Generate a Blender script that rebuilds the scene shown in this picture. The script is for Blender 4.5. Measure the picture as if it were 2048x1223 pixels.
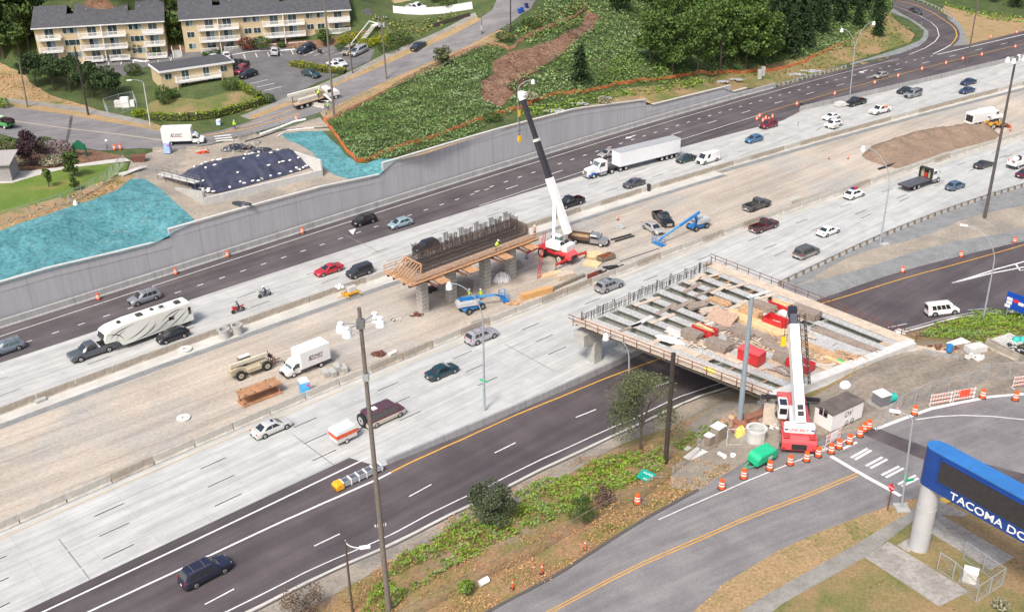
import bpy, bmesh, math, random
import numpy as np
from mathutils import Vector, Matrix
rnd = random.Random(7)
for o in list(bpy.data.objects): bpy.data.objects.remove(o)
SC = bpy.context.scene; COL = SC.collection
# ---------------- camera
IW, IH, F = 2048.0, 1223.0, 2045.69
CX, CY, CH = IW/2, IH/2, 67.97
_d = np.array([1087.10-CX, 4663.8-CY, F]); _d /= np.linalg.norm(_d)
_Y = np.array([0,0,1.])-_d*_d[2]; _Y /= np.linalg.norm(_Y)
_X = np.cross(_d,_Y); _X = _X if _X[0]>0 else -_X
RC = np.array([_X,_Y,-_d])                       # rows: world axes in camera space (x right, y down, z forward)
cam = bpy.data.objects.new('camera', bpy.data.cameras.new('camera')); COL.objects.link(cam)
r_, u_, b_ = RC[:,0], -RC[:,1], -RC[:,2]
cam.matrix_world = Matrix(((r_[0],u_[0],b_[0],0),(r_[1],u_[1],b_[1],0),(r_[2],u_[2],b_[2],CH),(0,0,0,1)))
cam.data.sensor_width = 36; cam.data.lens = 36*F/IW; cam.data.clip_end = 6000; cam.data.clip_start = 1
SC.camera = cam
# ---------------- light: bright overcast
SUN_EL, SUN_AZ = 52, 205
w = bpy.data.worlds.new('World'); SC.world = w; w.use_nodes = True
nt = w.node_tree; bg = nt.nodes['Background']
sky = nt.nodes.new('ShaderNodeTexSky'); sky.sky_type = 'NISHITA'; sky.sun_disc = False
sky.sun_elevation = math.radians(SUN_EL); sky.sun_rotation = math.radians(SUN_AZ)
sky.air_density = 1.0; sky.dust_density = 6.0; sky.ozone_density = 1.0
nt.links.new(sky.outputs[0], bg.inputs[0]); bg.inputs[1].default_value = 0.118
sl = bpy.data.lights.new('sun','SUN'); so = bpy.data.objects.new('sun', sl); COL.objects.link(so)
sl.energy = 2.1; sl.angle = math.radians(11); sl.color = (1,.96,.9)
_a = math.radians(SUN_AZ)
sd = Vector((math.sin(_a)*math.cos(math.radians(SUN_EL)), math.cos(_a)*math.cos(math.radians(SUN_EL)), math.sin(math.radians(SUN_EL))))
so.rotation_euler = sd.to_track_quat('Z','Y').to_euler(); so.location = (0,0,200)
SC.view_settings.view_transform = 'Standard'; SC.view_settings.look = 'None'
SC.view_settings.exposure = 0.5; SC.view_settings.gamma = 1
SC.render.resolution_x = 1024; SC.render.resolution_y = 611
# ---------------- pixel <-> world
ANG = math.radians(41.5); CA, SA = math.cos(ANG), math.sin(ANG)
def P(px, py, z=0.0):
 v = RC @ np.array([px-CX, py-CY, F]); t = (z-CH)/v[2]
 return np.array([v[0]*t, v[1]*t, z])
def UV(p): return (p[0]*CA+p[1]*SA, -p[0]*SA+p[1]*CA)
def XY(u, v): return (u*CA-v*SA, u*SA+v*CA)
def PU(px, py, z=0.0): return UV(P(px,py,z))
def hz(px, py, xy):
 """height seen at pixel above the ground point xy"""
 v = RC @ np.array([px-CX, py-CY, F]); s = math.hypot(xy[0],xy[1])/math.hypot(v[0],v[1]); return CH+v[2]*s
class Line:
 """a traced line along the highway: v as a function of u, smooth"""
 def __init__(s, pts, z=0.0, deg=3, uv=False):
  q = np.array([PU(x,y,z) if not uv else (x,y) for x,y in pts]); s.u0, s.u1 = q[:,0].min(), q[:,0].max()
  s.c = np.polyfit((q[:,0]-100)/100, q[:,1], min(deg, len(q)-1)); s.d = np.polyder(s.c)
 def v(s, u):
  uc = min(max(u, s.u0), s.u1); t = (uc-100)/100
  return float(np.polyval(s.c, t) + np.polyval(s.d, t)*(u-uc)/100)
 def pts(s, a, b, step=6.0, off=0.0):
  n = max(2, int((b-a)/step)+1); return [XY(u, s.v(u)+off) for u in np.linspace(a,b,n)]
L_toe = Line([(0,657),(100,626.4),(340,550.8),(490,502),(640,452.9),(1100,306.7),(1291,250),(1300,247.4),(1476.6,195.4),(1545,177.8)])
L_white = Line([(100,640.5),(340,560),(640,462.7),(1100,316),(1319,250),(1496,196),(1700,143.4),(1818,112.9)])
L_inner = Line([(1100,365),(1169,342),(1400,267.7),(1508,233.7)], deg=2)
L_pav = Line([(0,725),(350,610),(700,498),(926,420),(1100,372),(1363.5,295.6),(1400,284.6),(1518,253)])
L_org = Line([(1512,230.8),(1648,191.4),(1797,149),(1922.8,117.8),(2048,88.3)], deg=2)
L_fb2 = Line([(1549,232.7),(1648,209),(1700,201),(1918.9,146),(2048,115.8)], deg=2)      # far side parapet of the carriageway
L_out = Line([(1930.6,86.4),(2048,62.8)], deg=1)
L_far = Line([(0,828),(175,764),(314,707),(418,676),(1123,434),(1256,394),(1400,350),(1552,304),(2048,170)])   # jersey barrier foot, far carriageway
L_s1 = Line([(20.6,818),(212.5,750),(1133.9,429.6),(1306,370.7),(1400,347),(1700,257),(2048,165)])
L_s2 = Line([(0,850),(72,821),(272,749),(1188,429.6),(1400,364),(1556,316.8)])
L_s3 = Line([(1556,308),(1800,240),(2048,176)], deg=2)
L_near = Line([(0,1065.6),(290.5,941),(492,849.6),(693,768),(851.5,702),(990,645.6),(1124,592),(1350,511.6),(1459,467.7),(1614,411.8),(1775.6,358),(1863.9,327.6),(1997,286.4),(2048,273.6)])
L_dark = Line([(135.4,1179.8),(300,1102),(400,1054.8),(716.8,906.5)], deg=2)
L_g1 = Line([(178.6,1179.8),(300,1123),(400,1075.4),(731.8,916.8)], deg=2)
ZR = -0.55
L_wall = Line([(761.7,935),(800,917),(964.5,841),(1140,773),(1280,717),(1512,587),(1681,510)], deg=3)
L_rail = Line([(1681,512),(1830.5,447),(1930.6,410),(2048,373)], deg=2)
L_yel = Line([(290.5,1179.8),(540,1060),(778.8,952),(1005.7,847.5),(1164,779.6),(1314,722),(1640.6,609),(1771,566.8),(2048,490)], z=ZR, deg=4)
L_e1 = Line([(460,1222.5),(800,1057),(937,989.4),(1140,892),(1253,840),(1353,797.8),(1435,766.8),(1810.7,656.7),(2048,617.5)], z=ZR, deg=3)
L_e2 = Line([(509.5,1222.5),(800,1082),(952,1004),(1160,904),(1248,861),(1322,830),(1456,777),(1815,662),(2048,624)], z=ZR, deg=3)
L_rgt = Line([(1626,604),(1830,535.7),(2048,483)], z=ZR, deg=2)
# ---------------- terrain height maps
GS = 3.0; GX0, GY0, GNX, GNY = -300.0, 0.0, 250, 220
class HM:
 def __init__(s, Z): s.Z = Z
 def __call__(s, x, y):
  gx = min(max((x-GX0)/GS, 0), GNX-1.001); gy = min(max((y-GY0)/GS, 0), GNY-1.001)
  i, j = int(gx), int(gy); a, b = gx-i, gy-j; Z = s.Z
  z00, z10, z01, z11 = Z[j,i], Z[j,i+1], Z[j+1,i], Z[j+1,i+1]
  return float(z00 + a*(z10-z00) + b*(z11-z10)) if a >= b else float(z00 + b*(z01-z00) + a*(z11-z01))
def rbf(ctrl, pw=8.0):
 q = np.array([P(a,b,z) if len(c)==3 else (a,b,z) for c in ctrl for a,b,z in [c[:3]]])
 ph = lambda d: np.sqrt(d*d+pw*pw)
 D = np.hypot(q[:,None,0]-q[None,:,0], q[:,None,1]-q[None,:,1]); n = len(q)
 A = np.zeros((n+1,n+1)); A[:n,:n] = ph(D)+np.eye(n)*-0.02; A[:n,n] = 1; A[n,:n] = 1
 c = np.linalg.solve(A, np.append(q[:,2],0))
 X, Y = np.meshgrid(GX0+GS*np.arange(GNX), GY0+GS*np.arange(GNY)); Z = np.full(X.shape, c[n])
 for k in range(n): Z += c[k]*ph(np.hypot(X-q[k,0], Y-q[k,1]))
 return X, Y, Z
def sst(t): t = np.clip(t,0,1); return t*t*(3-2*t)
# low side: freeway at 0, bank and street rising towards the camera and right
CL = [(0,1200,0),(400,1000,0),(700,900,0),(900,830,-.2),(1130,740,-.2),(1300,650,-.1),(1500,560,0),(1700,490,0),(1900,420,0),(2048,370,0),(300,1200,-.1)]
CL += [(800,930,ZR),(1000,860,ZR),(1164,790,ZR),(1314,730,ZR),(1500,690,ZR),(1640,612,ZR),(1771,570,ZR),(2048,495,ZR),(600,1060,-.3),(500,1150,-.3),
 (400,1240,-.3),(509,1230,-.3),(800,1085,ZR),(952,1006,ZR),(1160,904,ZR),(1300,842,ZR),(1456,779,ZR),(1600,735,ZR),(1815,664,ZR),(2048,626,ZR),(1900,600,ZR),(1400,750,ZR),
 (1250,800,ZR),(1100,880,ZR),(900,1000,ZR),(700,1100,ZR)]
CL += [(1560,822,5.6),(1630,778,5.7),(1700,742,5.8),(1790,700,5.8),(1850,720,5.8),(1960,690,5.8),(2048,690,5.8),(1990,650,3.5),(1870,668,1.2),(1940,640,.8),
 (1500,850,4.2),(1440,840,2.2),(1400,850,1.6),(1380,820,.3),(1560,905,6.0),(1500,900,5.4),(1420,920,4.6),(1330,940,3.6),(1200,960,1.8),(1250,900,.9),
 (1100,1010,1.5),(1000,1050,1.2),(900,1100,1.2),(800,1150,1.2),(700,1200,1.0),
 (1000,1223,3.8),(1100,1160,4.3),(1200,1090,4.9),(1300,1030,5.3),(1400,975,5.6),(1470,940,5.8),(900,1223,2.4),(800,1240,1.6),
 (1700,900,6.0),(1800,850,6.0),(2000,850,6.1),(1600,1000,6.0),(1400,1100,5.8),(1200,1223,5.2),(1500,1223,6.0),(1700,1100,6.2),(1800,1000,6.2),(2000,1000,6.2),(2000,1200,6.3),(1800,1223,6.3),
 (1700,800,5.9),(1900,780,6.0)]
X_, Y_, ZL = rbf(CL, 4.0)
U_ = X_*CA+Y_*SA; V_ = -X_*SA+Y_*CA
def lv(L, U):
 uc = np.clip(U, L.u0, L.u1); t=(uc-100)/100; return np.polyval(L.c,t)+np.polyval(L.d,t)*(U-uc)/100
VW = np.where(U_<52, lv(L_dark,U_)-3, np.where(U_<122, lv(L_wall,U_), lv(L_rail,U_)-1.5))
ZL = ZL*sst((VW-V_)/3.5); ZL = np.clip(ZL, -1.2, 8); TL = HM(ZL)
# up side: behind the retaining wall
CU = [(0,558,6.3),(170,516,6.3),(338,470,6.3),(345,452,7.6),(500,412,7.6),(650,368,7.6),(765,344,7.4),(770,318,8.6),(1000,254,8.3),(1150,210,7.6),(1290,194,6.2),(1380,186,4.6),(1460,168,3.0),(1540,168,.6),
 (0,455,9.6),(130,410,9.4),(250,360,8.8),(60,425,9.6),(100,370,9.8),(0,400,9.9),(150,300,9.4),(0,300,9.8),
 (0,250,9.6),(150,250,9.2),(330,285,8.6),(480,235,9.3),(560,225,9.6),(690,180,11.3),(837,98,15.2),(1000,20,20.5),(1060,-10,22),
 (330,340,8.2),(420,400,7.8),(600,360,7.8),(500,300,8.4),(640,300,8.4),(700,330,8.2),(600,270,8.6),
 (650,240,9.6),(800,160,12.2),(900,220,9.8),(820,290,9),(1000,180,10.9),(1000,100,14.8),(1150,40,15.8),(1150,150,10.3),(1300,120,9.2),(1250,190,7.6),(1400,150,5),
 (0,190,11),(50,150,12),(150,210,10),(0,100,14),(150,170,11.2),(100,120,13),(330,112,13.4),(500,104,14),(700,84,15),(450,125,13),(620,130,13.4),(650,160,12.4),(560,190,11),
 (370,195,11.6),(300,215,10.4),(430,215,10.6),(100,40,17),(30,20,22),(350,20,17),(200,118,13.6),(280,112,13.6),(430,105,13.7),(560,98,13.8),(640,92,13.9),(200,135,13.5),(260,60,15),(520,50,15.5),(400,130,13.3),(770,10,19),(860,50,17.8),(900,-20,22),(640,-30,24),(200,-60,32),(600,-90,32),
 (1500,50,8.5),(1500,130,3.5),(1600,0,10),(1700,50,4.5),(1640,110,1.5),(1750,60,3.2),(1800,70,2.2),(1300,30,14),(1200,-30,19),(1500,-60,16),(1700,-30,9),
 (1877,72,.9),(1840,32,2.0),(1785,8,4.0),(1750,-20,6),(1912,70,.7),(1883,35,1.4),(1844,14,2.8),(1950,70,.3),(1960,40,.7),(2048,50,.3),(2048,0,2),(1900,0,2.6),(2000,-40,6),(1800,-60,9)]
for x,y,z in ((-250,200,12),(-250,330,26),(-100,480,60),(100,560,66),(250,600,50),(330,400,4),(0,420,46),(-200,450,50),(-280,100,10),(430,400,4),(430,630,50)): CU.append((x,y,z,1))
_,_,ZU = rbf(CU, 6.0)
VBU = list(range(-400,222,6))+[222,235,250,262,280,299,320,360,800]
VBV = [L_toe.v(q) for q in VBU[:-9]]+[L_toe.v(219)+.2]+[L_white.v(q)+2.5 for q in (235,250,262)]+[138.2]+[L_out.v(q) for q in (299,320,360,800)]
VB = np.interp(U_, VBU, VBV)
ZU = np.where(U_>205, ZU*sst((V_-VB)/14)*np.clip(1,0,1), ZU); ZU = np.where(U_>205, np.clip(ZU,0,90), np.clip(ZU,0,90));
def onwall(px, py, off=1.3):
 lo, hi = -1., 20.
 for _ in range(40):
  z = (lo+hi)/2; u, v = PU(px,py,z)
  if v > np.interp(u, VBU, VBV)+off: lo = z
  else: hi = z
 return u, z
secs = [[(-60,581),(0,563),(100,534),(220,506),(340,476.4)],[(341.5,456.5),(490,414),(600,384),(640,373),(767,346.5)],[(768,324.6),(900,285),(1000,256),(1150,217),(1293,198.2)],[(1293.5,211.3),(1380,190),(1462,170)],[(1462.5,183.6),(1494,174.8)]]
WT = [onwall(*p) for s_ in secs for p in s_]; WTU = [q[0] for q in WT]+[219]; WTZ = [q[1]-.3 for q in WT]+[.3]
_wz = np.interp(U_, WTU, WTZ); _k = sst((V_-VB-2.0)/11)
ZU = np.where(U_<219, _wz*(1-_k)+ZU*_k, ZU)
TU = HM(ZU)
def G(px, py, T=None, h=0.0):
 """where the line of sight through a pixel meets the ground (h above it)"""
 T = T or TL
 v = RC @ np.array([px-CX, py-CY, F]); t = 25.0/np.linalg.norm(v); pt = None; n = np.linalg.norm(v)
 t = 40/n; dt = 1.5/n; last = None
 while t*n < 900:
  x, y, z = v[0]*t, v[1]*t, CH+v[2]*t; g = z-T(x,y)-h
  if g <= 0:
   if last is None: break
   a = last/(last-g); t = t-dt+a*dt; break
  last = g; t += dt
 x, y = v[0]*t, v[1]*t
 return np.array([x, y, T(x,y)])
def gh(p, T=None): return (T or TL)(p[0], p[1])
# ---------------- mesh helpers
class MB:
 def __init__(s): s.v = []; s.f = []; s.m = []; s.k = 0
 def mat(s, k): s.k = k; return s
 def add(s, vs, fs):
  n = len(s.v); s.v += [tuple(p) for p in vs]; s.f += [tuple(i+n for i in f) for f in fs]; s.m += [s.k]*len(fs); return s
 def box(s, x0,y0,z0,x1,y1,z1):
  return s.add([(x0,y0,z0),(x1,y0,z0),(x1,y1,z0),(x0,y1,z0),(x0,y0,z1),(x1,y0,z1),(x1,y1,z1),(x0,y1,z1)],
   [(3,2,1,0),(4,5,6,7),(0,1,5,4),(1,2,6,5),(2,3,7,6),(3,0,4,7)])
 def cb(s, c, d, rz=0, ry=0):
  n = len(s.v); s.box(-d[0]/2,-d[1]/2,-d[2]/2,d[0]/2,d[1]/2,d[2]/2)
  R = Matrix.Rotation(rz,3,'Z') @ Matrix.Rotation(ry,3,'Y')
  for i in range(n, len(s.v)): q = R @ Vector(s.v[i]); s.v[i] = (q[0]+c[0], q[1]+c[1], q[2]+c[2])
  return s
 def bar(s, a, b, w, h=None, up=(0,0,1)):
  a, b = Vector(a), Vector(b); h = h or w; d = (b-a)
  if d.length < 1e-6: return s
  d.normalize(); U = Vector(up);
  if abs(d.dot(U)) > .99: U = Vector((1,0,0))
  X = d.cross(U).normalized()*w/2; Y = X.cross(d).normalized()*h/2
  vs = [a-X-Y,a+X-Y,a+X+Y,a-X+Y,b-X-Y,b+X-Y,b+X+Y,b-X+Y]
  return s.add(vs, [(3,2,1,0),(4,5,6,7),(0,1,5,4),(1,2,6,5),(2,3,7,6),(3,0,4,7)])
 def cyl(s, a, b, r, r2=None, n=12, caps=True):
  a, b = Vector(a), Vector(b); r2 = r if r2 is None else r2; d = (b-a).normalized()
  U = Vector((0,0,1)) if abs(d.z) < .95 else Vector((1,0,0)); X = d.cross(U).normalized(); Y = d.cross(X)
  vs = []
  for c, q in ((a,r),(b,r2)): vs += [c+(X*math.cos(2*math.pi*i/n)+Y*math.sin(2*math.pi*i/n))*q for i in range(n)]
  fs = [(i,(i+1)%n,n+(i+1)%n,n+i) for i in range(n)]
  if caps: fs += [tuple(range(n-1,-1,-1)), tuple(range(n,2*n))]
  return s.add(vs, fs)
 def tube(s, pts, r, n=8, r1=None):
  for i in range(len(pts)-1):
   q0 = r if r1 is None else r+(r1-r)*i/(len(pts)-1); q1 = r if r1 is None else r+(r1-r)*(i+1)/(len(pts)-1)
   s.cyl(pts[i], pts[i+1], q0, q1, n)
  return s
 def prism(s, poly, y0, y1, axis='y'):
  n = len(poly)
  f = {'y': lambda p,t:(p[0],t,p[1]), 'x': lambda p,t:(t,p[0],p[1]), 'z': lambda p,t:(p[0],p[1],t)}[axis]
  vs = [f(p,y0) for p in poly]+[f(p,y1) for p in poly]
  return s.add(vs, [tuple(range(n)), tuple(range(2*n-1,n-1,-1))]+[(i,n+i,n+(i+1)%n,(i+1)%n) for i in range(n)])
 def loft(s, rings, caps=True):
  n = len(rings[0]); vs = [p for r in rings for p in r]; fs = []
  for k in range(len(rings)-1):
   for i in range(n): fs.append((k*n+i, k*n+(i+1)%n, (k+1)*n+(i+1)%n, (k+1)*n+i))
  if caps: fs += [tuple(range(n-1,-1,-1)), tuple(range((len(rings)-1)*n, len(rings)*n))]
  return s.add(vs, fs)
 def sph(s, c, r, n=10, m=6, sc=(1,1,1), z0=-1.0):
  rings = []
  for j in range(m+1):
   t = math.asin(z0)+(math.pi/2-math.asin(z0))*j/m; rr = max(math.cos(t),.001)*r
   rings.append([(c[0]+rr*math.cos(2*math.pi*i/n)*sc[0], c[1]+rr*math.sin(2*math.pi*i/n)*sc[1], c[2]+math.sin(t)*r*sc[2]) for i in range(n)])
  return s.loft(rings)
 def build(s, name, mats, parent=None, bev=0, smooth=0, fix=True):
  me = bpy.data.meshes.new(name); me.from_pydata([tuple(map(float,p)) for p in s.v], [], s.f)
  mats = mats if isinstance(mats,(list,tuple)) else [mats]
  for m in mats: me.materials.append(m)
  if len(mats) > 1: me.polygons.foreach_set('material_index', s.m)
  if fix or bev:
   bm = bmesh.new(); bm.from_mesh(me)
   if bev:
    bmesh.ops.remove_doubles(bm, verts=bm.verts, dist=1e-5)
    es = [e for e in bm.edges if len(e.link_faces)==2 and e.calc_face_angle(0) > .5]
    bmesh.ops.bevel(bm, geom=es, offset=bev, segments=2, affect='EDGES', clamp_overlap=True)
   bmesh.ops.recalc_face_normals(bm, faces=bm.faces); bm.to_mesh(me); bm.free()
  if smooth:
   me.polygons.foreach_set('use_smooth', [True]*len(me.polygons)); me.set_sharp_from_angle(angle=math.radians(smooth))
  me.update(); o = bpy.data.objects.new(name, me); COL.objects.link(o)
  if parent is not None: o.parent = parent
  return o
def tag(o, label=None, cat=None, group=None, kind=None):
 if label: o['label'] = label
 if cat: o['category'] = cat
 if group: o['group'] = group
 if kind: o['kind'] = kind
 return o
def empty(name, loc, rz=0, label=None, cat=None, group=None):
 o = bpy.data.objects.new(name, None); COL.objects.link(o); o.location = tuple(map(float,loc)); o.rotation_euler = (0,0,rz); o.empty_display_size=.3
 return tag(o, label, cat, group)
def put(o, loc, rz=0): o.location = tuple(map(float,loc)); o.rotation_euler = (0,0,rz); return o
_kids = {}
def copy_tree(src, parent=None):
 c = src.copy(); COL.objects.link(c)
 if parent is not None: c.parent = parent
 for ch in [o for o in src.children]: copy_tree(ch, c)
 return c
def head(a, b): return math.atan2(b[1]-a[1], b[0]-a[0])
# ---------------- materials
def newmat(name):
 m = bpy.data.materials.new(name); m.use_nodes = True; return m, m.node_tree, m.node_tree.nodes['Principled BSDF']
def ramp_mix(nt, fac, cols, pos=None):
 r = nt.nodes.new('ShaderNodeValToRGB'); e = r.color_ramp.elements
 n = len(cols); pos = pos or [i/(n-1) for i in range(n)]
 while len(e) < n: e.new(.5)
 for i in range(n): e[i].position = pos[i]; e[i].color = (*cols[i],1)
 nt.links.new(fac, r.inputs[0]); return r.outputs[0]
def noise(nt, vec, scale, detail=4, rough=.6):
 n = nt.nodes.new('ShaderNodeTexNoise'); n.inputs['Scale'].default_value = scale; n.inputs['Detail'].default_value = detail; n.inputs['Roughness'].default_value = rough
 nt.links.new(vec, n.inputs['Vector']); return n.outputs['Fac']
def mapping(nt, vec, rot=0, sc=(1,1,1), loc=(0,0,0)):
 m = nt.nodes.new('ShaderNodeMapping'); m.vector_type = 'TEXTURE'; m.inputs['Rotation'].default_value = (0,0,-rot); m.inputs['Scale'].default_value = tuple(1/q for q in sc); m.inputs['Location'].default_value = loc
 nt.links.new(vec, m.inputs[0]); return m.outputs[0]
def mix(nt, a, b, fac, mode='MIX'):
 m = nt.nodes.new('ShaderNodeMix'); m.data_type = 'RGBA'; m.blend_type = mode
 for s, v in ((0,fac),(6,a),(7,b)):
  if hasattr(v,'links') or hasattr(v,'is_linked'): nt.links.new(v, m.inputs[s])
  else: m.inputs[s].default_value = v if s==0 else (*v,1)
 return m.outputs[2]
_M = {}
def M(rgb, rough=.5, metal=0.0, var=.12, scale=3.0, bump=0.0, coat=0.0, name=None):
 key = (tuple(rgb),rough,metal,var,scale,bump,coat)
 if key in _M: return _M[key]
 m, nt, b = newmat(name or 'paint'); geo = nt.nodes.new('ShaderNodeTexCoord'); f = noise(nt, geo.outputs['Object'], scale, 5, .65)
 lo = tuple(max(0,c*(1-var)) for c in rgb); hi = tuple(min(1,c*(1+var)) for c in rgb)
 nt.links.new(ramp_mix(nt, f, [lo,hi], [.3,.7]), b.inputs['Base Color'])
 b.inputs['Roughness'].default_value = rough; b.inputs['Metallic'].default_value = metal; b.inputs['Coat Weight'].default_value = coat
 if bump:
  bp = nt.nodes.new('ShaderNodeBump'); bp.inputs['Strength'].default_value = bump; bp.inputs['Distance'].default_value = .05
  nt.links.new(noise(nt, geo.outputs['Object'], scale*6, 5), bp.inputs['Height']); nt.links.new(bp.outputs[0], b.inputs['Normal'])
 _M[key] = m; return m
def ground_mat(name, c1, c2, s=.15, fine=3.0, fvar=.25, streak=None, sdir=-ANG, samt=.25, bump=.3, rough=.9, c3=None, s3=.05, t3=(.5,.6), rut=0):
 m, nt, b = newmat(name); g = nt.nodes.new('ShaderNodeNewGeometry'); pos = g.outputs['Position']
 col = ramp_mix(nt, noise(nt, pos, s, 6, .6), [c1,c2], [.38,.62])
 if c3: col = mix(nt, col, c3, ramp_mix(nt, noise(nt, pos, s3, 5, .65), [(0,0,0),(1,1,1)], list(t3)))
 if streak:
  mp = mapping(nt, pos, sdir, streak); f = noise(nt, mp, 1.0, 5, .6)
  col = mix(nt, col, ramp_mix(nt, f, [(1-samt,)*3,(1+samt*.0,)*3], [.35,.65]), 1.0, 'MULTIPLY')
 if rut: col = mix(nt, col, ramp_mix(nt, noise(nt, mapping(nt, pos, sdir+.06, (.03,2.6,1)), 1.0, 3, .5), [(1-rut,1-rut,1-rut)]+[(1,1,1)]*2, [.36,.46,1]), 1.0, 'MULTIPLY')
 f2 = noise(nt, pos, fine, 6, .7)
 col = mix(nt, col, ramp_mix(nt, f2, [(1-fvar,)*3,(1,)*3], [.3,.6]), 1.0, 'MULTIPLY')
 nt.links.new(col, b.inputs['Base Color']); b.inputs['Roughness'].default_value = rough
 if bump:
  bp = nt.nodes.new('ShaderNodeBump'); bp.inputs['Strength'].default_value = bump; bp.inputs['Distance'].default_value = .15
  nt.links.new(f2, bp.inputs['Height']); nt.links.new(bp.outputs[0], b.inputs['Normal'])
 return m
def concrete_road(name, base, dark, joints=True):
 m, nt, b = newmat(name); g = nt.nodes.new('ShaderNodeNewGeometry'); pos = g.outputs['Position']; mp = mapping(nt, pos, -ANG)
 f = noise(nt, mapping(nt, pos, -ANG, (.06,.9,1)), 1.0, 6, .62)
 col = ramp_mix(nt, f, [dark, base], [.32,.62])
 f1 = noise(nt, mapping(nt, pos, -ANG, (.35,.5,1)), 1.0, 4, .6)
 col = mix(nt, col, ramp_mix(nt, f1, [(.86,.87,.88),(1,1,1)], [.35,.6]), 1.0, 'MULTIPLY')
 f4 = noise(nt, mapping(nt, pos, -ANG, (.02,3.2,1)), 1.0, 3, .5)
 col = mix(nt, col, ramp_mix(nt, f4, [(.88,.88,.87),(1,1,1)], [.40,.56]), 1.0, 'MULTIPLY')
 if joints:
  br = nt.nodes.new('ShaderNodeTexBrick'); br.offset = 0; br.inputs['Scale'].default_value = 1; br.inputs['Brick Width'].default_value = 5.5; br.inputs['Row Height'].default_value = 3.66
  br.inputs['Mortar Size'].default_value = .035; br.inputs['Mortar Smooth'].default_value = .3
  br.inputs['Color1'].default_value = (1,1,1,1); br.inputs['Color2'].default_value = (.93,.935,.94,1); br.inputs['Mortar'].default_value = (.82,.82,.81,1)
  nt.links.new(mp, br.inputs['Vector']); col = mix(nt, col, br.outputs['Color'], 1.0, 'MULTIPLY')
 f3 = noise(nt, pos, 4.0, 5, .7); col = mix(nt, col, ramp_mix(nt, f3, [(.9,.9,.9),(1,1,1)], [.3,.6]), 1.0, 'MULTIPLY')
 nt.links.new(col, b.inputs['Base Color']); b.inputs['Roughness'].default_value = .8
 return m
MT = {}
MT['conc_near'] = concrete_road('concrete_pavement', (.58,.59,.58), (.46,.465,.455))
MT['conc_far'] = concrete_road('concrete_pavement_worn', (.57,.575,.56), (.45,.45,.435))
MT['conc_new'] = ground_mat('new_concrete', (.62,.61,.57), (.52,.51,.47), .3, 3, .12, (.05,1.2,1), samt=.12, bump=.05)
MT['asph'] = ground_mat('dark_asphalt', (.098,.083,.090), (.145,.126,.132), .12, 6, .25, (.015,.7,1), samt=.36, bump=.1, rough=.8)
MT['asph_new'] = ground_mat('fresh_asphalt', (.092,.077,.084), (.135,.115,.123), .12, 6, .2, (.015,.6,1), samt=.34, bump=.1, rough=.75)
MT['asph_old'] = ground_mat('old_asphalt', (.215,.205,.213), (.275,.265,.268), .25, 5, .25, (.06,.9,1), samt=.25, bump=.1, rough=.85, sdir=-.45)
MT['asph_lot'] = ground_mat('parking_asphalt', (.12,.12,.125), (.165,.16,.162), .3, 5, .2, bump=.05)
MT['dirt'] = ground_mat('packed_dirt', (.62,.54,.45), (.50,.44,.375), .07, 2.0, .24, rut=.16, streak=(.035,.45,1), samt=.26, bump=.6, c3=(.47,.455,.42), s3=.04, t3=(.47,.6))
MT['dirt_lite'] = ground_mat('pale_dirt', (.43,.37,.30), (.33,.29,.24), .15, 2.5, .35, bump=.5, c3=(.27,.25,.22), s3=.12, t3=(.5,.62))
MT['dirt_dark'] = ground_mat('trampled_dirt', (.41,.345,.275), (.31,.27,.22), .2, 2.0, .4, (.08,.6,1), sdir=-.5, samt=.35, bump=.6)
MT['gravel'] = ground_mat('grey_gravel', (.235,.245,.25), (.30,.31,.315), .5, 5, .5, bump=.5)
MT['straw'] = ground_mat('dry_grass', (.45,.30,.16), (.36,.27,.13), .35, 3.5, .5, bump=.7, c3=(.17,.19,.05), s3=.18, t3=(.56,.68))
MT['grass'] = ground_mat('lawn', (.115,.20,.022), (.17,.235,.04), .25, 4, .35, bump=.4, c3=(.28,.235,.07), s3=.14, t3=(.55,.68))
MT['grassdry'] = ground_mat('dry_lawn', (.13,.165,.04), (.27,.215,.09), .16, 4, .4, bump=.5, c3=(.34,.23,.12), s3=.11, t3=(.45,.6))
MT['weeds'] = ground_mat('weedy_bank', (.42,.25,.135), (.25,.22,.07), .3, 3, .5, bump=.8, c3=(.36,.29,.21), s3=.12, t3=(.52,.66))
MT['brushfloor'] = ground_mat('bank_soil', (.055,.095,.022), (.10,.13,.04), .3, 2, .5, bump=.8)
MT['bark'] = ground_mat('bark_mulch', (.19,.10,.062), (.30,.175,.11), .35, 1.6, .7, bump=1.0, c3=(.36,.26,.17), s3=.1, t3=(.6,.7))
MT['teal'] = ground_mat('hydroseed', (.07,.25,.285), (.125,.36,.40), .35, 1.7, .62, bump=1.0, c3=(.19,.36,.36), s3=.6, t3=(.56,.72))
MT['walk'] = ground_mat('old_sidewalk', (.235,.225,.205), (.31,.30,.275), .5, 4, .25, bump=.1)
MT['slab'] = ground_mat('weathered_slab', (.30,.275,.25), (.40,.38,.35), .5, 2.5, .4, bump=.1)
MT['pile'] = ground_mat('sand', (.25,.18,.13), (.29,.21,.15), .3, 1.5, .35, bump=.5)
MT['white'] = ground_mat('road_paint_white', (.78,.78,.78), (.66,.66,.66), 1.5, 8, .2, bump=0)
MT['whitefaint'] = ground_mat('road_paint_worn', (.66,.66,.64), (.56,.56,.545), 1.5, 8, .2, bump=0)
MT['black'] = ground_mat('road_paint_black', (.05,.05,.055), (.09,.09,.09), 1.5, 8, .2, bump=0)
MT['yellow'] = ground_mat('road_paint_yellow', (.72,.38,.06), (.60,.33,.07), 1.5, 8, .25, bump=0)
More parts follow.
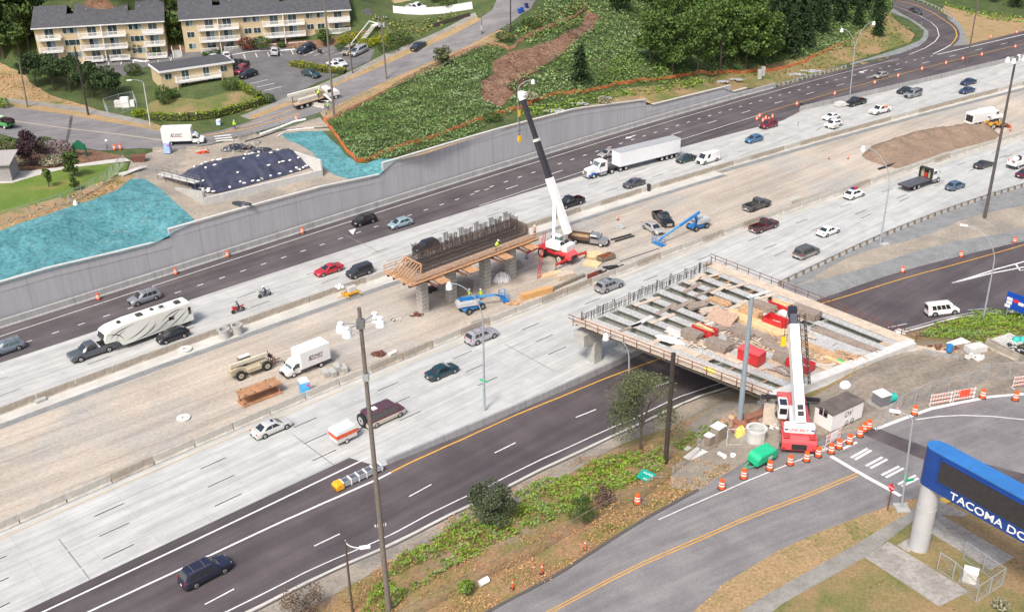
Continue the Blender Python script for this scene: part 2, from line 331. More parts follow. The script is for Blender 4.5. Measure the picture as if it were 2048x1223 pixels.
MT['paleyel'] = ground_mat('road_paint_old_yellow', (.60,.50,.33), (.55,.48,.36), 1.5, 8, .25, bump=0)
# ---------------- sheets
def sheet(name, poly, T=None, off=.0, mat=None, kind='structure', flat=False, merge=None, parent=None, hfun=None):
 """flat or draped sheet from a world xy outline; cut on the grid of the height map so it lies exactly on it"""
 bm = bmesh.new()
 polys = poly if isinstance(poly[0][0], (tuple,list,np.ndarray)) else [poly]
 for q in polys:
  vs = [bm.verts.new((float(p[0]),float(p[1]),0)) for p in q]
  try: f = bm.faces.new(vs)
  except ValueError: continue
 bmesh.ops.triangulate(bm, faces=bm.faces[:])
 if not flat:
  xs = [v.co.x for v in bm.verts]; ys = [v.co.y for v in bm.verts]; ds = [v.co.x-v.co.y for v in bm.verts]
  def cuts(lo, hi, base, no):
   k0 = math.ceil((lo-base)/GS+1e-6); k1 = math.floor((hi-base)/GS-1e-6)
   for k in range(k0, k1+1):
    co = (base+k*GS,0,0) if no[0] and not no[1] else ((0,base+k*GS,0) if not no[0] else (base+k*GS,0,0))
    bmesh.ops.bisect_plane(bm, geom=bm.verts[:]+bm.edges[:]+bm.faces[:], plane_co=co, plane_no=no, dist=1e-4)
  cuts(min(xs),max(xs),GX0,(1,0,0)); cuts(min(ys),max(ys),GY0,(0,1,0)); cuts(min(ds),max(ds),GX0-GY0,(1,-1,0))
 for v in bm.verts:
  v.co.z = off + (0 if flat else (T or TL)(v.co.x, v.co.y)) + (hfun(v.co.x,v.co.y) if hfun else 0)
 for f in bm.faces:
  if f.normal.z < 0: f.normal_flip()
 bm.normal_update()
 for f in bm.faces:
  if f.normal.z < 0: f.normal_flip()
  f.smooth = True
 me = bpy.data.meshes.new(name); bm.to_mesh(me); bm.free(); me.materials.append(mat)
 o = bpy.data.objects.new(name, me); COL.objects.link(o)
 if parent is not None: o.parent = parent
 if kind: o['kind'] = kind
 return o
def pix(poly, T=None): return [tuple(G(x,y,T)[:2]) for x,y in poly]
def strip(path, w):
 """outline of a strip of width w round a world xy path"""
 L, R = [], []
 for i, p in enumerate(path):
  a = np.array(path[max(i-1,0)][:2]); b = np.array(path[min(i+1,len(path)-1)][:2]); d = (b-a)/max(np.linalg.norm(b-a),1e-9); n = np.array([-d[1],d[0]])*w/2
  p = np.array(p[:2]); L.append(tuple(p+n)); R.append(tuple(p-n))
 return [[L[i],L[i+1],R[i+1],R[i]] for i in range(len(L)-1)]
def band(LA, LB, a, b, step=6, oa=0, ob=0):
 return LA.pts(a,b,step,oa) + LB.pts(a,b,step,ob)[::-1]
# ================= ground
def vB(u): return float(np.interp(u, VBU, VBV))
def grid_mesh(name, Z, keep, mat, off):
 J, I = np.meshgrid(np.arange(GNY-1), np.arange(GNX-1), indexing='ij'); k = keep[:-1,:-1]&keep[1:,:-1]&keep[:-1,1:]&keep[1:,1:]
 J, I = J[k], I[k]; a = J*GNX+I; b = a+1; c = a+GNX; d = c+1
 fs = np.concatenate([np.stack([a,b,d],1), np.stack([a,d,c],1)])
 used, inv = np.unique(fs, return_inverse=True); fs = inv.reshape(-1,3)
 V = np.stack([X_.ravel(), Y_.ravel(), Z.ravel()+off],1)[used]
 me = bpy.data.meshes.new(name); me.vertices.add(len(V)); me.vertices.foreach_set('co', V.ravel())
 me.loops.add(fs.size); me.loops.foreach_set('vertex_index', fs.ravel().astype(np.int32)); me.polygons.add(len(fs))
 me.polygons.foreach_set('loop_start', np.arange(0,fs.size,3,dtype=np.int32)); me.polygons.foreach_set('use_smooth', np.ones(len(fs),bool))
 me.update(calc_edges=True); me.validate(); me.materials.append(mat); o = bpy.data.objects.new(name, me); COL.objects.link(o); o['kind'] = 'structure'; return o
VBn = VB
grid_mesh('ground', ZL, V_ < VBn+2.5, MT['weeds'], -.02)
grid_mesh('hillside', ZU, V_ > VBn+1.2, MT['brushfloor'], -.02)
_e = [(XY(u, vB(u)+(1.3 if u<215 else 0.0)), XY(u, vB(u)+7.0)) for u in np.linspace(-60,420,120)]
sheet('hillside_edge', [[_e[i][0],_e[i+1][0],_e[i+1][1],_e[i][1]] for i in range(len(_e)-1)], TU, -.03, MT['brushfloor'])
bm = MB(); bm.add([(-4000,-2000,-3),(4000,-2000,-3),(4000,5000,-3),(-4000,5000,-3)],[(0,1,2,3)]); tag(bm.build('far_ground', MT['brushfloor']), kind='structure')
# --- freeway surfaces
U0, U1 = -45, 330
us = list(np.linspace(U0,U1,64))
sheet('freeway_asphalt', [XY(u, vB(u)) for u in us if u<400] + (L_pav.pts(U0,196)+L_fb2.pts(206,U1))[::-1], TL, .02, MT['asph'])
farc = L_pav.pts(U0,196)+[XY(206,L_fb2.v(206)-.3)]+L_fb2.pts(212,U1,6,-.3)
sheet('freeway_concrete', farc + L_far.pts(U0,U1)[::-1], TL, .024, MT['conc_far'])
sheet('median_dirt', band(L_far, L_near, U0, U1), TL, .012, MT['dirt'])
sheet('median_path', band(L_s1, L_s2, U0, 157.5), TL, .16, MT['conc_new'])
sheet('median_path', band(L_s1, L_s3, 157.5, U1), TL, .16, MT['conc_new'])
sheet('gravel_edge', band(L_s2, L_s2, U0, 157.5, oa=.05, ob=-1.0), TL, .03, MT['gravel'])
sheet('gravel_edge', band(L_s3, L_s3, 157.5, U1, oa=.05, ob=-1.3), TL, .03, MT['gravel'])
mb = MB()
for L,a,b in ((L_s2,U0,157.5),(L_s3,157.5,U1),(L_s1,U0,U1)):
 q = L.pts(a,b)
 for i in range(len(q)-1): mb.add([(*q[i],0),(*q[i+1],0),(*q[i+1],.16),(*q[i],.16)],[(0,1,2,3)])
tag(mb.build('median_path_edge', MT['conc_new']), kind='structure')
nearc = L_near.pts(U0,U1)
low = L_dark.pts(U0,50)+[XY(51.5,L_wall.v(52)-.05)]+L_wall.pts(53,122)+L_rail.pts(124,U1)
sheet('freeway_concrete', nearc+low[::-1], TL, .02, MT['conc_near'])
darkp = L_dark.pts(U0,50)+[XY(51.5,L_wall.v(52)-.05)]+L_wall.pts(53,117)+L_rgt.pts(121,U1)
sheet('collector_road', darkp + [XY(u, L_e2.v(u)-.5) for u in np.linspace(U1,U0,64)], TL, .014, MT['asph_new'])
sheet('gravel_edge', [XY(u, L_e2.v(u)-.45) for u in np.linspace(U0,100,30)]+[XY(u, L_e2.v(u)-2.6-1.2*math.sin(u*.13)**2) for u in np.linspace(100,U0,60)], TL, .02, MT['dirt_lite'])
# right hand bank between carriageway and ramp
rail = L_rail.pts(124,U1); rg = L_rgt.pts(121,U1)
sheet('bank_dirt', [L_wall.pts(112,120)[0]]+rail+rg[::-1], TL, .01, MT['dirt_lite'])
def w1(u): return L_rail.v(u)-.3-min(max((u-124)*.09,0.9),9)-.6*math.sin(u*.21)
sheet('gravel_shoulder', [XY(u,L_rail.v(u)) for u in np.linspace(118,U1,70)]+[XY(u,w1(u)) for u in np.linspace(U1,118,90)], TL, .03, MT['gravel'])
sheet('gravel_shoulder', [XY(u,L_rgt.v(u)) for u in np.linspace(112,U1,70)]+[XY(u,L_rgt.v(u)+4.2+.5*math.sin(u*.17)) for u in np.linspace(U1,112,90)], TL, .035, MT['gravel'])
# --- markings
def mark(name, path, w, mat, T=None, off=.05, flat=False): return sheet(name, strip(path, w), T, off, mat, flat=flat)
def dashes(L, u0, u1, step, ln, w, mat, name='lane_dash_marking', off=.05, dv=0, T=None):
 polys = []
 u = u0
 while u < u1:
  q = [XY(u,L.v(u)+dv), XY(u+ln,L.v(u+ln)+dv)]; polys += strip(q, w); u += step
 return sheet(name, polys, T, off, mat)
mark('edge_line_marking', [XY(u,L_white.v(u)) for u in np.linspace(U0,268,60)], .16, MT['white'])
mark('edge_line_marking', L_inner.pts(112,197), .16, MT['white'])
mark('edge_line_marking', L_org.pts(196,U1), .18, MT['yellow'])
mark('edge_line_marking', L_g1.pts(U0,51.5), .24, MT['white'])
mark('edge_line_marking', [XY(u,L_yel.v(u)) for u in np.linspace(U0,52,20)], .24, MT['white'], off=.045)
mark('edge_line_marking', [XY(u,L_yel.v(u)) for u in np.linspace(52,U1,80)], .18, MT['yellow'], off=.045)
mark('edge_line_marking', [XY(u,L_e1.v(u)) for u in np.linspace(U0,U1,80)], .17, MT['white'], off=.045)
mark('edge_line_marking', L_near.pts(U0,U1,6,-.9), .22, MT['paleyel'])
DL = Line([(817,990),(993,908),(1147,836),(1243,790),(1885,637),(2048,605)], z=ZR, deg=2);
dashes(DL, PU(393,1193,ZR)[0]-12.19, 300, 12.19, 3.1, .17, MT['white'])
DD = Line([(50.8,685.8),(206,633.4),(349,586),(393,571.8),(564,515),(640.7,492.4),(1100,336)], deg=2)
dashes(DD, PU(50.8,685.8)[0]-3.73*14, 120, 3.73, 1.0, .2, MT['white'])
D2 = Line([(1154,315),(1237,288),(1330,260),(1377,246),(1420,233),(1466,218),(1510,204),(1600,179),(1650,165),(1730,145),(1864,112.9)], deg=2)
dashes(D2, 116, 283, 3.73, 1.1, .25, MT['white'])
D3 = Line([(1170,326),(1352,266),(1420,246),(1493,223),(1562,205),(1624,187),(1685,168),(1750,152),(1797,138),(1850,125),(1901,113),(1950,101),(1990,93),(2030,83)], deg=2)
dashes(D3, PU(1415,247.5)[0]-12.19*5, 320, 12.19, 3.2, .2, MT['white'])
l1 = Line([(400.5,937.3),(585.6,856),(754,782.5),(904.9,717.8),(1044,659),(1177,606),(1300,557),(1407,515.8),(1513,475.6),(1611,440)])
l2 = Line([(416,973.6),(611,886),(933,742.8),(1081,680),(1446,529.5),(1541,493)])
l3 = Line([(429,1012),(626,921),(801,840),(962.6,767.6),(1096.6,709)],deg=2)
for L, x0, y0 in ((l1,400.5,937.3),(l2,416,973.6),(l3,429,1012)):
 us0 = PU(x0,y0)[0]; us0 -= 12.19*5
 dashes(L, us0, U1, 12.19, 3.2, .13, MT['black'], off=.046)
 dashes(L, us0-3.4, U1, 12.19, 3.2, .13, MT['whitefaint'], off=.046)
fl = Line([(330,720),(700,590),(1100,440),(1500,318)], deg=1)
for fr in (.34,.67):
 vv = lambda u, fr=fr: (L_pav.v(u) if u<196 else L_fb2.v(u))*(1-fr)+L_far.v(u)*fr
 class _L: v = staticmethod(vv)
 dashes(_L, 12, U1, 12.19, 3.2, .12, MT['black'], off=.046, name='lane_dash_marking')
 dashes(_L, 9, U1, 12.19, 3.0, .12, MT['whitefaint'], off=.046)
# transverse joint across the near carriageway
for a,b in (((585,868),(668,930)),((118,1078),(180,1158)),((1010,688),(1108,742)),((690,470),(760,505))):
 p,q = P(*a),P(*b); mark('pavement_joint', [p[:2],q[:2]], .12, MT['gravel'], off=.03)
# gore chevrons, arrows
def pm(name, pts, w, mat, z=ZR, off=.045, T=None): return mark(name, [tuple(G(x,y,T)[:2]) for x,y in pts], w, mat, T, off)
pm('gore_line_marking', [(1904,566),(1980,547),(2048,534)], .3, MT['white']); pm('gore_line_marking', [(1904,566),(1990,539),(2060,520)], .3, MT['white']); pm('gore_line_marking', [(2032,529),(2040,541),(2060,539)], .3, MT['white'])
def arrow(px,py,L=3.6,flip=1):
 p = P(px,py); u,v = UV(p); s=flip
 q = [(u,v),(u+s*1.5,v+.75),(u+s*1.5,v+.25),(u+s*L,v+.35),(u+s*L,v+.0),(u+s*1.5,v-.2),(u+s*1.5,v-.7)]
 sheet('arrow_marking', [XY(*t) for t in q], TL, .05, MT['white'])
arrow(1250,278); arrow(1718,146,4.2)
sheet('arrow_marking', [XY(*PU(x,y)) for x,y in ((697,461),(712,457),(706,470))], TL, .05, MT['white'])
# --- near street
curbL = [(900,1262),(977,1223),(1060,1179),(1130,1140),(1211,1087),(1293.6,1036),(1396.5,980),(1500,919),(1560,905),(1640,880),(1700,862),(1750,858),(1805,836),(1861,817.6),(1981,792),(2048,785.5),(2130,776)]
curbR = [(2130,1010),(1960,1012),(1870,1000),(1827,997),(1733,1027),(1640,1063),(1561.9,1097.8),(1450,1165),(1386.5,1223),(1320,1262)]
STREET = pix(curbL+curbR)
sheet('street', STREET, TL, .03, MT['asph_old'])
sheet('tar_patch', pix([(1724,868),(1752,855),(1850,893),(1960,925),(2060,950),(2060,975),(1960,952),(1850,920)]), TL, .036, MT['asph_new'])
mark('street_line_marking', pix([(1317.5,1039),(1348,1025),(1450,981),(1560,935),(1647,901),(1720,868)]), .14, MT['white'], off=.045)
for dy in (-3,3):
 mark('street_line_marking', pix([(1060,1243+dy),(1100,1223+dy),(1211,1164+dy),(1285,1127+dy),(1400,1077+dy),(1500,1033.5+dy),(1620,988+dy),(1715.8,948+dy)]), .13, MT['yellow'], off=.045)
mark('stop_line_marking', pix([(1661.5,911.7),(1802,991.7)]), .5, MT['white'], off=.045)
C2 = lambda x,y: (1348+x/2.338, 700+y/2.338)
for a,b in (((827,503),(905,460)),((845,512),(922,468)),((897,542),(975,500)),((918,552),(997,510)),((970,585),(1053,543)),((990,595),(1073,552)),((1048,628),(1130,585)),((1065,637),(1143,598)),((775,468),(855,430))):
 mark('crosswalk_bar_marking', pix([C2(*a),C2(*b)]), .3, MT['white'], off=.045)
mark('painted_arc_marking', pix([C2(940,370),C2(1060,325),C2(1200,275),C2(1340,245),C2(1480,218),C2(1637,205)]), .45, MT['white'], off=.045)
mark('painted_arc_marking', pix([C2(1130,325),C2(1240,310),C2(1350,305),C2(1480,309),C2(1637,325)]), .16, MT['white'], off=.045)
sheet('verge_grass', pix([(1900,1002),(1827,997),(1733,1027),(1640,1063),(1561.9,1097.8),(1450,1165),(1386.5,1223),(1320,1262),(1430,1262),(1482,1223),(1527.6,1192),(1673,1110.6),(1810,1029),(1850,1015)]), TL, .05, MT['straw'])
sheet('sidewalk', pix([(1430,1262),(1482,1223),(1527.6,1192),(1673,1110.6),(1810,1029),(1850,1000),(1868,1000),(1835,1036),(1728.7,1115),(1562,1209),(1500,1262)]), TL, .06, MT['walk'])
sheet('corner_pavement', pix([(1850,1004),(1870,996),(1938,1029),(1925,1034),(1868,1028),(1835,1030)]), TL, .07, MT['slab'])
sheet('tactile_pad', pix([(1878,998),(1893,994),(1906,1002),(1890,1008)]), TL, .08, M((.62,.42,.06),.7))
sheet('lawn', pix([(1500,1262),(1562,1209),(1728.7,1115),(1835,1036),(1868,1028),(1925,1034),(1960,1012),(2150,1010),(2150,1262)]), TL, .045, MT['grassdry'])
sheet('pavement_slab', pix([(1728.7,1115),(1775.7,1082.8),(1938,1183),(1878,1213)]), TL, .075, MT['slab'])
sheet('pavement_slab', pix([(1857,1040),(1878,1027),(2028,1115),(1981,1140.5),(1857,1063.6)]), TL, .075, MT['slab'])
sheet('yard_dirt', pix([(1556,832),(1630,790),(1700,752),(1775,708),(1810,690),(1850,700),(1900,700),(1960,690),(2100,700),(2130,775),(2048,786),(1981,792),(1861,818),(1805,836),(1750,858),(1700,862),(1640,880),(1575,905)]), TL, .02, MT['dirt_dark'])
sheet('work_yard', pix([(1400,905),(1380,850),(1440,805),(1500,795),(1560,835),(1575,905),(1500,917.5),(1396.5,983),(1340,975),(1345,930)]), TL, .02, MT['dirt_lite'])
# kerb along the left of the street
q = [G(x,y) for x,y in curbL[:7]]; mb = MB()
for i in range(len(q)-1): mb.bar(q[i]+np.array([0,0,.06]), q[i+1]+np.array([0,0,.06]), .3,.2)
tag(mb.build('street_kerb', M((.09,.085,.08),.9)), kind='structure')
# kerb along the collector road
mb = MB(); q = [XY(u, L_e2.v(u)) for u in np.linspace(U0,U1,90)]
for i in range(len(q)-1): mb.bar((*q[i],TL(*q[i])+.05),(*q[i+1],TL(*q[i+1])+.05),.32,.16)
tag(mb.build('road_kerb', MT['conc_new']), kind='structure')
# --- upper side surfaces
def up(name, poly, mat, off): return sheet(name, pix(poly,TU), TU, off, MT[mat])
wt = [(340,478),(250,500),(170,520),(85,541),(0,562),(-80,582)]
def wallv(poly):   # pixel polygon; points given as ('w',u) sit on the wall line
 out = []
 for p in poly:
  out.append(XY(p[1], vB(p[1])+1.1) if p[0]=='w' else tuple(G(p[0],p[1],TU)[:2]))
 return out
def upw(name, poly, mat, off): return sheet(name, wallv(poly), TU, off, MT[mat])
W = lambda a,b,n=8: [('w',float(u)) for u in np.linspace(a,b,n)]
upw('hydroseeded_bank', [(-80,490),(0,462),(60,441),(130,417),(185,400),(235,380),(262,358),(290,358),(320,377),(350,405),(388,438)]+W(63,5,10), 'teal', .05)
up('dry_verge', [(-80,450),(0,430),(60,412),(130,392),(200,365),(255,345),(275,352),(262,358),(235,380),(185,400),(130,417),(60,441),(0,462),(-80,490)], 'straw', .04)
up('park_lawn', [(-80,380),(0,368),(25,364),(90,345),(140,334),(210,328),(258,326),(250,345),(200,365),(130,392),(60,412),(0,430),(-80,450)], 'grass', .04)
up('park_path', [(-80,350),(0,343),(60,342),(120,335),(200,322),(250,316),(262,322),(210,328),(140,336),(90,347),(25,366),(-80,372)], 'conc_new', .05)
up('park_beds', [(-80,300),(0,282),(60,290),(130,300),(180,300),(250,312),(250,316),(200,322),(120,335),(60,342),(-80,352)], 'bark', .035)
upw('site_dirt', [(262,358),(255,345),(262,322),(300,305),(330,300),(420,291),(480,275),(560,260),(620,240),(640,235),(655,250),(660,262),(600,263),(562,268),(575,280),(600,290),(625,305),(640,330),(668,350),(700,358)]+W(105,63,8)+[(388,438),(350,405),(320,377),(290,358)], 'dirt_lite', .03)
upw('hydroseeded_bank', [(562,268),(600,264),(645,262),(668,285),(690,310),(712,325),(745,322),(782,318)]+W(108,98,4)+[(700,358),(668,350),(640,330),(625,305),(600,290),(575,280)], 'teal', .05)
ST_U = [(-80,205),(0,211),(60,219),(150,232),(250,250),(330,265),(390,271),(440,262),(500,243),(560,216),(600,202),(650,180),(700,158),(800,115),(880,80),(950,44),(985,20),(1000,-12)]
ST_D = [(1090,-12),(1062,18),(1020,48),(940,90),(830,138),(760,168),(700,197),(650,222),(600,238),(560,250),(470,275),(420,290),(330,300),(280,297),(200,302),(140,292),(60,285),(0,268),(-80,255)]
up('hill_street', ST_U+ST_D, 'asph_old', .06)
mark('street_line_marking', pix([(-60,230),(0,238),(150,259),(250,271),(330,282),(400,283)],TU), .25, MT['paleyel'], TU, .08)
mark('street_line_marking', pix([(455,262),(560,229),(640,202),(590,222)][:3],TU), .2, MT['yellow'], TU, .08)
sheet('tar_patch', pix([(140,232),(146,233),(136,286),(130,285)],TU), TU, .07, MT['asph_new'])
up('dry_verge', [(-80,110),(0,125),(45,145),(60,165),(100,190),(150,205),(210,225),(280,238),(330,255),(390,268),(390,271),(330,265),(250,250),(150,232),(60,219),(0,211),(-80,205)], 'straw', .03)
up('hill_sidewalk', [(-80,186),(0,195),(90,205),(180,217),(240,230),(300,243),(290,250),(235,238),(170,226),(90,213),(0,203),(-80,195)], 'walk', .05)
up('dry_verge', [(500,232),(560,210),(600,197),(680,163),(770,118),(880,70),(950,35),(965,38),(880,82),(800,117),(700,160),(650,182),(600,204),(560,218),(505,240)], 'straw', .075)
up('hill_sidewalk', [(480,232),(560,200),(600,187),(680,153),(770,108),(880,62),(950,25),(955,35),(880,72),(770,120),(680,165),(600,199),(500,240)], 'walk', .05)
up('parking_lot', [(140,135),(160,121),(340,104),(560,95),(640,96),(690,85),(750,100),(740,122),(700,140),(650,160),(600,182),(565,200),(535,205),(510,182),(470,150),(455,120),(330,125),(290,135),(250,152),(200,150)], 'asph_lot', .04)
up('planting_bed', [(150,120),(340,104),(560,94),(700,80),(740,60),(330,86),(70,100)], 'bark', .03)
up('apartment_lawn', [(290,222),(300,205),(330,196),(400,200),(460,184),(500,182),(520,190),(530,200),(500,222),(400,232),(300,235)], 'grassdry', .035)
up('cleared_slope', [(1200,30),(1172,22),(1160,55),(1110,80),(1060,96),(1020,104),(985,125),(985,150),(960,165),(965,200),(1000,215),(1030,190),(1010,175),(1075,140),(1120,112),(1150,85),(1185,60)], 'bark', .03)
up('cleared_slope', [(640,225),(700,192),(830,133),(940,86),(1000,60),(1035,72),(950,95),(870,140),(760,185),(690,222),(650,242)], 'straw', .045)
upw('dry_verge', [(790,322),(850,308),(950,275),(1040,248),(1090,235),(1200,205),(1280,190)]+W(178,112,12), 'straw', .04)
upw('verge_grass', [(1280,190),(1200,205),(1240,175),(1340,168),(1440,150),(1540,128),(1620,112),(1690,80),(1780,30),(1800,48),(1830,70),(1820,85),(1760,105),(1700,125),(1640,145)]+W(224,178,8), 'grassdry', .04)
RL = [(1780,8),(1786,17.7),(1812,30),(1830.5,42),(1848,52),(1856,62),(1857,72),(1852,82),(1838,93),(1815,103),(1780,114)]
RR = [(1870,98),(1892,95),(1912,91),(1918,80),(1920,68),(1912,52),(1893,34),(1868,18),(1840,6),(1800,-6),(1790,-10)]
def edge_w(a,b,n): return [XY(u,vB(u)-.05) for u in np.linspace(a,b,n)]
uA, uB = PU(1736,122)[0], PU(1925,88)[0]
ramp = pix(RL,TU)+[XY(u,vB(u)-.1) for u in np.linspace(uA+4,uB,14)]+pix(RR,TU)
sheet('exit_ramp', ramp, TU, .055, MT['asph'])
sheet('ramp_shoulder', pix([(1786,17),(1830,42),(1856,62),(1857,72),(1852,82),(1838,93),(1800,108),(1740,121),(1700,131),(1700,127),(1760,110),(1810,94),(1838,82),(1846,74),(1848,62),(1840,55),(1815,38),(1780,24)],TU), TU, .06, MT['gravel'])
sheet('ramp_shoulder', pix([(1893,34),(1912,52),(1920,68),(1918,80),(1905,93),(1935,90),(1932,70),(1925,55),(1912,42)],TU), TU, .06, MT['gravel'])
sheet('dry_verge', pix([(1880,22),(1912,42),(1925,55),(1932,70),(1935,90),(2048,62),(2090,50),(2090,40),(1990,35),(1930,22),(1890,12)],TU), TU, .045, MT['straw'])
mark('edge_line_marking', pix([(1785,11),(1812,21),(1840,32.4),(1862,45),(1874,57),(1878,72.6),(1870,84),(1850,97),(1818,110)],TU), .2, MT['white'], TU, .09)
mark('edge_line_marking', pix([(1789,0),(1818,7),(1844,15.7),(1866,26),(1884,38),(1902,50),(1911,60.8),(1914,72),(1908,83),(1901,91)],TU), .3, MT['yellow'], TU, .09)
for a in ([(1901,91),(1885,100),(1866,109)],[(1873.7,110),(1935,96),(2048,69.7)]):
 mark('gore_line_marking', [tuple(P(x,y)[:2]) for x,y in a], .35, MT['white'], lambda x,y: max(TU(x,y),0), .1)
# ================= walls, barriers, bridge
def wallmat(name, base, joint=9.1, fin=True, amt=.08):
 m, nt, b = newmat(name); g = nt.nodes.new('ShaderNodeNewGeometry'); pos = g.outputs['Position']; mp = mapping(nt, pos, -ANG)
 f = noise(nt, mapping(nt, pos, -ANG, (.5,.5,.08)), 1.0, 6, .65); lo = tuple(c*(1-amt*1.3) for c in base)
 col = ramp_mix(nt, f, [lo, base], [.35,.62])
 f2 = noise(nt, mapping(nt, pos, -ANG, (2.2,.5,.06)), 1.0, 4, .6)
 col = mix(nt, col, ramp_mix(nt, f2, [(1-amt,)*3,(1,)*3], [.38,.55]), 1.0, 'MULTIPLY')
 sx = nt.nodes.new('ShaderNodeSeparateXYZ'); nt.links.new(mp, sx.inputs[0])
 mth = nt.nodes.new('ShaderNodeMath'); mth.operation = 'PINGPONG'; mth.inputs[1].default_value = joint/2; nt.links.new(sx.outputs[0], mth.inputs[0])
 col = mix(nt, col, ramp_mix(nt, mth.outputs[0], [(.55,)*3,(1,)*3], [.02,.05]), 1.0, 'MULTIPLY')
 nt.links.new(col, b.inputs['Base Color']); b.inputs['Roughness'].default_value = .85
 if fin:
  wv = nt.nodes.new('ShaderNodeTexWave'); wv.inputs['Scale'].default_value = 1.3; wv.inputs['Distortion'].default_value = .6; wv.bands_direction = 'X'
  nt.links.new(mp, wv.inputs[0]); bp = nt.nodes.new('ShaderNodeBump'); bp.inputs['Strength'].default_value = .05; bp.inputs['Distance'].default_value = .03
  nt.links.new(wv.outputs['Fac'], bp.inputs['Height']); nt.links.new(bp.outputs[0], b.inputs['Normal'])
 return m
MT['wall'] = wallmat('wall_concrete', (.47,.47,.49)); MT['wall2'] = wallmat('wall_band', (.49,.49,.51), amt=.07)
MT['barr'] = wallmat('barrier_concrete', (.40,.40,.40), 14, False, .15); MT['barrW'] = M((.47,.445,.40),.85,var=.2,scale=1.2); MT['barrOld'] = M((.35,.31,.26),.9,var=.35,scale=1.0)
MT['conc'] = M((.42,.42,.40),.85,var=.16,scale=1.0,name='concrete'); MT['concW'] = M((.58,.58,.56),.8,var=.12,scale=1.2,name='pale_concrete')
wall = empty('retaining_wall', (0,0,0), 0, 'long grey concrete retaining wall with stepped top beside the far carriageway', 'wall')
lastu = None; mbA, mbB, mbC = MB(), MB(), MB()
for s in secs:
 q = [onwall(*p) for p in s]
 if lastu is not None: q[0] = (lastu, q[0][1])
 if s is secs[0]: q = [(U0, q[0][1])]+q
 lastu = q[-1][0]
 un = [a for a,_ in q]; zn = [b for _,b in q]; us = sorted(set(list(np.arange(un[0],un[-1],4.))+[un[-1]]+un))
 for a, b in zip(us[:-1], us[1:]):
  if b-a < .01: continue
  za, zb = np.interp(a,un,zn), np.interp(b,un,zn)
  pa, pb = [XY(a, vB(a)+o) for o in (1.26,1.3,1.75,1.22)], [XY(b, vB(b)+o) for o in (1.26,1.3,1.75,1.22)]
  k = 1.55
  def seg(mb, i, j, z0a,z0b,z1a,z1b):
   vs = [(*pa[i],z0a),(*pb[i],z0b),(*pb[j],z0b),(*pa[j],z0a),(*pa[i],z1a),(*pb[i],z1b),(*pb[j],z1b),(*pa[j],z1a)]
   mb.add(vs, [(3,2,1,0),(4,5,6,7),(0,1,5,4),(1,2,6,5),(2,3,7,6),(3,0,4,7)])
  seg(mbA, 1,2, -.5,-.5, max(za-k,.2),max(zb-k,.2)); seg(mbB, 0,2, max(za-k,.2),max(zb-k,.2), za-.12,zb-.12); seg(mbC, 3,2, za-.12,zb-.12, za,zb)
mbA.build('wall_face', MT['wall'], wall); mbB.build('wall_band', MT['wall2'], wall); mbC.build('coping', MT['concW'], wall)
def ribbon(name, L, a, b, prof, mat, step=3., z=0., zf=None, label=None, cat='wall', parent=None):
 """long extruded profile [(dv,z)...] following a line"""
 n = max(2,int((b-a)/step)+1); rings = []
 for u in np.linspace(a,b,n):
  v0 = L(u); rings.append([(*XY(u,v0+dv), (zf(u) if zf else z)+zz) for dv,zz in prof])
 o = MB().loft(rings).build(name, mat, parent)
 if label: tag(o, label, cat)
 return o
JER = [(0,-.3),(.0,.08),(.14,.25),(.22,1.07),(.5,1.07),(.5,-.3)]
ribbon('roadside_barrier', vB, U0, 219, [(0,-.3),(0,.1),(.18,.3),(.25,1.1),(.75,1.1),(.75,-.3)], MT['barr'], label='continuous low concrete barrier along the foot of the far retaining wall', cat='barrier')
ribbon('parapet', L_fb2.v, 205.5, U1, [(-.35,-.3),(-.3,1.15),(-.05,1.15),(.15,.25),(.2,-.3)], MT['barr'], label='pale concrete parapet dividing the exit lanes from the far carriageway', cat='barrier')
zp = lambda u: float(np.interp(u,[52,62,110,124],[.55,.85,.85,.7]))
ribbon('parapet', L_wall.v, 52.5, 121, [(-.14,-1.4),(-.05,0),(.0,0),(.25,0),(.25,-1.4)], wallmat('parapet_concrete',(.36,.365,.38),12,False,.12), zf=zp, label='grey concrete edge wall between the near carriageway and the lower dark road', cat='barrier')
# jersey barrier blocks, each one a thing
def jersey(mat, ln):
 prof = [(-.3,0),(-.3,.08),(-.14,.28),(-.1,1.08),(.1,1.08),(.14,.28),(.3,.08),(.3,0)]
 return MB().loft([[(-ln/2+.07,y,z) for y,z in prof],[(ln/2-.07,y,z) for y,z in prof]]).build('concrete_barrier', mat, bev=.02)
def row(L, a, b, ln, dv, mats, label, grp, jit=.03):
 protos = {}
 u = a; i = 0
 while u < b:
  k = rnd.choice(mats); um = u+ln/2; p, q = XY(u, L.v(u)+dv), XY(u+ln, L.v(u+ln)+dv)
  if k not in protos: o = protos[k] = jersey(MT[k], ln)
  else: o = protos[k].copy(); COL.objects.link(o)
  put(o, ((p[0]+q[0])/2+rnd.uniform(-jit,jit), (p[1]+q[1])/2, .02), head(p,q)+rnd.uniform(-.006,.006)); tag(o, label, 'barrier', grp); u += ln; i += 1
row(L_far, 8, 300, 5.0, -.35, ['barrOld','barrOld','barrOld','barrW'], 'brown stained concrete block in the barrier row beside the far carriageway', 'stained concrete barrier blocks of the far row')
row(L_near, 8, 270, 5.0, .35, ['barrW','barrW','barrW','barrOld'], 'pale concrete block in the barrier row beside the near carriageway', 'pale concrete barrier blocks of the near row')
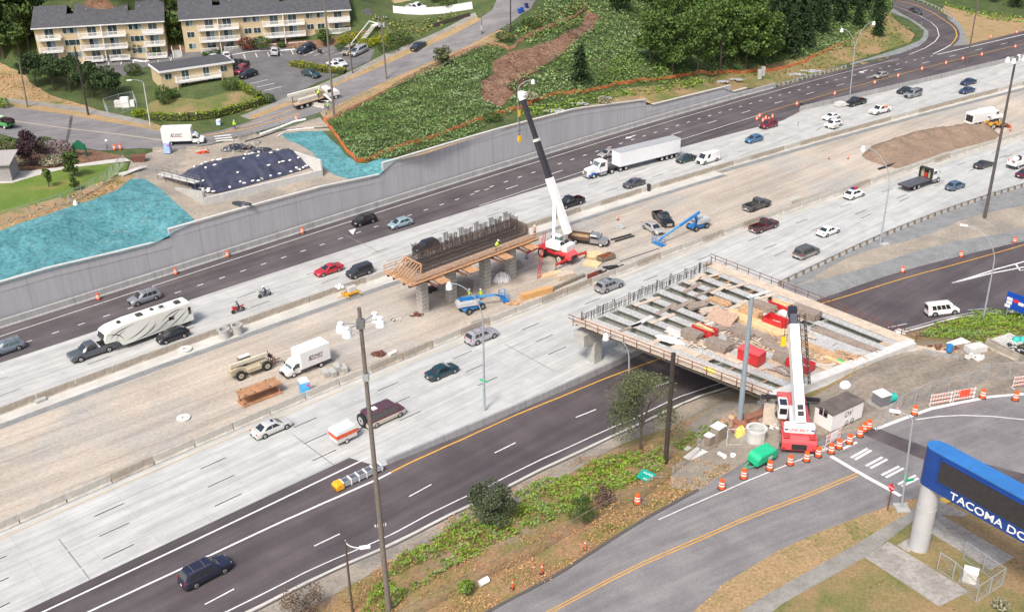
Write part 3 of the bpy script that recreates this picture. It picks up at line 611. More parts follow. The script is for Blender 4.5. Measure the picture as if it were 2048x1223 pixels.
# guard rails
def guardrail(pts, label, wood=True, step=1.9, zoff=0, side=1, T=None):
 root = empty('guard_rail', (0,0,0), 0, label, 'guard rail')
 d = [0]; P3 = [np.array([*p,(T or TL)(*p)+zoff]) for p in pts]
 for i in range(len(P3)-1): d.append(d[-1]+np.linalg.norm(P3[i+1]-P3[i]))
 at = lambda s: np.array([np.interp(s,d,[p[k] for p in P3]) for k in range(3)])
 mb = MB(); s = 0.
 while s < d[-1]-.1:
  a, b = at(s), at(min(s+1.9,d[-1]));
  for z0, hh in ((.42,.09),(.62,.09)): mb.bar(a+np.array([0,0,z0+.05]), b+np.array([0,0,z0+.05]), .06, .13)
  mb.bar(a+np.array([0,0,.57]), b+np.array([0,0,.57]), .025, .3); s += 1.9
 mb.build('rail', M((.55,.57,.58),.45,.6,var=.1), root)
 pm0 = None; s = 0.5; n = 0
 while s < d[-1] and n < 95:
  a, b = at(s), at(min(s+.5,d[-1])); t = (b-a)/max(np.linalg.norm(b-a),1e-6); nn = np.array([t[1],-t[0],0])*side
  if pm0 is None: o = pm0 = MB().box(-.08,.08,-.2,.08,.36,.76).box(-.07,.02,.42,.07,.1,.72).build('post', M((.19,.13,.07),.9) if wood else M((.45,.47,.48),.6,.3), root)
  else: o = pm0.copy(); COL.objects.link(o); o.parent = root
  put(o, a, math.atan2(nn[1],nn[0])-math.pi/2); s += step; n += 1
 return root
guardrail([XY(u,L_rail.v(u)+.1) for u in np.linspace(123,285,40)], 'steel guard rail on brown wooden posts along the right of the near carriageway', step=1.95)
guardrail([tuple(P(x,y)[:2]) for x,y in ((1545,176),(1580,166),(1620,155),(1650,147),(1692,135))], 'short galvanised guard rail where the far retaining wall ends', wood=False, T=lambda x,y:0)
guardrail(pix([(1800,-4),(1830,1),(1850,7),(1875,18),(1895,30),(1908,41),(1917,50)],TU), 'curved galvanised guard rail round the outside of the exit ramp', wood=False, T=TU)
# crash cushion at the gore
cc = G(719,957); dv_ = head(G(680,975), G(765,937))
root = empty('crash_cushion', cc, dv_, 'crash cushion with orange nose and steel side rails at the split of the two roads', 'crash cushion'); root.scale = (.66,.95,.95)
mb = MB()
for s in (-.42,.42):
 for z in (.3,.52,.74): mb.bar((-3.6,s,z),(4.4,s*1.08,z),.06,.15)
mb.build('side_rail', M((.62,.66,.70),.4,.5), root)
mb = MB()
for x in (-3.4,-1.9,-.4,1.1,2.6,4.1): mb.box(x-.06,-.5,.05,x+.1,.5,.88)
mb.build('frame', M((.82,.84,.86),.5), root)
mb = MB()
for x in (-3.3,-1.75,-.25,1.25,2.75): mb.box(x+.12,-.42,.1,x+1.2,.42,.72)
mb.build('cartridge', M((.10,.11,.13),.6), root)
nz = MB().mat(0).prism([(-4.9,.1),(-3.4,.1),(-3.4,.85),(-4.4,.85),(-4.9,.6)],-.62,.62)
nz.build('nose', M((.85,.40,.02),.5), root, bev=.05)
mb = MB()
for y in (-.45,-.15,.15,.45): mb.bar((-4.93,y-.1,.15),(-4.93,y+.12,.58),.03,.1)
mb.build('chevron', M((.03,.03,.03),.6), root)
# ---------------- bridge deck under construction
ZD = 6.2
def B(s, t, z=ZD):
 """s across the width (0 near edge .. 1 far edge), t along the girders (0 pier .. 1 abutment)"""
 a = (84.7+(87.6-84.7)*t, 81.9+(54.4-81.9)*t); c = (110.6+(109.9-110.6)*t, 81.2+(50.2-81.2)*t)
 u, v = a[0]+(c[0]-a[0])*s, a[1]+(c[1]-a[1])*s; return np.array([*XY(u,v), z])
br = empty('bridge_deck', (0,0,0), 0, 'unfinished bridge deck with bare girders, rails and timber over the lower dark road', 'bridge')
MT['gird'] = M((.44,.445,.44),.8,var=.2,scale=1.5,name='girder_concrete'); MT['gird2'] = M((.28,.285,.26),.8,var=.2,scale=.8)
MT['ply'] = M((.46,.36,.27),.8,var=.22,scale=.9,name='plywood'); MT['ply2'] = M((.55,.46,.37),.8,var=.2,scale=1.0); MT['lum'] = M((.50,.32,.18),.8,var=.3,scale=2,name='lumber'); MT['lumG'] = M((.30,.24,.20),.85,var=.3,scale=2); MT['lumY'] = M((.68,.50,.28),.8,var=.25,scale=2)
MT['rust'] = M((.16,.07,.05),.8,var=.3,scale=4,name='rusty_steel'); MT['rebar'] = M((.06,.048,.048),.7,var=.3,name='rebar'); MT['orange_wood'] = M((.54,.32,.18),.75,var=.2,scale=2)
NG = 10; GSs = [.065+.092*i+.012*(i>0) for i in range(NG)]; GSs = [.05+(.90/(NG-1))*i for i in range(NG)]
for i, s in enumerate(GSs):
 a, b = B(s,.005), B(s,.985); mb = MB(); w_ = 1.15
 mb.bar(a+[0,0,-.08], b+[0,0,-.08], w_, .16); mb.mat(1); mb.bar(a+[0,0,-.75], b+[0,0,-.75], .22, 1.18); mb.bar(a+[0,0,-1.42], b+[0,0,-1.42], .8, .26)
 mb.build('girder', [MT['gird'],M((.27,.28,.245),.9,var=.2)], br)  # greenish webs and lower flanges; their colour also carries the shade of the gaps
mb = MB()     # hooped stirrups that stick out of the girders in a double row
for s in GSs:
 for k in range(44):
  t = .02+.96*k/43
  for d in (-.011,.011):
   a = B(s+d,t); mb.bar(a, a+[0,0,.2], .028)
mb.build('stirrup_bars', M((.20,.20,.21),.7,.2), br)['kind'] = 'stuff'
mb = MB()
for i in range(NG-1):
 for t in (.01,.34,.66,.985): mb.bar(B(GSs[i],t,ZD-.75), B(GSs[i+1],t,ZD-.75), .25, 1.1)
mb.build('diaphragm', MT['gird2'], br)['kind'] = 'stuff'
# timber walkways on both edges
for s0, s1, zz in ((-.045,.035,.05),(.965,1.05,.06)):
 a0,a1,b0,b1 = B(s0,-.04),B(s1,-.04),B(s0,1.0),B(s1,1.0)
 mb = MB(); mb.add([tuple(p+[0,0,z]) for z in (zz,zz+.05) for p in (a0,a1,b1,b0)], [(3,2,1,0),(4,5,6,7),(0,1,5,4),(1,2,6,5),(2,3,7,6),(3,0,4,7)])
 mb.build('walkway', MT['ply2'], br)
 mb = MB()
 for k in range(26):
  t = k/25; e = s0 if s0 < 0 else s1; i_ = s1 if s0 < 0 else s0
  mb.bar(B(e-(.005 if s0<0 else -.005),t,ZD-.02), B(i_,t,ZD-.02), .1, .1); mb.bar(B(e,t,ZD-.05), B(i_,t,ZD-.9), .08,.08)
 mb.build('bracket', MT['rust'], br)
for e, ro in ((-.045,-.3),(1.05,1)):
 first = None
 for k in range(15 if e<0 else 17):
  t = -.02+1.02*k/(14 if e<0 else 16); a = B(e,t)
  if first is None: o = first = MB().bar((0,0,-.35),(0,0,1.1),.09).build('railing_post', MT['rust'], br)
  else: o = first.copy(); COL.objects.link(o); o.parent = br
  put(o, a)
 mb = MB()
 for z in (.55,1.05): mb.bar(B(e,-.05,ZD+z), B(e,1.02,ZD+z), .06, .07)
 mb.build('railing', MT['rust'], br)
# formwork laid between the girders, and loose boards across the gaps
def slab4(mb, s0,t0,s1,t1,z,th=.04):
 ps = [B(s0,t0,z),B(s1,t0,z),B(s1,t1,z),B(s0,t1,z)]
 return mb.add([tuple(p+[0,0,q]) for q in (0,th) for p in ps], [(3,2,1,0),(4,5,6,7),(0,1,5,4),(1,2,6,5),(2,3,7,6),(3,0,4,7)])
cov = {0:(.43,.63),1:(.40,1),2:(.42,1),3:(.37,1),4:(.40,1),5:(.40,1),6:(.42,1),7:(.40,.62),8:(.93,1)}
for i in range(NG-1):
 t0, t1 = cov[i]; g = GSs[i]+.02; h = GSs[i+1]-.02; t = t0
 while t < t1-.01:
  t2 = min(t+.14,t1); slab4(MB(), g, t, h, t2-.004, ZD-.05+rnd.uniform(-.01,.01)).build('deck_panel', MT[rnd.choice(['ply','ply2','ply','gird'])], br); t = t2
mb = MB()
for i in range(NG-1):
 for t in (.72,.8,.88,.95):
  if i == 0: mb.bar(B(GSs[i],t,ZD-.3), B(GSs[i+1],t,ZD-.3), .12, .12)
for t in (.08,.14,.2,.27): mb.bar(B(GSs[8],t,ZD-.3), B(GSs[9],t+.01,ZD-.3), .14, .2)
mb.build('joist', MT['orange_wood'], br)
boards = [(i, .17+.02*((i*7)%3)) for i in range(NG-1)]+[(i,.36+.02*((i*5)%2)) for i in range(NG-1)]+[(7,.05),(6,.1),(3,.04),(8,.33),(8,.06)]
for i,t in boards:
 a, b = B(GSs[i]-.035,t+rnd.uniform(-.01,.01),ZD+.06), B(GSs[i+1]+.035,t+rnd.uniform(-.02,.03),ZD+.06)
 tag(MB().bar(a,b,rnd.uniform(.5,.8),.06).build('plank', MT[rnd.choice(['ply2','ply2','lumG','concW'])]), 'weathered scaffold plank lying across a gap between two bridge girders', 'plank', 'planks laid across the girder gaps')
# rebar at the pier end
mb = MB()
for i in range(46):
 s = .0+i/45; h = rnd.uniform(.4,1.1) if i%5 else 1.3
 for d in (0,.006,.012):
  a = B(s+d, -.012+rnd.uniform(-.008,.008), ZD-.4); mb.bar(a, a+[0,0,h+.4], .05)
 if i%5==0: a = B(s,-.01,ZD-.4); mb.bar(a+[0,0,h+.3], a+[.25,.1,h+.3], .05)
for z in (.25,.55,.85): mb.bar(B(0,-.012,ZD+z), B(1,-.012,ZD+z), .05)
mb.build('rebar_cage', MT['rebar'], br)['kind'] = 'stuff'
# end wall and abutment
mb = MB(); a, b = B(-.02,1.0), B(1.02,1.0)
mb.bar(a+[0,0,-.2], b+[0,0,-.2], 1.3, .95); mb.build('end_wall', MT['concW'], br, bev=.04)
mb = MB(); mb.bar(B(-.06,1.01,ZD-3.0), B(1.04,1.01,ZD-3.0), 1.6, 5.0); mb.build('abutment', MT['conc'], br)
MB().bar(B(-.02,1.0,ZD-1.4)-np.array([0,0,1.5]), B(-.1,1.09,ZD-2.6), .5, 3.4).build('wing_wall', MT['conc'], br)
# pier: cap beam and columns
pr = empty('bridge_pier', (*XY(86,81),0), 0, 'concrete bridge pier with heavy cap beam standing on the edge of the near carriageway', 'bridge pier')
O = np.array([*XY(86,81),0])
mb = MB(); mb.bar(np.array([*XY(83.9,81.9),3.95])-O, np.array([*XY(112,81.3),3.95])-O, 2.1, 1.75); mb.build('cap_beam', MT['conc'], pr, bev=.03)
for k in range(5):
 c = np.array([*XY(86.4+5.9*k,81.3),0])-O; MB().cb((c[0],c[1],1.3),(1.45,1.35,3.6),ANG).build('column', MT['conc'], pr, bev=.03)
# ---------------- second pier with rebar cage and timber falsework in the median
def Q(u, v, z): return np.array([*XY(u,v), z])
fp = empty('pier_under_construction', (*XY(86,108),0), 0, 'half built pier with dark rebar cage and orange timber falsework in the median', 'bridge pier')
O = np.array([*XY(86,108),0]); q = lambda u,v,z: Q(u,v,z)-O
MT['colm'] = None
m, nt, b_ = newmat('column_concrete'); g = nt.nodes.new('ShaderNodeNewGeometry'); sx = nt.nodes.new('ShaderNodeSeparateXYZ'); nt.links.new(g.outputs['Position'], sx.inputs[0])
mt_ = nt.nodes.new('ShaderNodeMath'); mt_.operation = 'PINGPONG'; mt_.inputs[1].default_value = .31; nt.links.new(sx.outputs[2], mt_.inputs[0])
c_ = mix(nt, ramp_mix(nt, noise(nt,g.outputs['Position'],1.4,5), [(.40,.38,.345),(.50,.48,.44)],[.35,.65]), ramp_mix(nt, mt_.outputs[0], [(.6,)*3,(1,)*3],[.03,.08]), 1.0, 'MULTIPLY')
nt.links.new(c_, b_.inputs['Base Color']); b_.inputs['Roughness'].default_value = .85; MT['colm'] = m
for u in (78.7,84.0,90.7,95.9): c = q(u,108.6,0); MB().cb((c[0],c[1],2.75),(1.25,1.35,6.1),ANG).build('column', MT['colm'], fp, bev=.03)
Z0 = 6.25
for u in (78.7,84.0,90.7,95.9):       # brackets and stringers clamped on the columns
 mb = MB(); mb.bar(q(u-.5,104.2,Z0-.55), q(u-.5,112.6,Z0-.55), .22,.3); mb.bar(q(u+.5,104.2,Z0-.55), q(u+.5,112.6,Z0-.55), .22,.3); mb.build('clamp_beam', MT['rust'], fp)
 mb = MB()
 for k in range(6): mb.bar(q(u+1.1+k*.3-.9,103.9,Z0-.32), q(u+1.1+k*.3-.9,106.5,Z0-.32), .12,.12)
 mb.build('timber_bracket', MT['orange_wood'], fp)
mb = MB()
for v in (106.3,107.6,110.0,111.4): mb.bar(q(74.8,v,Z0-.25), q(99.6,v,Z0-.25), .25,.35)
mb.build('stringer', M((.11,.045,.03),.8), fp)
mb = MB()
for k in range(62): u = 74.9+k*.4; mb.bar(q(u,105.9,Z0), q(u,112.3,Z0), .12,.14)
mb.build('joists', MT['orange_wood'], fp)
mb = MB(); vs=[q(76.2,106.4,Z0+.09),q(99.4,106.4,Z0+.09),q(99.4,112.0,Z0+.09),q(76.2,112.0,Z0+.09)]
mb.add([tuple(p+[0,0,k]) for k in (0,.04) for p in vs], [(3,2,1,0),(4,5,6,7),(0,1,5,4),(1,2,6,5),(2,3,7,6),(3,0,4,7)]); mb.build('platform', MT['lumG'], fp)
mb = MB()
for v, z in ((106.0,.95),(106.0,.5),(106.0,.12),(105.7,.12)): mb.bar(q(74.9,v,Z0+z), q(99.4,v,Z0+z), .16,.12)
for v, z in ((112.4,.95),(112.4,.5)): mb.bar(q(74.9,v,Z0+z), q(99.4,v,Z0+z), .12,.1)
for k in range(13):
 for v in (106.0,112.4): mb.bar(q(75+k*2.03,v,Z0), q(75+k*2.03,v,Z0+1.05), .1,.1)
mb.build('guard_rails', MT['orange_wood'], fp)
mb = MB()       # raking end form
for v in (107.4,111.4): mb.bar(q(77.7,v,Z0+.1), q(78.0,v,Z0+1.9), .14,.14)
mb.bar(q(77.9,107.4,Z0+1.9), q(77.9,111.4,Z0+1.9), .14,.14)
for k in range(7): v = 107.5+k*.62; mb.bar(q(75.6,v,Z0+.15), q(77.9,v,Z0+1.7), .1,.12); mb.bar(q(75.3,v,Z0+.12), q(77.9,v,Z0+.12), .1,.12)
mb.build('end_form', MT['orange_wood'], fp)
mb = MB(); mb.bar(q(99.2,108.0,Z0+.9), q(99.2,112.2,Z0+.9), .1,1.7); mb.build('form_panel', M((.30,.24,.19),.85,var=.3), fp)
mb = MB(); r2 = random.Random(3)
for k in range(92):
 u = 78.2+k*.226
 for v in (108.0,111.4):
  mb.bar(q(u,v,Z0+.15), q(u,v,Z0+1.9+r2.uniform(-.04,.04)), .035)
 if k%2==0: mb.bar(q(u,108.0,Z0+1.85), q(u,111.4,Z0+1.85), .045); mb.bar(q(u,108.0,Z0+.25), q(u,111.4,Z0+.25), .045)
for z in np.arange(.3,1.95,.22):
 for v in (108.05,109.2,110.3,111.35): mb.bar(q(78.2,v,Z0+z), q(99,v,Z0+z), .04)
mb.build('rebar_cage', MT['rebar'], fp)['kind'] = 'stuff'
for j, u0 in enumerate(np.arange(79,98.6,.98)):
 mb = MB()
 for k in range(6 if j%3 else 8):
  for v in (109.4,110.9):
   u = u0+k*.12+r2.uniform(-.03,.03); h = 2.9+(.15 if j%3 else .6)+r2.uniform(-.12,.12); mb.bar(q(u,v,Z0+1.6), q(u,v,Z0+h), .055)
   if k%3==0: mb.bar(q(u,v,Z0+h), q(u-.3,v,Z0+h), .05)
 mb.build('dowel_bars', MT['rebar'], fp)['kind'] = 'stuff'
# ================= vehicles (local frame: x forward, z up, origin on the ground)
RUB = M((.022,.022,.024),.8,name='rubber'); RIM = M((.45,.46,.47),.35,.7,var=.1,name='rim'); RIMW = M((.75,.75,.75),.4,var=.08); RIMD = M((.07,.07,.075),.5); DARK = M((.02,.02,.022),.5,name='dark_plastic')
def glassmat(c, r=.08):
 m, nt, b = newmat('window_glass'); b.inputs['Base Color'].default_value = (*c,1); b.inputs['Roughness'].default_value = r; b.inputs['Metallic'].default_value = .0; b.inputs['Specular IOR Level'].default_value = 1.0; b.inputs['Coat Weight'].default_value = 1; b.inputs['Coat Roughness'].default_value = .05; return m
GL = glassmat((.018,.024,.028)); GLW = glassmat((.10,.15,.16)); RED = M((.45,.015,.012),.3,name='tail_lamp'); HLM = M((.75,.76,.76),.15,name='head_lamp'); CHR = M((.7,.7,.7),.2,.9,name='chrome'); PLATE = M((.75,.76,.78),.5)
def paint(c): return M(c,.28,.25 if max(c)<.7 else 0,var=.04,scale=1.0,coat=.8,name='car_paint')
def wheel(parent, x, y, r, wd=.24, rim=None, n=16, rr=.62):
 s = 1 if y > 0 else -1
 t = MB().cyl((0,-wd/2,0),(0,wd/2,0),r,n=n).build('wheel', RUB, parent, bev=.025); t.location = (x,y-s*wd/2,r)
 o = MB().cyl((0,s*(wd/2-.01),0),(0,s*(wd/2+.012),0),r*rr,r*rr*.93,n=n).build('rim', rim or RIM, t)
 MB().cyl((0,s*(wd/2),0),(0,s*(wd/2+.03),0),r*.16,n=8).build('hub', DARK, t); return t
def lerp(a,b,t): return a+(b-a)*t
KINDS = {  # stations: (x/L, ztop/H, halfwidth factor); cabin: base front, roof front, roof rear, base rear (x/L), belt z/H ; windows
 'sedan': dict(L=4.8,W=1.82,H=1.45,st=[(.5,.40,.74),(.485,.47,.86),(.44,.55,.95),(.24,.645,1),(-.34,.67,1),(-.45,.66,.96),(-.492,.60,.86),(-.5,.42,.80)],cab=(.27,.09,-.20,-.38),belt=.635,n=2,r=.33),
 'coupe': dict(L=4.75,W=1.82,H=1.36,st=[(.5,.38,.74),(.485,.46,.86),(.44,.54,.95),(.22,.66,1),(-.34,.72,1),(-.45,.72,.96),(-.492,.66,.86),(-.5,.42,.80)],cab=(.22,.03,-.18,-.38),belt=.66,n=2,r=.33),
 'hatch': dict(L=4.3,W=1.77,H=1.50,st=[(.5,.38,.74),(.485,.46,.86),(.43,.55,.95),(.28,.64,1),(-.38,.66,1),(-.47,.62,.94),(-.5,.40,.84)],cab=(.31,.11,-.30,-.47),belt=.62,n=2,r=.32),
 'suv': dict(L=4.7,W=1.88,H=1.72,st=[(.5,.40,.80),(.485,.50,.90),(.43,.57,.97),(.26,.62,1),(-.40,.63,1),(-.48,.60,.96),(-.5,.38,.88)],cab=(.28,.12,-.40,-.482),belt=.60,n=3,r=.37),
 'boxy': dict(L=4.5,W=1.84,H=1.78,st=[(.5,.42,.84),(.49,.54,.92),(.44,.60,.98),(.27,.63,1),(-.42,.63,1),(-.485,.62,.97),(-.5,.38,.92)],cab=(.29,.19,-.455,-.488),belt=.61,n=3,r=.37),
 'minivan': dict(L=5.0,W=1.95,H=1.75,st=[(.5,.36,.78),(.485,.45,.88),(.43,.53,.96),(.33,.58,1),(-.42,.60,1),(-.485,.56,.96),(-.5,.36,.90)],cab=(.35,.15,-.43,-.488),belt=.57,n=3,r=.34),
 'van': dict(L=5.6,W=2.02,H=2.1,st=[(.5,.36,.82),(.49,.44,.92),(.44,.49,.98),(.36,.53,1),(-.44,.53,1),(-.49,.52,.98),(-.5,.3,.95)],cab=(.37,.25,-.482,-.493),belt=.51,n=4,r=.37),
 'pickup': dict(L=5.8,W=2.0,H=1.92,st=[(.5,.42,.84),(.492,.52,.93),(.46,.58,.98),(.25,.61,1),(-.10,.615,1),(-.105,.615,1)],cab=(.25,.13,-.065,-.10),belt=.60,n=2,r=.41),
}
def car(kind, col, name='car', L=None, W=None, H=None, lower=None, rim=None, rack=False, glass=None, sun=False, bed=(.02,.02,.022), nowin=False, clad=None, wsc=None):
 K = KINDS[kind]; L = L or K['L']; W = W or K['W']; H = H or K['H']; hw = W/2; r = K['r']
 root = empty(name, (0,0,0)); P_ = paint(col); g = glass or GL; zb = .22 if kind not in ('pickup','boxy') else .34
 rings = []
 for x, zt, wf in K['st']:
  w_ = hw*wf; zt = zt*H; zm = lerp(zb,zt,.5)
  half = [(w_*.90,zb),(w_*.985,zb+.12),(w_,zm),(w_*.985,lerp(zm,zt,.72)),(w_*.90,zt-.015),(w_*.6,zt+.012)]
  rings.append([(x*L,y,z) for y,z in half]+[(x*L,-y,z) for y,z in half[::-1]])
 MB().loft(rings).build('body', P_, root, smooth=42)
 if lower:
  rg = []
  for x, zt, wf in K['st']:
   w_ = hw*wf+.012; zz = .40*H; rg.append([(x*L*1.003,w_*.91,zb-.01),(x*L*1.003,w_,zb+.12),(x*L*1.003,w_,zz),(x*L*1.003,-w_,zz),(x*L*1.003,-w_,zb+.12),(x*L*1.003,-w_*.91,zb-.01)])
  MB().loft(rg).build('lower_panel', M(lower,.5,var=.08), root, smooth=42)
 c0, c1, c2, c3 = [q*L for q in K['cab']]; zb1 = K['belt']*H-.02; zr = H; wb, wr = hw*.945, hw*(.74 if kind in('sedan','coupe','hatch') else (.80 if kind!='van' else .88))
 # cabin: belt ring, mid ring, roof ring, crowned
 def ring(z, x0, x3, w_, cr=.0): return [(x0,w_*.82,z),(lerp(x0,x3,.12),w_,z),(lerp(x0,x3,.88),w_,z),(x3,w_*.84,z),(x3,-w_*.84,z),(lerp(x0,x3,.88),-w_,z),(lerp(x0,x3,.12),-w_,z),(x0,-w_*.82,z)]
 ze = zr-.07
 MB().loft([ring(zb1,c0,c3,wb), ring(ze,c1+.03,c2-.03,wr), ring(zr-.015,c1-.08,c2+.1,wr*.90), ring(zr,c1-.35,c2+.4,wr*.55)]).build('cabin', P_, root, smooth=35)
 # glass
 def face(a,b,c,d,nrm,off=.014):   # a,b bottom; c,d top
  n_ = Vector(nrm).normalized()*off; return [tuple(Vector(p)+n_) for p in (a,b,c,d)]
 fz = (zr-zb1)
 def pl(f, zf, y):      # point on windscreen plane at height fraction
  return (lerp(c0,c1+.03,zf), y, lerp(zb1,ze,zf))
 wsB, wsT = wb*.80, wr*.80
 gs = wsc or g
 MB().add(face(pl(0,.06,wsB),pl(0,.06,-wsB),pl(0,.93,-wsT),pl(0,.93,wsT),(fz,0,c0-c1)),[(0,1,2,3)]).build('windscreen', gs, root, fix=False)
 pr_ = lambda zf,y: (lerp(c3,c2-.03,zf), y, lerp(zb1,ze,zf))
 if kind != 'van' or not nowin:
  MB().add(face(pr_(.12,-wb*.80),pr_(.12,wb*.80),pr_(.9,wr*.80),pr_(.9,-wr*.80),(-fz,0,max(c2-c3,.05))),[(0,1,2,3)]).build('rear_window', g, root, fix=False)
 nW = K['n'];
 for s in (1,-1):
  x0b, x0t = lerp(c0,c3,.13)-.12, lerp(c1,c2,.12); x1b, x1t = lerp(c0,c3,.87)+.05, lerp(c1,c2,.88)
  for k in range(nW):
   if nowin and k > 0: break
   a, b = k/nW, (k+1)/nW; a += .018; b -= .018
   yb_, yt_ = lerp(wb,wr,.1), lerp(wb,wr,.9)
   q = [(lerp(x0b,x1b,a),s*yb_,lerp(zb1,ze,.1)),(lerp(x0b,x1b,b),s*yb_,lerp(zb1,ze,.1)),(lerp(x0t,x1t,b),s*yt_,lerp(zb1,ze,.88)),(lerp(x0t,x1t,a),s*yt_,lerp(zb1,ze,.88))]
   MB().add([(x,y+s*.014,z) for x,y,z in q],[(0,1,2,3)] if s<0 else [(3,2,1,0)]).build('side_window', g, root, fix=False)
 # pickup bed
 xr = -.5*L; zt = .60*H
 if kind == 'pickup':
  x0 = -.105*L; bm_ = MB()
  bm_.box(xr,-hw*.98,zb,x0,-hw*.86,zt).box(xr,hw*.86,zb,x0,hw*.98,zt).box(xr-.02,-hw*.97,zb+.05,xr+.09,hw*.97,zt).box(x0-.08,-hw*.9,zb,x0,hw*.9,zt).box(xr,-hw*.9,zb,x0,hw*.9,zb+.15)
  bm_.build('bed', P_, root, bev=.02)
  MB().box(xr+.1,-hw*.85,zb+.16,x0-.1,hw*.85,zb+.3).build('bed_floor', M(bed,.7), root)
 # wheels and arches
 xf = .315*L if kind!='van' else .33*L; xw = -.29*L if kind != 'pickup' else -.31*L
 for x in (xf, xw):
  for s in (1,-1):
   MB().cyl((x,s*(hw*.8),r*1.02),(x,s*(hw+.006),r*1.02),r*1.17,n=16).build('wheel_arch', DARK if not clad else M(clad,.6), root)
   wheel(root, x, s*(hw+.02), r, .25, rim)
 MB().box(-.44*L,-hw*.86,.16,.44*L,hw*.86,zb+.05).build('underbody', DARK, root)
 zf0 = K['st'][1][1]*H
 for s in (1,-1):
  MB().cb((.478*L, s*hw*.68, zf0-.10),(.16,hw*.34,.15)).build('headlight', HLM, root, bev=.02)
  tz = (.60 if kind in('sedan','coupe') else .52)*H if kind!='pickup' else zt-.22
  MB().cb((-.487*L, s*hw*.80, tz),(.13,hw*.26 if kind in('sedan','coupe') else hw*.16,.14 if kind in('sedan','coupe') else .34)).build('taillight', RED, root, bev=.02)
  MB().cb((lerp(c0,c1,.3)-.05, s*(hw+.07), zb1+.10),(.12,.18,.14)).build('mirror', P_, root, bev=.02)
 MB().box(.49*L,-hw*.5,zb+.04,.506*L,hw*.5,zf0-.16).build('grille', DARK if kind!='pickup' else CHR, root)
 MB().box(-.51*L,-hw*.78,zb,-.49*L,hw*.78,zb+.16).build('bumper', DARK if kind not in('pickup',) else CHR, root)
 MB().box(-.516*L,-.16,zb+.2,-.508*L,.16,zb+.34).build('license_plate', PLATE, root)
 if rack:
  mb = MB()
  for s in (1,-1): mb.bar((c1-.15,s*wr*.84,zr+.03),(c2+.15,s*wr*.84,zr+.03),.05)
  for x in (lerp(c1,c2,.3),lerp(c1,c2,.75)): mb.bar((x,-wr*.84,zr+.05),(x,wr*.84,zr+.05),.05)
  mb.build('roof_rack', M((.12,.12,.13),.4), root)
 if sun: MB().box(lerp(c1,c2,.35),-wr*.45,zr-.012,lerp(c1,c2,.12),wr*.45,zr+.012).build('sunroof', GL, root)
 return root
def hdir(x, y, L=None):
 u, _ = PU(x,y); L = L or L_near; a, b = XY(u-2,L.v(u-2)), XY(u+2,L.v(u+2)); return head(a,b)
def place(o, px, py, hd, T=None, h=.7, dz=.03):
 T = T or TL
 if hd == 'N': a = hdir(px,py)
 elif hd == 'F': a = hdir(px,py,L_far)+math.pi
 elif isinstance(hd, tuple): a = head(G(hd[0],hd[1],T), G(hd[2],hd[3],T))
 else: a = hd
 p = G(px,py,T,h); p = np.array([p[0],p[1],T(p[0],p[1])])
 f = np.array([math.cos(a),math.sin(a)]); put(o, p+[0,0,dz], a)
 d = 1.4; sl = math.atan2(T(*(p[:2]+f*d))-T(*(p[:2]-f*d)), 2*d); s2 = math.atan2(T(p[0]-f[1]*d,p[1]+f[0]*d)-T(p[0]+f[1]*d,p[1]-f[0]*d), 2*d)
 o.rotation_euler = (Matrix.Rotation(a,3,'Z')@Matrix.Rotation(-sl,3,'Y')@Matrix.Rotation(s2,3,'X')).to_euler(); return o
BLK=(.018,.018,.022); SIL=(.42,.43,.45); GRY=(.13,.135,.145); WHT=(.80,.80,.80); NAV=(.03,.05,.12)
GF, GN, GP_ = 'vehicles driving on the far carriageway', 'vehicles driving on the near carriageway', 'cars in the apartment parking lot'
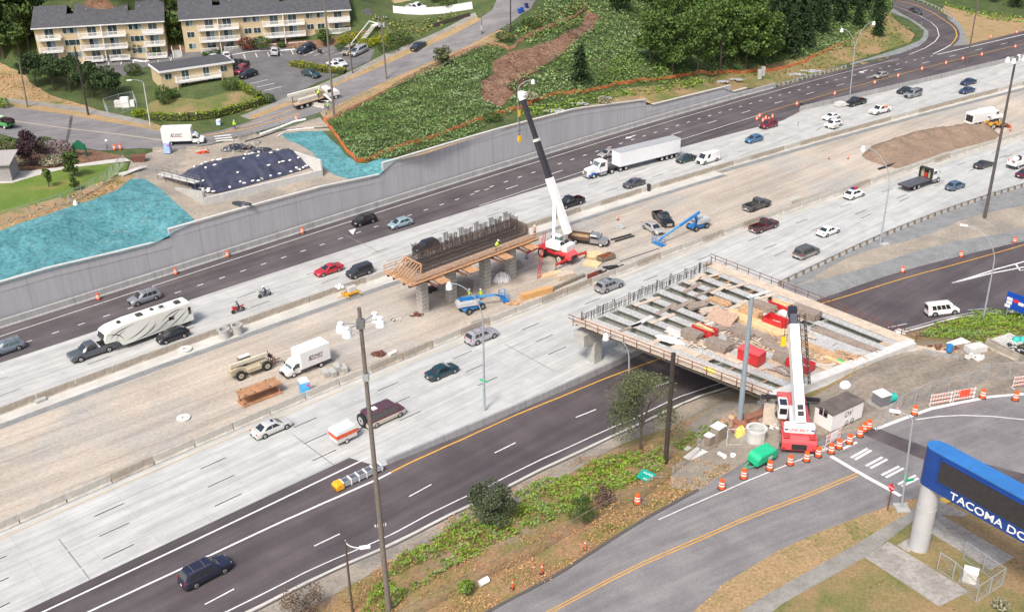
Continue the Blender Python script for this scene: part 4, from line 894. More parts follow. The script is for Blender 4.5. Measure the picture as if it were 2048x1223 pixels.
CARS = [ # kind, px, py, heading, colour, label, category, group, extra
 ('suv',12,694,'F',(.20,.24,.29),'silver blue SUV cut by the left edge, on the dark far lanes','SUV',GF,dict(rack=True,glass=GLW)),
 ('suv',289,594,'F',(.28,.30,.33),'silver grey off-road SUV on the dark lane beside the long camping trailer','SUV',GF,dict(rack=True)),
 ('hatch',345,669,'F',BLK,'black hatchback between the camping trailer and the barrier','car',GF,dict(L=4.5,H=1.6)),
 ('coupe',657,537,'F',(.55,.03,.045),'bright red coupe on the far carriageway','car',GF,dict(rim=RIM)),
 ('boxy',719,542,'F',(.05,.052,.06),'boxy dark grey SUV beside the barrier, behind the red coupe','SUV',GF,dict(L=4.3)),
 ('suv',728,440,'F',BLK,'black SUV on the dark lane below the high retaining wall','SUV',GF,dict(L=4.5,rack=True)),
 ('hatch',801,445,'F',(.33,.45,.50),'light blue hatchback on the dark lane, behind the black SUV','car',GF,dict(L=4.5)),
 ('suv',852,492,'F',BLK,'black SUV half hidden behind the rebar cage of the new pier','SUV',GF,dict(L=4.6)),
 ('pickup',1140,404,'F',BLK,'black crew cab pickup passing right beside the white part of the median crane boom','pickup truck',GF,dict(L=5.7)),
 ('sedan',1268,365,'F',(.10,.095,.11),'dark grey sedan in the lane along the barrier below the semi trailer','car',GF,{}),
 ('sedan',1217,306,'F',(.42,.40,.38),'beige silver car mostly hidden behind the white semi trailer','car',GF,{}),
 ('sedan',1372,316,'F',(.03,.06,.065),'dark green sedan right behind the white semi trailer','car',GF,dict(L=4.6)),
 ('van',1416,317,'F',WHT,'white cargo van without side windows, behind the dark green sedan','van',GF,dict(nowin=True,L=5.4)),
 ('hatch',1508,277,'F',(.08,.19,.34),'bright blue hatchback on the far carriageway','car',GF,dict(L=4.4)),
 ('suv',1537,249,'F',(.22,.02,.04),'dark red SUV beside the cluster of orange barrels','SUV',GF,dict(L=4.5)),
 ('coupe',1663,232,'F',WHT,'white coupe behind the white wagon on the far carriageway','car',GF,dict(L=4.8)),
 ('hatch',1667,247,'F',WHT,'white wagon by the barrier in front of the white coupe','car',GF,dict(L=4.5,H=1.55)),
 ('pickup',1711,204,'F',BLK,'black crew cab pickup below the double street light','pickup truck',GF,dict()),
 ('pickup',1760,220,'F',WHT,'white work pickup with amber light bar beside the barrier','pickup truck',GF,dict(bed=(.5,.5,.5))),
 ('sedan',1810,180,'F',(.04,.042,.05),'dark sedan half behind the grey SUV with roof canopy','car',GF,{}),
 ('suv',1826,188,'F',(.27,.28,.30),'grey SUV with dark rear canopy overtaking the dark sedan','SUV',GF,dict(L=5.1,H=1.85,rack=True)),
 ('sedan',1937,163,'F',NAV,'navy blue sedan, upper one of the two blue sedans at the far right','car',GF,{}),
 ('sedan',1934,180,'F',(.045,.07,.16),'dark blue sedan nearest the barrier, lower one of the two blue sedans','car',GF,dict(L=4.6)),
 ('hatch',1762,150,'F',(.38,.37,.35),'beige hatchback in the exit lanes beside the orange barrels','car',GF,dict(L=4.4)),
 ('suv',410,1141,'N',(.025,.028,.06),'dark navy SUV with roof rack, nearest vehicle at the lower left','SUV',GN,dict(L=5.0,W=1.88,H=1.82,rack=True,sun=False,lower=(.03,.035,.055))),
 ('sedan',543,852,'N',(.66,.66,.64),'pearl white sedan with sunroof beside the near barrier','car',GN,dict(L=4.9,sun=True)),
 ('sedan',884,740,'N',(.015,.055,.075),'dark teal green sedan in the middle of the near carriageway','car',GN,dict(L=4.6,glass=None)),
 ('suv',963,670,'N',(.45,.43,.48),'silver lilac SUV passing behind the curved street light','SUV',GN,dict(L=4.9,rack=True)),
 ('suv',1219,569,'N',(.33,.34,.36),'silver crossover beside the barrier near the red steel plate','SUV',GN,dict(L=4.8,H=1.62,rack=True,sun=True)),
 ('minivan',1613,503,'N',(.13,.125,.12),'grey minivan with silver sills on the near carriageway','minivan',GN,dict(lower=(.40,.38,.35),rack=True)),
 ('pickup',1528,451,'N',(.10,.025,.03),'maroon crew cab pickup with empty black bed','pickup truck',GN,dict(rim=RIM)),
 ('sedan',1657,460,'N',(.78,.78,.78),'white sedan ahead of the maroon pickup','car',GN,dict(L=4.7)),
 ('hatch',1709,387,'N',WHT,'white crossover with red and blue bags tied on its roof','SUV',GN,dict(L=4.6,H=1.62,lower=None)),
 ('hatch',1911,370,'N',(.09,.16,.25),'steel blue hatchback to the right of the flatbed truck','car',GN,dict(L=4.4)),
 ('coupe',1968,327,'N',(.05,.05,.055),'charcoal coupe passing behind the tall wooden pole','car',GN,dict(L=4.8)),
 ('sedan',2052,345,'N',(.10,.02,.05),'dark red car cut by the right edge','car',GN,{}),
 ('van',1885,619,(1858,622,1912,618),WHT,'small white panel van on the dark ramp road','van',GN,dict(L=4.5,W=1.85,H=1.85)),
 ('pickup',1514,409,'N',(.10,.10,.105),'charcoal crew cab pickup parked in the dirt median by the barrier','pickup truck',None,dict(rim=RIMD)),
 ('pickup',1326,437,(1312,425,1345,455),BLK,'black crew cab pickup parked in the dirt beside the silver sedan','pickup truck',None,dict(rim=RIMD)),
 ('sedan',1306,454,(1290,443,1325,464),(.46,.45,.44),'silver sedan parked in the dirt beside the black pickup','car',None,{}),
]
UPC = [
 ('sedan',837,91,(828,98,848,84),(.025,.035,.045),'black sedan driving down the hill street','car',None,dict(L=4.7),1),
 ('sedan',548,101,(548,108,548,95),(.62,.62,.62),'small white car parked with its tail to the lot, middle of the apartment front','car',GP_,dict(L=4.3),0),
 ('suv',612,97,(620,94,603,101),(.02,.03,.055),'dark blue SUV parked before the right apartment building','SUV',GP_,dict(),0),
 ('sedan',453,110,(453,116,450,104),(.68,.68,.68),'white car parked behind the flat roof of the small house','car',GP_,dict(L=4.3),0),
 ('sedan',427,114,(428,118,425,108),(.5,.52,.56),'pale blue car mostly hidden behind the small house','car',GP_,dict(L=4.3),0),
 ('pickup',476,129,(468,132,486,126),(.05,.05,.05),'dark grey pickup parked behind the right corner of the small house','pickup truck',GP_,dict(L=5.4),0),
 ('suv',483,140,(493,136,473,146),(.30,.025,.045),'red SUV parked between the grey pickup and the black hatchback','SUV',GP_,dict(L=4.4),0),
 ('hatch',496,148,(506,146,486,152),BLK,'black hatchback parked at the end of the row by the small house','car',GP_,dict(L=4.4,H=1.6),0),
 ('sedan',622,146,(612,143,634,149),(.03,.075,.085),'dark green sedan crossing the parking lot below the yellow hedge','car',GP_,dict(L=4.6),0),
 ('coupe',669,129,(660,126,680,132),(.70,.70,.70),'white convertible parked beside the white coupe near the street','car',GP_,dict(L=4.3,H=1.25),0),
 ('coupe',680,124,(671,120,690,128),(.66,.67,.68),'white coupe parked above the white convertible','car',GP_,dict(L=4.6),0),
 ('suv',699,101,(706,97,694,106),(.36,.32,.25),'beige SUV parked beside the silver minivan','SUV',GP_,dict(L=4.5),0),
 ('minivan',718,102,(730,96,706,109),(.40,.42,.44),'silver minivan parked beside the green bank with stairs','minivan',GP_,dict(),0),
 ('hatch',1831,22,(1822,19,1840,26),(.06,.065,.07),'dark hatchback driving down the curved exit ramp','car',None,dict(L=4.3),0),
]
for k,px,py,hd,c,lab,cat,grp,ex in CARS:
 nm = {'SUV':'suv','car':'car','pickup truck':'pickup_truck','van':'van','minivan':'minivan'}[cat]
 o = car(k,c,nm,**ex); tag(o,lab,cat,grp); place(o,px,py,hd)
 if 'amber light bar' in lab:
  MB().cb((.35,0,2.0),(.2,1.1,.1)).build('light_bar', M((.8,.3,.03),.4), o); MB().cb((-1.5,.1,1.2),(1.2,.9,.35)).build('bed_load', M((.75,.25,.06),.7), o)
 if 'rear canopy' in lab: MB().box(-2.45,-.82,1.05,-1.2,.82,1.82).build('canopy', M((.06,.06,.065),.4), o, bev=.06)
 if 'bags tied' in lab:
  b1 = MB().cb((-.35,.1,1.75),(1.0,.9,.26),.1).build('roof_bag', M((.02,.025,.12),.7), o, bev=.06); b2 = MB().cb((-.1,-.25,1.92),(.9,.55,.2),.3).build('roof_bag', M((.5,.02,.03),.7), o, bev=.06)
for k,px,py,hd,c,lab,cat,grp,ex,_ in UPC:
 nm = {'SUV':'suv','car':'car','pickup truck':'pickup_truck','van':'van','minivan':'minivan'}[cat]
 o = car(k,c,nm,**ex); tag(o,lab,cat,grp); place(o,px,py,hd,TU,dz=.09)
# ================= buildings and vegetation
RS = np.random.RandomState(11)
def leafmat(name, dark, light, extra=None, sc=.35, tr=.25, ex=(.60,.72)):
 m, nt, b = newmat(name); g = nt.nodes.new('ShaderNodeNewGeometry')
 f = noise(nt, g.outputs['Position'], sc, 3, .6)
 ad = nt.nodes.new('ShaderNodeMath'); ad.operation = 'MULTIPLY_ADD'; ad.inputs[1].default_value = .45; nt.links.new(g.outputs['Random Per Island'], ad.inputs[0]);
 sb = nt.nodes.new('ShaderNodeMath'); sb.operation = 'SUBTRACT'; sb.inputs[1].default_value = .22; nt.links.new(f, sb.inputs[0]); nt.links.new(sb.outputs[0], ad.inputs[2])
 col = ramp_mix(nt, ad.outputs[0], [dark, light], [.2,.75])
 if extra:
  gt = nt.nodes.new('ShaderNodeMath'); gt.operation = 'MULTIPLY'; nt.links.new(ramp_mix(nt, noise(nt, g.outputs['Position'], sc*.5, 4, .7), [(0,)*3,(1,)*3], list(ex)), gt.inputs[0]);
  g2 = nt.nodes.new('ShaderNodeMath'); g2.operation = 'GREATER_THAN'; g2.inputs[1].default_value = .5; nt.links.new(g.outputs['Random Per Island'], g2.inputs[0]); nt.links.new(g2.outputs[0], gt.inputs[1])
  col = mix(nt, col, extra, gt.outputs[0])
 nt.links.new(col, b.inputs['Base Color']); b.inputs['Roughness'].default_value = .65; b.inputs['Specular IOR Level'].default_value = .25
 return m
LM = dict(
 broad=leafmat('foliage', (.028,.058,.014),(.125,.20,.045)), conifer=leafmat('conifer_needles', (.012,.026,.011),(.05,.085,.032)), pine=leafmat('pine_needles', (.012,.028,.012),(.065,.105,.035)),
 brush=leafmat('bramble_leaves', (.055,.115,.025),(.19,.30,.085), (.29,.37,.22), .11, ex=(.44,.68)), weed=leafmat('weed_leaves', (.06,.12,.010),(.27,.40,.04), (.17,.25,.11), .5, ex=(.45,.6)),
 hedge=leafmat('hedge_leaves', (.10,.17,.008),(.28,.37,.03),None,1.2), juniper=leafmat('yellow_juniper', (.09,.13,.01),(.33,.33,.02),None,.6), shrub=leafmat('shrub_leaves', (.024,.052,.014),(.105,.16,.04)),
 purple=leafmat('purple_leaves', (.022,.012,.018),(.09,.05,.06)), pink=leafmat('pink_blossom', (.12,.09,.09),(.36,.28,.29)), cream=leafmat('cream_blossom', (.14,.15,.08),(.48,.44,.32)), red=leafmat('red_flower_shrub', (.03,.05,.02),(.10,.10,.04),(.35,.03,.06),1.5,ex=(.4,.5)),
 olive=leafmat('olive_leaves', (.045,.06,.03),(.17,.19,.09)), brown=leafmat('dry_twigs', (.09,.06,.045),(.20,.14,.10)), drygrass=leafmat('dry_grass_blades', (.26,.14,.06),(.60,.36,.17)), grassb=leafmat('grass_blades',(.06,.09,.015),(.20,.25,.05),(.36,.26,.10),.4,ex=(.4,.55)))
TRK = M((.10,.085,.07),.9,var=.3,name='bark'); TRKG = M((.26,.25,.22),.9,var=.3)
def leafcloud(name, C, size, mat, parent=None, flat=.0, asp=.6):
 C = np.asarray(C); n = len(C); s = size*(.6+.8*RS.rand(n))[:,None]
 d = RS.randn(n,3); d[:,2] = np.abs(d[:,2])*(1+flat*3)+flat; d /= np.linalg.norm(d,axis=1)[:,None]
 a = np.cross(d, RS.randn(n,3)); a /= np.linalg.norm(a,axis=1)[:,None]; b = np.cross(d,a)
 a *= s*.5; b *= s*.5*asp
 V = np.stack([C-a-b*.4, C+b*-1.0, C+a-b*.4, C+a*.5+b, C-a*.5+b],1).reshape(-1,3); k = 5
 me = bpy.data.meshes.new(name); me.vertices.add(len(V)); me.vertices.foreach_set('co', V.ravel().astype(np.float32))
 me.loops.add(n*k); me.loops.foreach_set('vertex_index', np.arange(n*k,dtype=np.int32)); me.polygons.add(n); me.polygons.foreach_set('loop_start', np.arange(0,n*k,k,dtype=np.int32))
 me.update(calc_edges=True); me.materials.append(mat); o = bpy.data.objects.new(name, me); COL.objects.link(o)
 if parent is not None: o.parent = parent
 return o
def ballpts(c, r, n, sh=.55):
 d = RS.randn(n,3); d /= np.linalg.norm(d,axis=1)[:,None]; rr = (sh+(1-sh)*RS.rand(n)**.5)[:,None]; return np.array(c)+d*rr*np.array(r)
def crown_pts(kind, h, r, n):
 P_ = []
 if kind == 'conifer':
  nl = int(h*1.6);
  for k in range(nl):
   t = (k+.5)/nl; z = h*(.10+.90*t); rr = r*(1-t)**.8*(.75+.4*RS.rand())+.12; nb = max(4,int(9*(1-t)+3))
   for j in range(nb):
    a = 2*math.pi*j/nb+RS.rand()*.8; L_ = rr*(.7+.5*RS.rand()); m = max(3,int(n/(nl*nb))); q = RS.rand(m)
    P_.append(np.stack([np.cos(a)*L_*q+RS.randn(m)*.12, np.sin(a)*L_*q+RS.randn(m)*.12, z-q*L_*.28+RS.randn(m)*.10],1))
 elif kind == 'pine':
  for k in range(13):
   a = RS.rand()*6.28; q = RS.rand()**.6; c = (math.cos(a)*q*r*.8, math.sin(a)*q*r*.8, h*(.45+.5*RS.rand()*(1-.45*q))); s = r*(.28+.2*RS.rand()); P_.append(ballpts(c,(s,s,s*.55),n//13,.3))
 else:
  nb = 20
  for k in range(nb):
   a = RS.rand()*6.28; t = RS.rand(); z = h*(.28+.66*t); w_ = r*math.sin(math.pi*(.22+.68*t))**.7; q = RS.rand()**.5*.75; s = r*(.24+.20*RS.rand())
   P_.append(ballpts((math.cos(a)*q*w_, math.sin(a)*q*w_, z),(s,s,s*.8),n//nb,.35))
 return np.concatenate(P_)
def make_tree(kind, h, r, mat, n, ls, name='tree', trunk=None, sparse=False, cat='tree'):
 root = empty(name, (0,0,0)); mb = MB(); tr = .012*h+.07
 lean = [(0,0,-.3),(RS.randn()*.1,RS.randn()*.1,h*.35),(RS.randn()*.25,RS.randn()*.25,h*.8)]
 mb.tube(lean, tr, 8, tr*.4)
 C = crown_pts(kind, h, r, n)
 if kind != 'conifer':
  for k in range(9):
   q = C[RS.randint(len(C))]; z0 = min(h*(.22+.3*RS.rand()), q[2]*.8); b0 = np.array([lean[1][0]*z0/(h*.35), lean[1][1]*z0/(h*.35), z0]); mid = (b0+q)/2+[0,0,.3]; mb.tube([tuple(b0),tuple(mid),tuple(q)], tr*.45, 6, tr*.12)
 mb.build('trunk', trunk or TRK, root); leafcloud('crown', C, ls, mat, root); return root
def inpoly(X, Y, poly):
 c = np.zeros(len(X),bool); n = len(poly)
 for i in range(n):
  x1,y1 = poly[i]; x2,y2 = poly[(i+1)%n]
  if y1 == y2: continue
  c ^= ((y1>Y)!=(y2>Y)) & (X < (x2-x1)*(Y-y1)/(y2-y1)+x1)
 return c
def hmv(T, X, Y):
 gx = np.clip((X-GX0)/GS,0,GNX-1.001); gy = np.clip((Y-GY0)/GS,0,GNY-1.001); i = gx.astype(int); j = gy.astype(int); a = gx-i; b = gy-j; Z = T.Z
 return Z[j,i]*(1-a)*(1-b)+Z[j,i+1]*a*(1-b)+Z[j+1,i]*(1-a)*b+Z[j+1,i+1]*a*b
def field(name, poly, T, dens, size, hgt, mat, label, cat='undergrowth', gap=.0, flat=.3, world=False, holes=()):
 """dense low growth over an area, in mounds"""
 pw = poly if world else pix(poly, T); xs = [p[0] for p in pw]; ys = [p[1] for p in pw]
 A = (max(xs)-min(xs))*(max(ys)-min(ys)); n = int(A*dens); X = RS.uniform(min(xs),max(xs),n); Y = RS.uniform(min(ys),max(ys),n); k = inpoly(X,Y,pw)
 for h in holes: k &= ~inpoly(X,Y,pix(h,T))
 if T is TU: k &= (-X*SA+Y*CA) > np.interp(X*CA+Y*SA, VBU, VBV)+2.1
 X, Y = X[k], Y[k]
 m = .5+.30*np.sin(X*.33+1.1*np.sin(Y*.27))*np.sin(Y*.37+.9*np.sin(X*.22))+.25*np.sin(X*.9+1.3*np.sin(Y*.53))+.25*np.sin(Y*1.1+1.7*np.sin(X*.41)+2)+.18*np.sin(X*2.7+Y*1.9)+.18*np.sin(X*1.7-Y*3.1+1)
 if gap: kk = m > gap*RS.uniform(.6,1.4,len(m)); X,Y,m = X[kk],Y[kk],m[kk]
 Z = hmv(T,X,Y)+hgt*np.clip(m,.05,1.5)*RS.uniform(.45,1,len(X))
 o = leafcloud(name, np.stack([X,Y,Z],1), size, mat, flat=flat); tag(o, label, cat, kind='stuff'); return o
# ---- undergrowth
fence1 = [(715,325),(690,300),(668,270),(652,245),(690,228),(760,190),(820,150),(900,118),(960,98),(975,92)]
field('brambles', [(715,322),(690,300),(668,270),(655,243),(700,226),(770,188),(840,142),(905,118),(965,96),(1010,98),(985,125),(985,150),(962,165),(968,205),(990,240),(960,262),(880,292),(800,318),(760,322)], TU, 15, .34, 1.35, LM['brush'], 'dense green bramble bank between the hill street and the retaining wall')
field('brambles', [(1030,72),(1000,60),(1040,48),(1085,20),(1100,-15),(1500,-60),(1790,-30),(1785,20),(1700,95),(1600,118),(1500,132),(1400,152),(1300,166),(1200,182),(1100,205),(1040,215),(1010,235),(990,240),(968,205),(1000,215),(1030,190),(1010,175),(1075,140),(1120,112),(1150,85),(1185,60),(1200,30),(1172,22),(1160,55),(1110,80),(1060,90)], TU, 6.5, .46, 1.5, LM['brush'], 'large bramble covered hillside below the wood')
field('weeds', [(1040,222),(1100,205),(1200,186),(1300,170),(1400,156),(1450,150),(1440,162),(1380,178),(1290,190),(1200,205),(1120,222),(1060,236)], TU, 5, .5, .7, LM['weed'], 'bright green weeds along the top of the retaining wall')
field('weeds', [(1230,110),(1300,120),(1380,140),(1350,160),(1260,172),(1200,165)], TU, 3, .6, .5, LM['weed'], 'bright green weed patch low on the bramble hillside', flat=.6)
field('weeds', [(1440,150),(1540,128),(1620,112),(1690,80),(1780,28),(1805,48),(1835,70),(1820,86),(1760,106),(1700,125),(1640,145),(1540,162)], TU, 1.5, .55, .35, LM['grassb'], 'rough green and straw coloured grass beside the exit ramp', cat='grass', gap=.45)
field('weeds', [(1890,8),(1960,22),(2060,36),(2060,48),(1990,42),(1930,26),(1895,14)], TU, 3, .6, .6, LM['weed'], 'green weeds at the edge of the wood beyond the ramp')
field('weeds', [(700,1262),(760,1165),(800,1118),(899,1052),(960,1012),(1047,978),(1170,928),(1250,905),(1327,900),(1331,938),(1232,983),(1129,1033),(1006,1082),(930,1125),(882,1150),(820,1190),(740,1262)], TL, 34, .25, .85, LM['weed'], 'lush green weeds on the bank between the dark road and the street', gap=.14)
field('weeds', [(640,1262),(700,1180),(790,1110),(900,1035),(1040,965),(1160,915),(1320,890),(1420,925),(1480,930),(1390,985),(1290,1035),(1205,1085),(1100,1162),(970,1226),(900,1262)], TL, 24, .17, .28, LM['drygrass'], 'dry straw coloured grass on the bank beside the street', cat='grass', gap=.45, flat=.1)
field('weeds', [(1110,1110),(1180,1060),(1280,1015),(1390,960),(1440,930),(1480,925),(1400,975),(1295,1025),(1210,1075),(1130,1125)], TL, 22, .17, .22, LM['grassb'], 'green grass along the kerb of the street', cat='grass', gap=.4, flat=.1)
field('weeds', [(1342,885),(1380,862),(1430,840),(1500,828),(1490,845),(1440,860),(1390,885),(1360,905)], TL, 26, .24, .55, LM['weed'], 'patch of green weeds beside the concrete boxes', gap=.35)
field('weeds', [(1835,672),(1870,652),(1905,640),(1965,624),(2060,622),(2060,668),(2000,676),(1975,690),(1920,680),(1870,676)], TL, 24, .28, .8, LM['weed'], 'green weeds between the ramp road and the work yard')
field('weeds', [(1386,1223),(1450,1165),(1562,1098),(1733,1027),(1827,997),(1812,1028),(1673,1109),(1530,1190),(1482,1223)], TL, 5, .22, .08, LM['drygrass'], 'dry verge grass between the street and the sidewalk', cat='grass', gap=.35, flat=.1)
field('weeds', [(1545,1262),(1730,1118),(1880,1213),(1938,1183),(1860,1135),(1990,1142),(2032,1112),(1960,1062),(1930,1034),(2060,1020),(2060,1262)], TL, 7, .2, .06, LM['grassb'], 'short green and straw lawn round the big sign', cat='grass', gap=.3, flat=.1)
field('weeds', [(-60,105),(0,125),(45,145),(60,165),(100,190),(150,205),(180,212),(100,205),(0,192),(-60,185)], TU, 2.5, .4, .15, LM['drygrass'], 'dry golden grass on the upper verge', cat='grass', gap=.3, flat=.1)
field('weeds', [(800,316),(950,272),(1040,245),(1100,232),(1040,262),(900,296),(820,320)], TU, 3, .4, .3, LM['drygrass'], 'dry grass strip behind the wall top', cat='grass', gap=.35)
field('weeds', [(0,432),(60,414),(130,394),(200,368),(255,350),(235,378),(185,398),(130,416),(60,440),(0,460)], TU, 3, .4, .35, LM['drygrass'], 'dry orange grass above the blue green bank', cat='grass', gap=.45)
field('debris_mulch', [(1195,30),(1172,25),(1160,55),(1110,80),(1060,96),(1020,104),(985,125),(985,150),(965,165),(968,200),(1000,212),(1030,190),(1010,175),(1075,140),(1120,112),(1150,85),(1185,60)], TU, 3, .45, .18, LM['brown'], 'brown brush cuttings on the cleared strip of slope', cat='mulch', gap=.3, flat=.8)
o = field('weeds', [(1110,18),(1175,-10),(1185,25),(1130,62),(1070,78),(1035,72),(1045,50)], TU, 2.5, .6, .6, LM['grassb'], 'yellow green grass beside the top of the hill street', cat='grass')
field('weeds', [(740,30),(850,42),(900,25),(935,30),(870,58),(800,92),(770,100),(745,70)], TU, 2.5, .6, .5, LM['grassb'], 'rough grass bank above the sidewalk of the hill street', cat='grass')
# ---- trees
protoT = {}
def tree_at(px, py, h, r, kind, label, name, grp=None, n=1500, ls=.55, T=None, mat=None, share=None, trunk=None, world=None):
 T = T or TU; mt = mat or LM[{'broad':'broad','conifer':'conifer','pine':'pine'}[kind]]
 p = world if world is not None else G(px,py,T)
 if share and share in protoT:
  s = protoT[share]; o = copy_tree(s[0]); f = h/s[1]; o.scale = (f*rnd.uniform(.9,1.12),f*rnd.uniform(.9,1.12),f)
 else:
  o = make_tree(kind, h, r, mt, n, ls, name, trunk)
  if share: protoT[share] = (o,h)
 put(o, p, rnd.uniform(0,6.28)); return tag(o, label, 'tree', grp)
FW = 'trees of the hillside wood'
for i,(x,y,h,r) in enumerate([(1300,128,13,5),(1345,146,14,5.5),(1395,148,17,6),(1440,145,18,6.5),(1490,140,17,6),(1530,132,14,5),(1330,100,14,5.5),(1385,95,16,6),(1440,90,17,6),(1500,95,17,6),(1350,50,14,6),(1410,40,15,6),(1470,45,15,6),(1300,60,11,5),(1420,0,15,6),(1480,5,15,6),(1360,-10,14,6),(1300,-20,13,5),(1250,-30,12,5),(1540,20,15,6),(1350,-70,15,6),(1440,-70,16,6),(1200,-60,14,6),(1130,-50,12,5)]):
 tree_at(x,y,h,r,'broad','tall leafy green tree in the hillside wood above the exit ramp','broadleaf_tree',FW,4200,.58,share='b%d'%(i%4))
for i,(x,y,h,r) in enumerate([(1545,105,15,4),(1580,110,13,4),(1560,70,17,4.5),(1610,95,12,4),(1600,60,17,4.5),(1640,65,14,4),(1580,30,17,4.5),(1635,30,16,4.5),(1680,45,14,4),(1670,10,16,4.5),(1720,20,15,4.5),(1715,55,10,3.5),(1755,42,11,4),(1745,5,14,4.5),(1620,-5,17,4.5),(1700,-20,17,4.5),(1770,-15,13,4),(1560,-20,18,4.5),(1600,-60,18,5),(1660,-60,18,5),(1740,-60,17,5),(1530,-70,18,5),(1755,72,8,3)]):
 tree_at(x,y,h,r,'conifer','dark evergreen tree in the hillside wood above the exit ramp','evergreen_tree',FW,4200,.6,share='c%d'%(i%3))
for i,(x,y,h,r) in enumerate([(1800,-28,13,4),(1850,-25,14,5),(1900,-15,13,5),(1940,-5,13,5),(1985,5,12,5),(2030,15,12,5),(2070,22,12,5),(1880,-55,16,5),(1930,-45,16,5),(1980,-40,16,5),(2040,-30,16,5),(2090,-20,15,5),(1960,-80,18,5),(2040,-80,18,5),(1860,-90,18,5)]):
 tree_at(x,y,h,r,'conifer' if i%2 else 'broad','dark tree of the wood beyond the curved exit ramp','dark_tree','trees beyond the exit ramp',2600,.8,share=('c%d'%(i%3)) if i%2 else 'd', mat=LM['conifer'] if i%2 else LM['shrub'])
for i,(x,y,h,r) in enumerate([(8,118,14,5),(40,112,15,5),(-20,110,15,5),(58,98,13,4.5),(20,90,17,5.5),(-15,75,17,5.5),(50,65,17,5.5),(10,50,18,6),(-30,40,18,6),(40,25,18,6),(90,2,13,5),(130,-2,14,5),(170,-4,13,5),(210,-6,14,5),(255,-4,13,5),(295,-8,14,5),(335,20,11,4),(345,60,9,3.5),(352,88,7,3),(370,-15,14,5),(420,-20,14,5),(470,-22,15,5),(520,-24,14,5),(570,-25,14,5),(620,-30,14,5),(670,-28,13,5),(30,-20,19,6),(-20,-20,19,6),(100,-50,18,6),(180,-55,18,6),(260,-60,18,6),(340,-65,18,6),(430,-70,18,6),(520,-75,18,6),(610,-78,17,6),(700,-80,17,6),(790,-80,15,5),(880,-85,15,5)]):
 tree_at(x,y,h,r,'broad','dark leafy tree behind the cream apartment buildings','leafy_tree','trees behind the apartment buildings',2200,.8,share='e%d'%(i%3),mat=LM['shrub'])
PG = 'pine clump on the dry verge'
for i,(x,y,h,r,lab) in enumerate([(72,172,7.5,4.0,'leftmost pine of the clump on the dry verge'),(108,180,8,4.2,'second pine from the left in the clump on the dry verge'),(140,186,8,4.2,'pine in the middle of the clump, left of the dark utility pole'),(185,196,7.5,4.1,'pine of the clump just right of the dark utility pole'),(215,198,6.8,3.8,'rightmost pine of the clump, nearest the small fenced boxes'),(105,160,6.5,3.4,'left pine of the back row before the parking lot'),(140,168,6.5,3.4,'middle pine of the back row before the parking lot'),(180,178,6,3.2,'right pine of the back row before the parking lot')]):
 tree_at(x,y,h,r,'pine',lab,'pine_tree',PG,2600,.42)
tree_at(1160,166,8.5,3.0,'conifer','dark pointed evergreen standing alone in the brambles above the wall','evergreen_tree',None,2200,.5,mat=LM['conifer'])
tree_at(1243,22,6,3.6,'pine','dark round evergreen at the top edge above the brambles','evergreen_tree',None,1500,.6,mat=LM['conifer'])
tree_at(887,130,3.8,2.6,'broad','grey green bush beside the hill street above the brambles','bush',None,1600,.35,mat=LM['olive'])
tree_at(66,332,6.2,2.9,'broad','tree with dark purple leaves in the park bed','purple_leaf_tree',None,2600,.35,mat=LM['purple'])
tree_at(150,352,4.6,2.0,'broad','young green tree on the lawn right of the slim one','young_tree',None,1500,.3)
tree_at(98,374,3.6,.9,'broad','slim young tree in a mulch ring on the lawn','young_tree',None,700,.26)
tree_at(150,380,2.6,1.0,'broad','small shrub at the fence below the young green tree','shrub',None,600,.26,mat=LM['shrub'])
tree_at(649,92,4.4,2.2,'broad','small round tree before the right apartment building','garden_tree',None,1500,.3)
tree_at(1281,898,9.4,4.6,'broad','sparse olive green tree on the bank before the curved street light','olive_tree',None,9500,.17,T=TL,mat=LM['olive'])
tree_at(985,1048,5.0,2.9,'broad','dark grey green bush tree on the bank beside the dark road','bush_tree',None,8000,.17,T=TL,mat=leafmat('grey_green_leaves',(.03,.045,.025),(.12,.15,.08)))
tree_at(1165,1040,2.4,1.7,'broad','left of the two dry dark bushes by the street fence','bush',None,3000,.13,T=TL,mat=LM['shrub'])
tree_at(1205,1010,2.0,1.4,'broad','right one of the two dry bushes by the street fence','bush',None,1400,.18,T=TL,mat=LM['brown'])
tree_at(610,1232,3.0,2.6,'broad','leafless brown bush at the bottom edge beside the dark road','bush',None,1600,.16,T=TL,mat=LM['brown'])
tree_at(935,1190,1.6,.9,'broad','small bright green bush beside the white pipe','bush',None,900,.2,T=TL,mat=LM['weed'])
def shrub(px,py,r,h,m,label,T=None,n=500,ls=.26):
 T = T or TU; p = G(px,py,T); root = empty('shrub', p, 0, label, 'shrub')
 mb = MB(); C = ballpts((0,0,h*.55),(r,r,h*.5),n,.55)
 for k in range(5): q = C[RS.randint(len(C))]; mb.tube([(0,0,-.1),tuple(q*.9)],.05,5,.02)
 mb.build('stem', TRK, root); leafcloud('foliage', C, ls, LM[m], root); return root
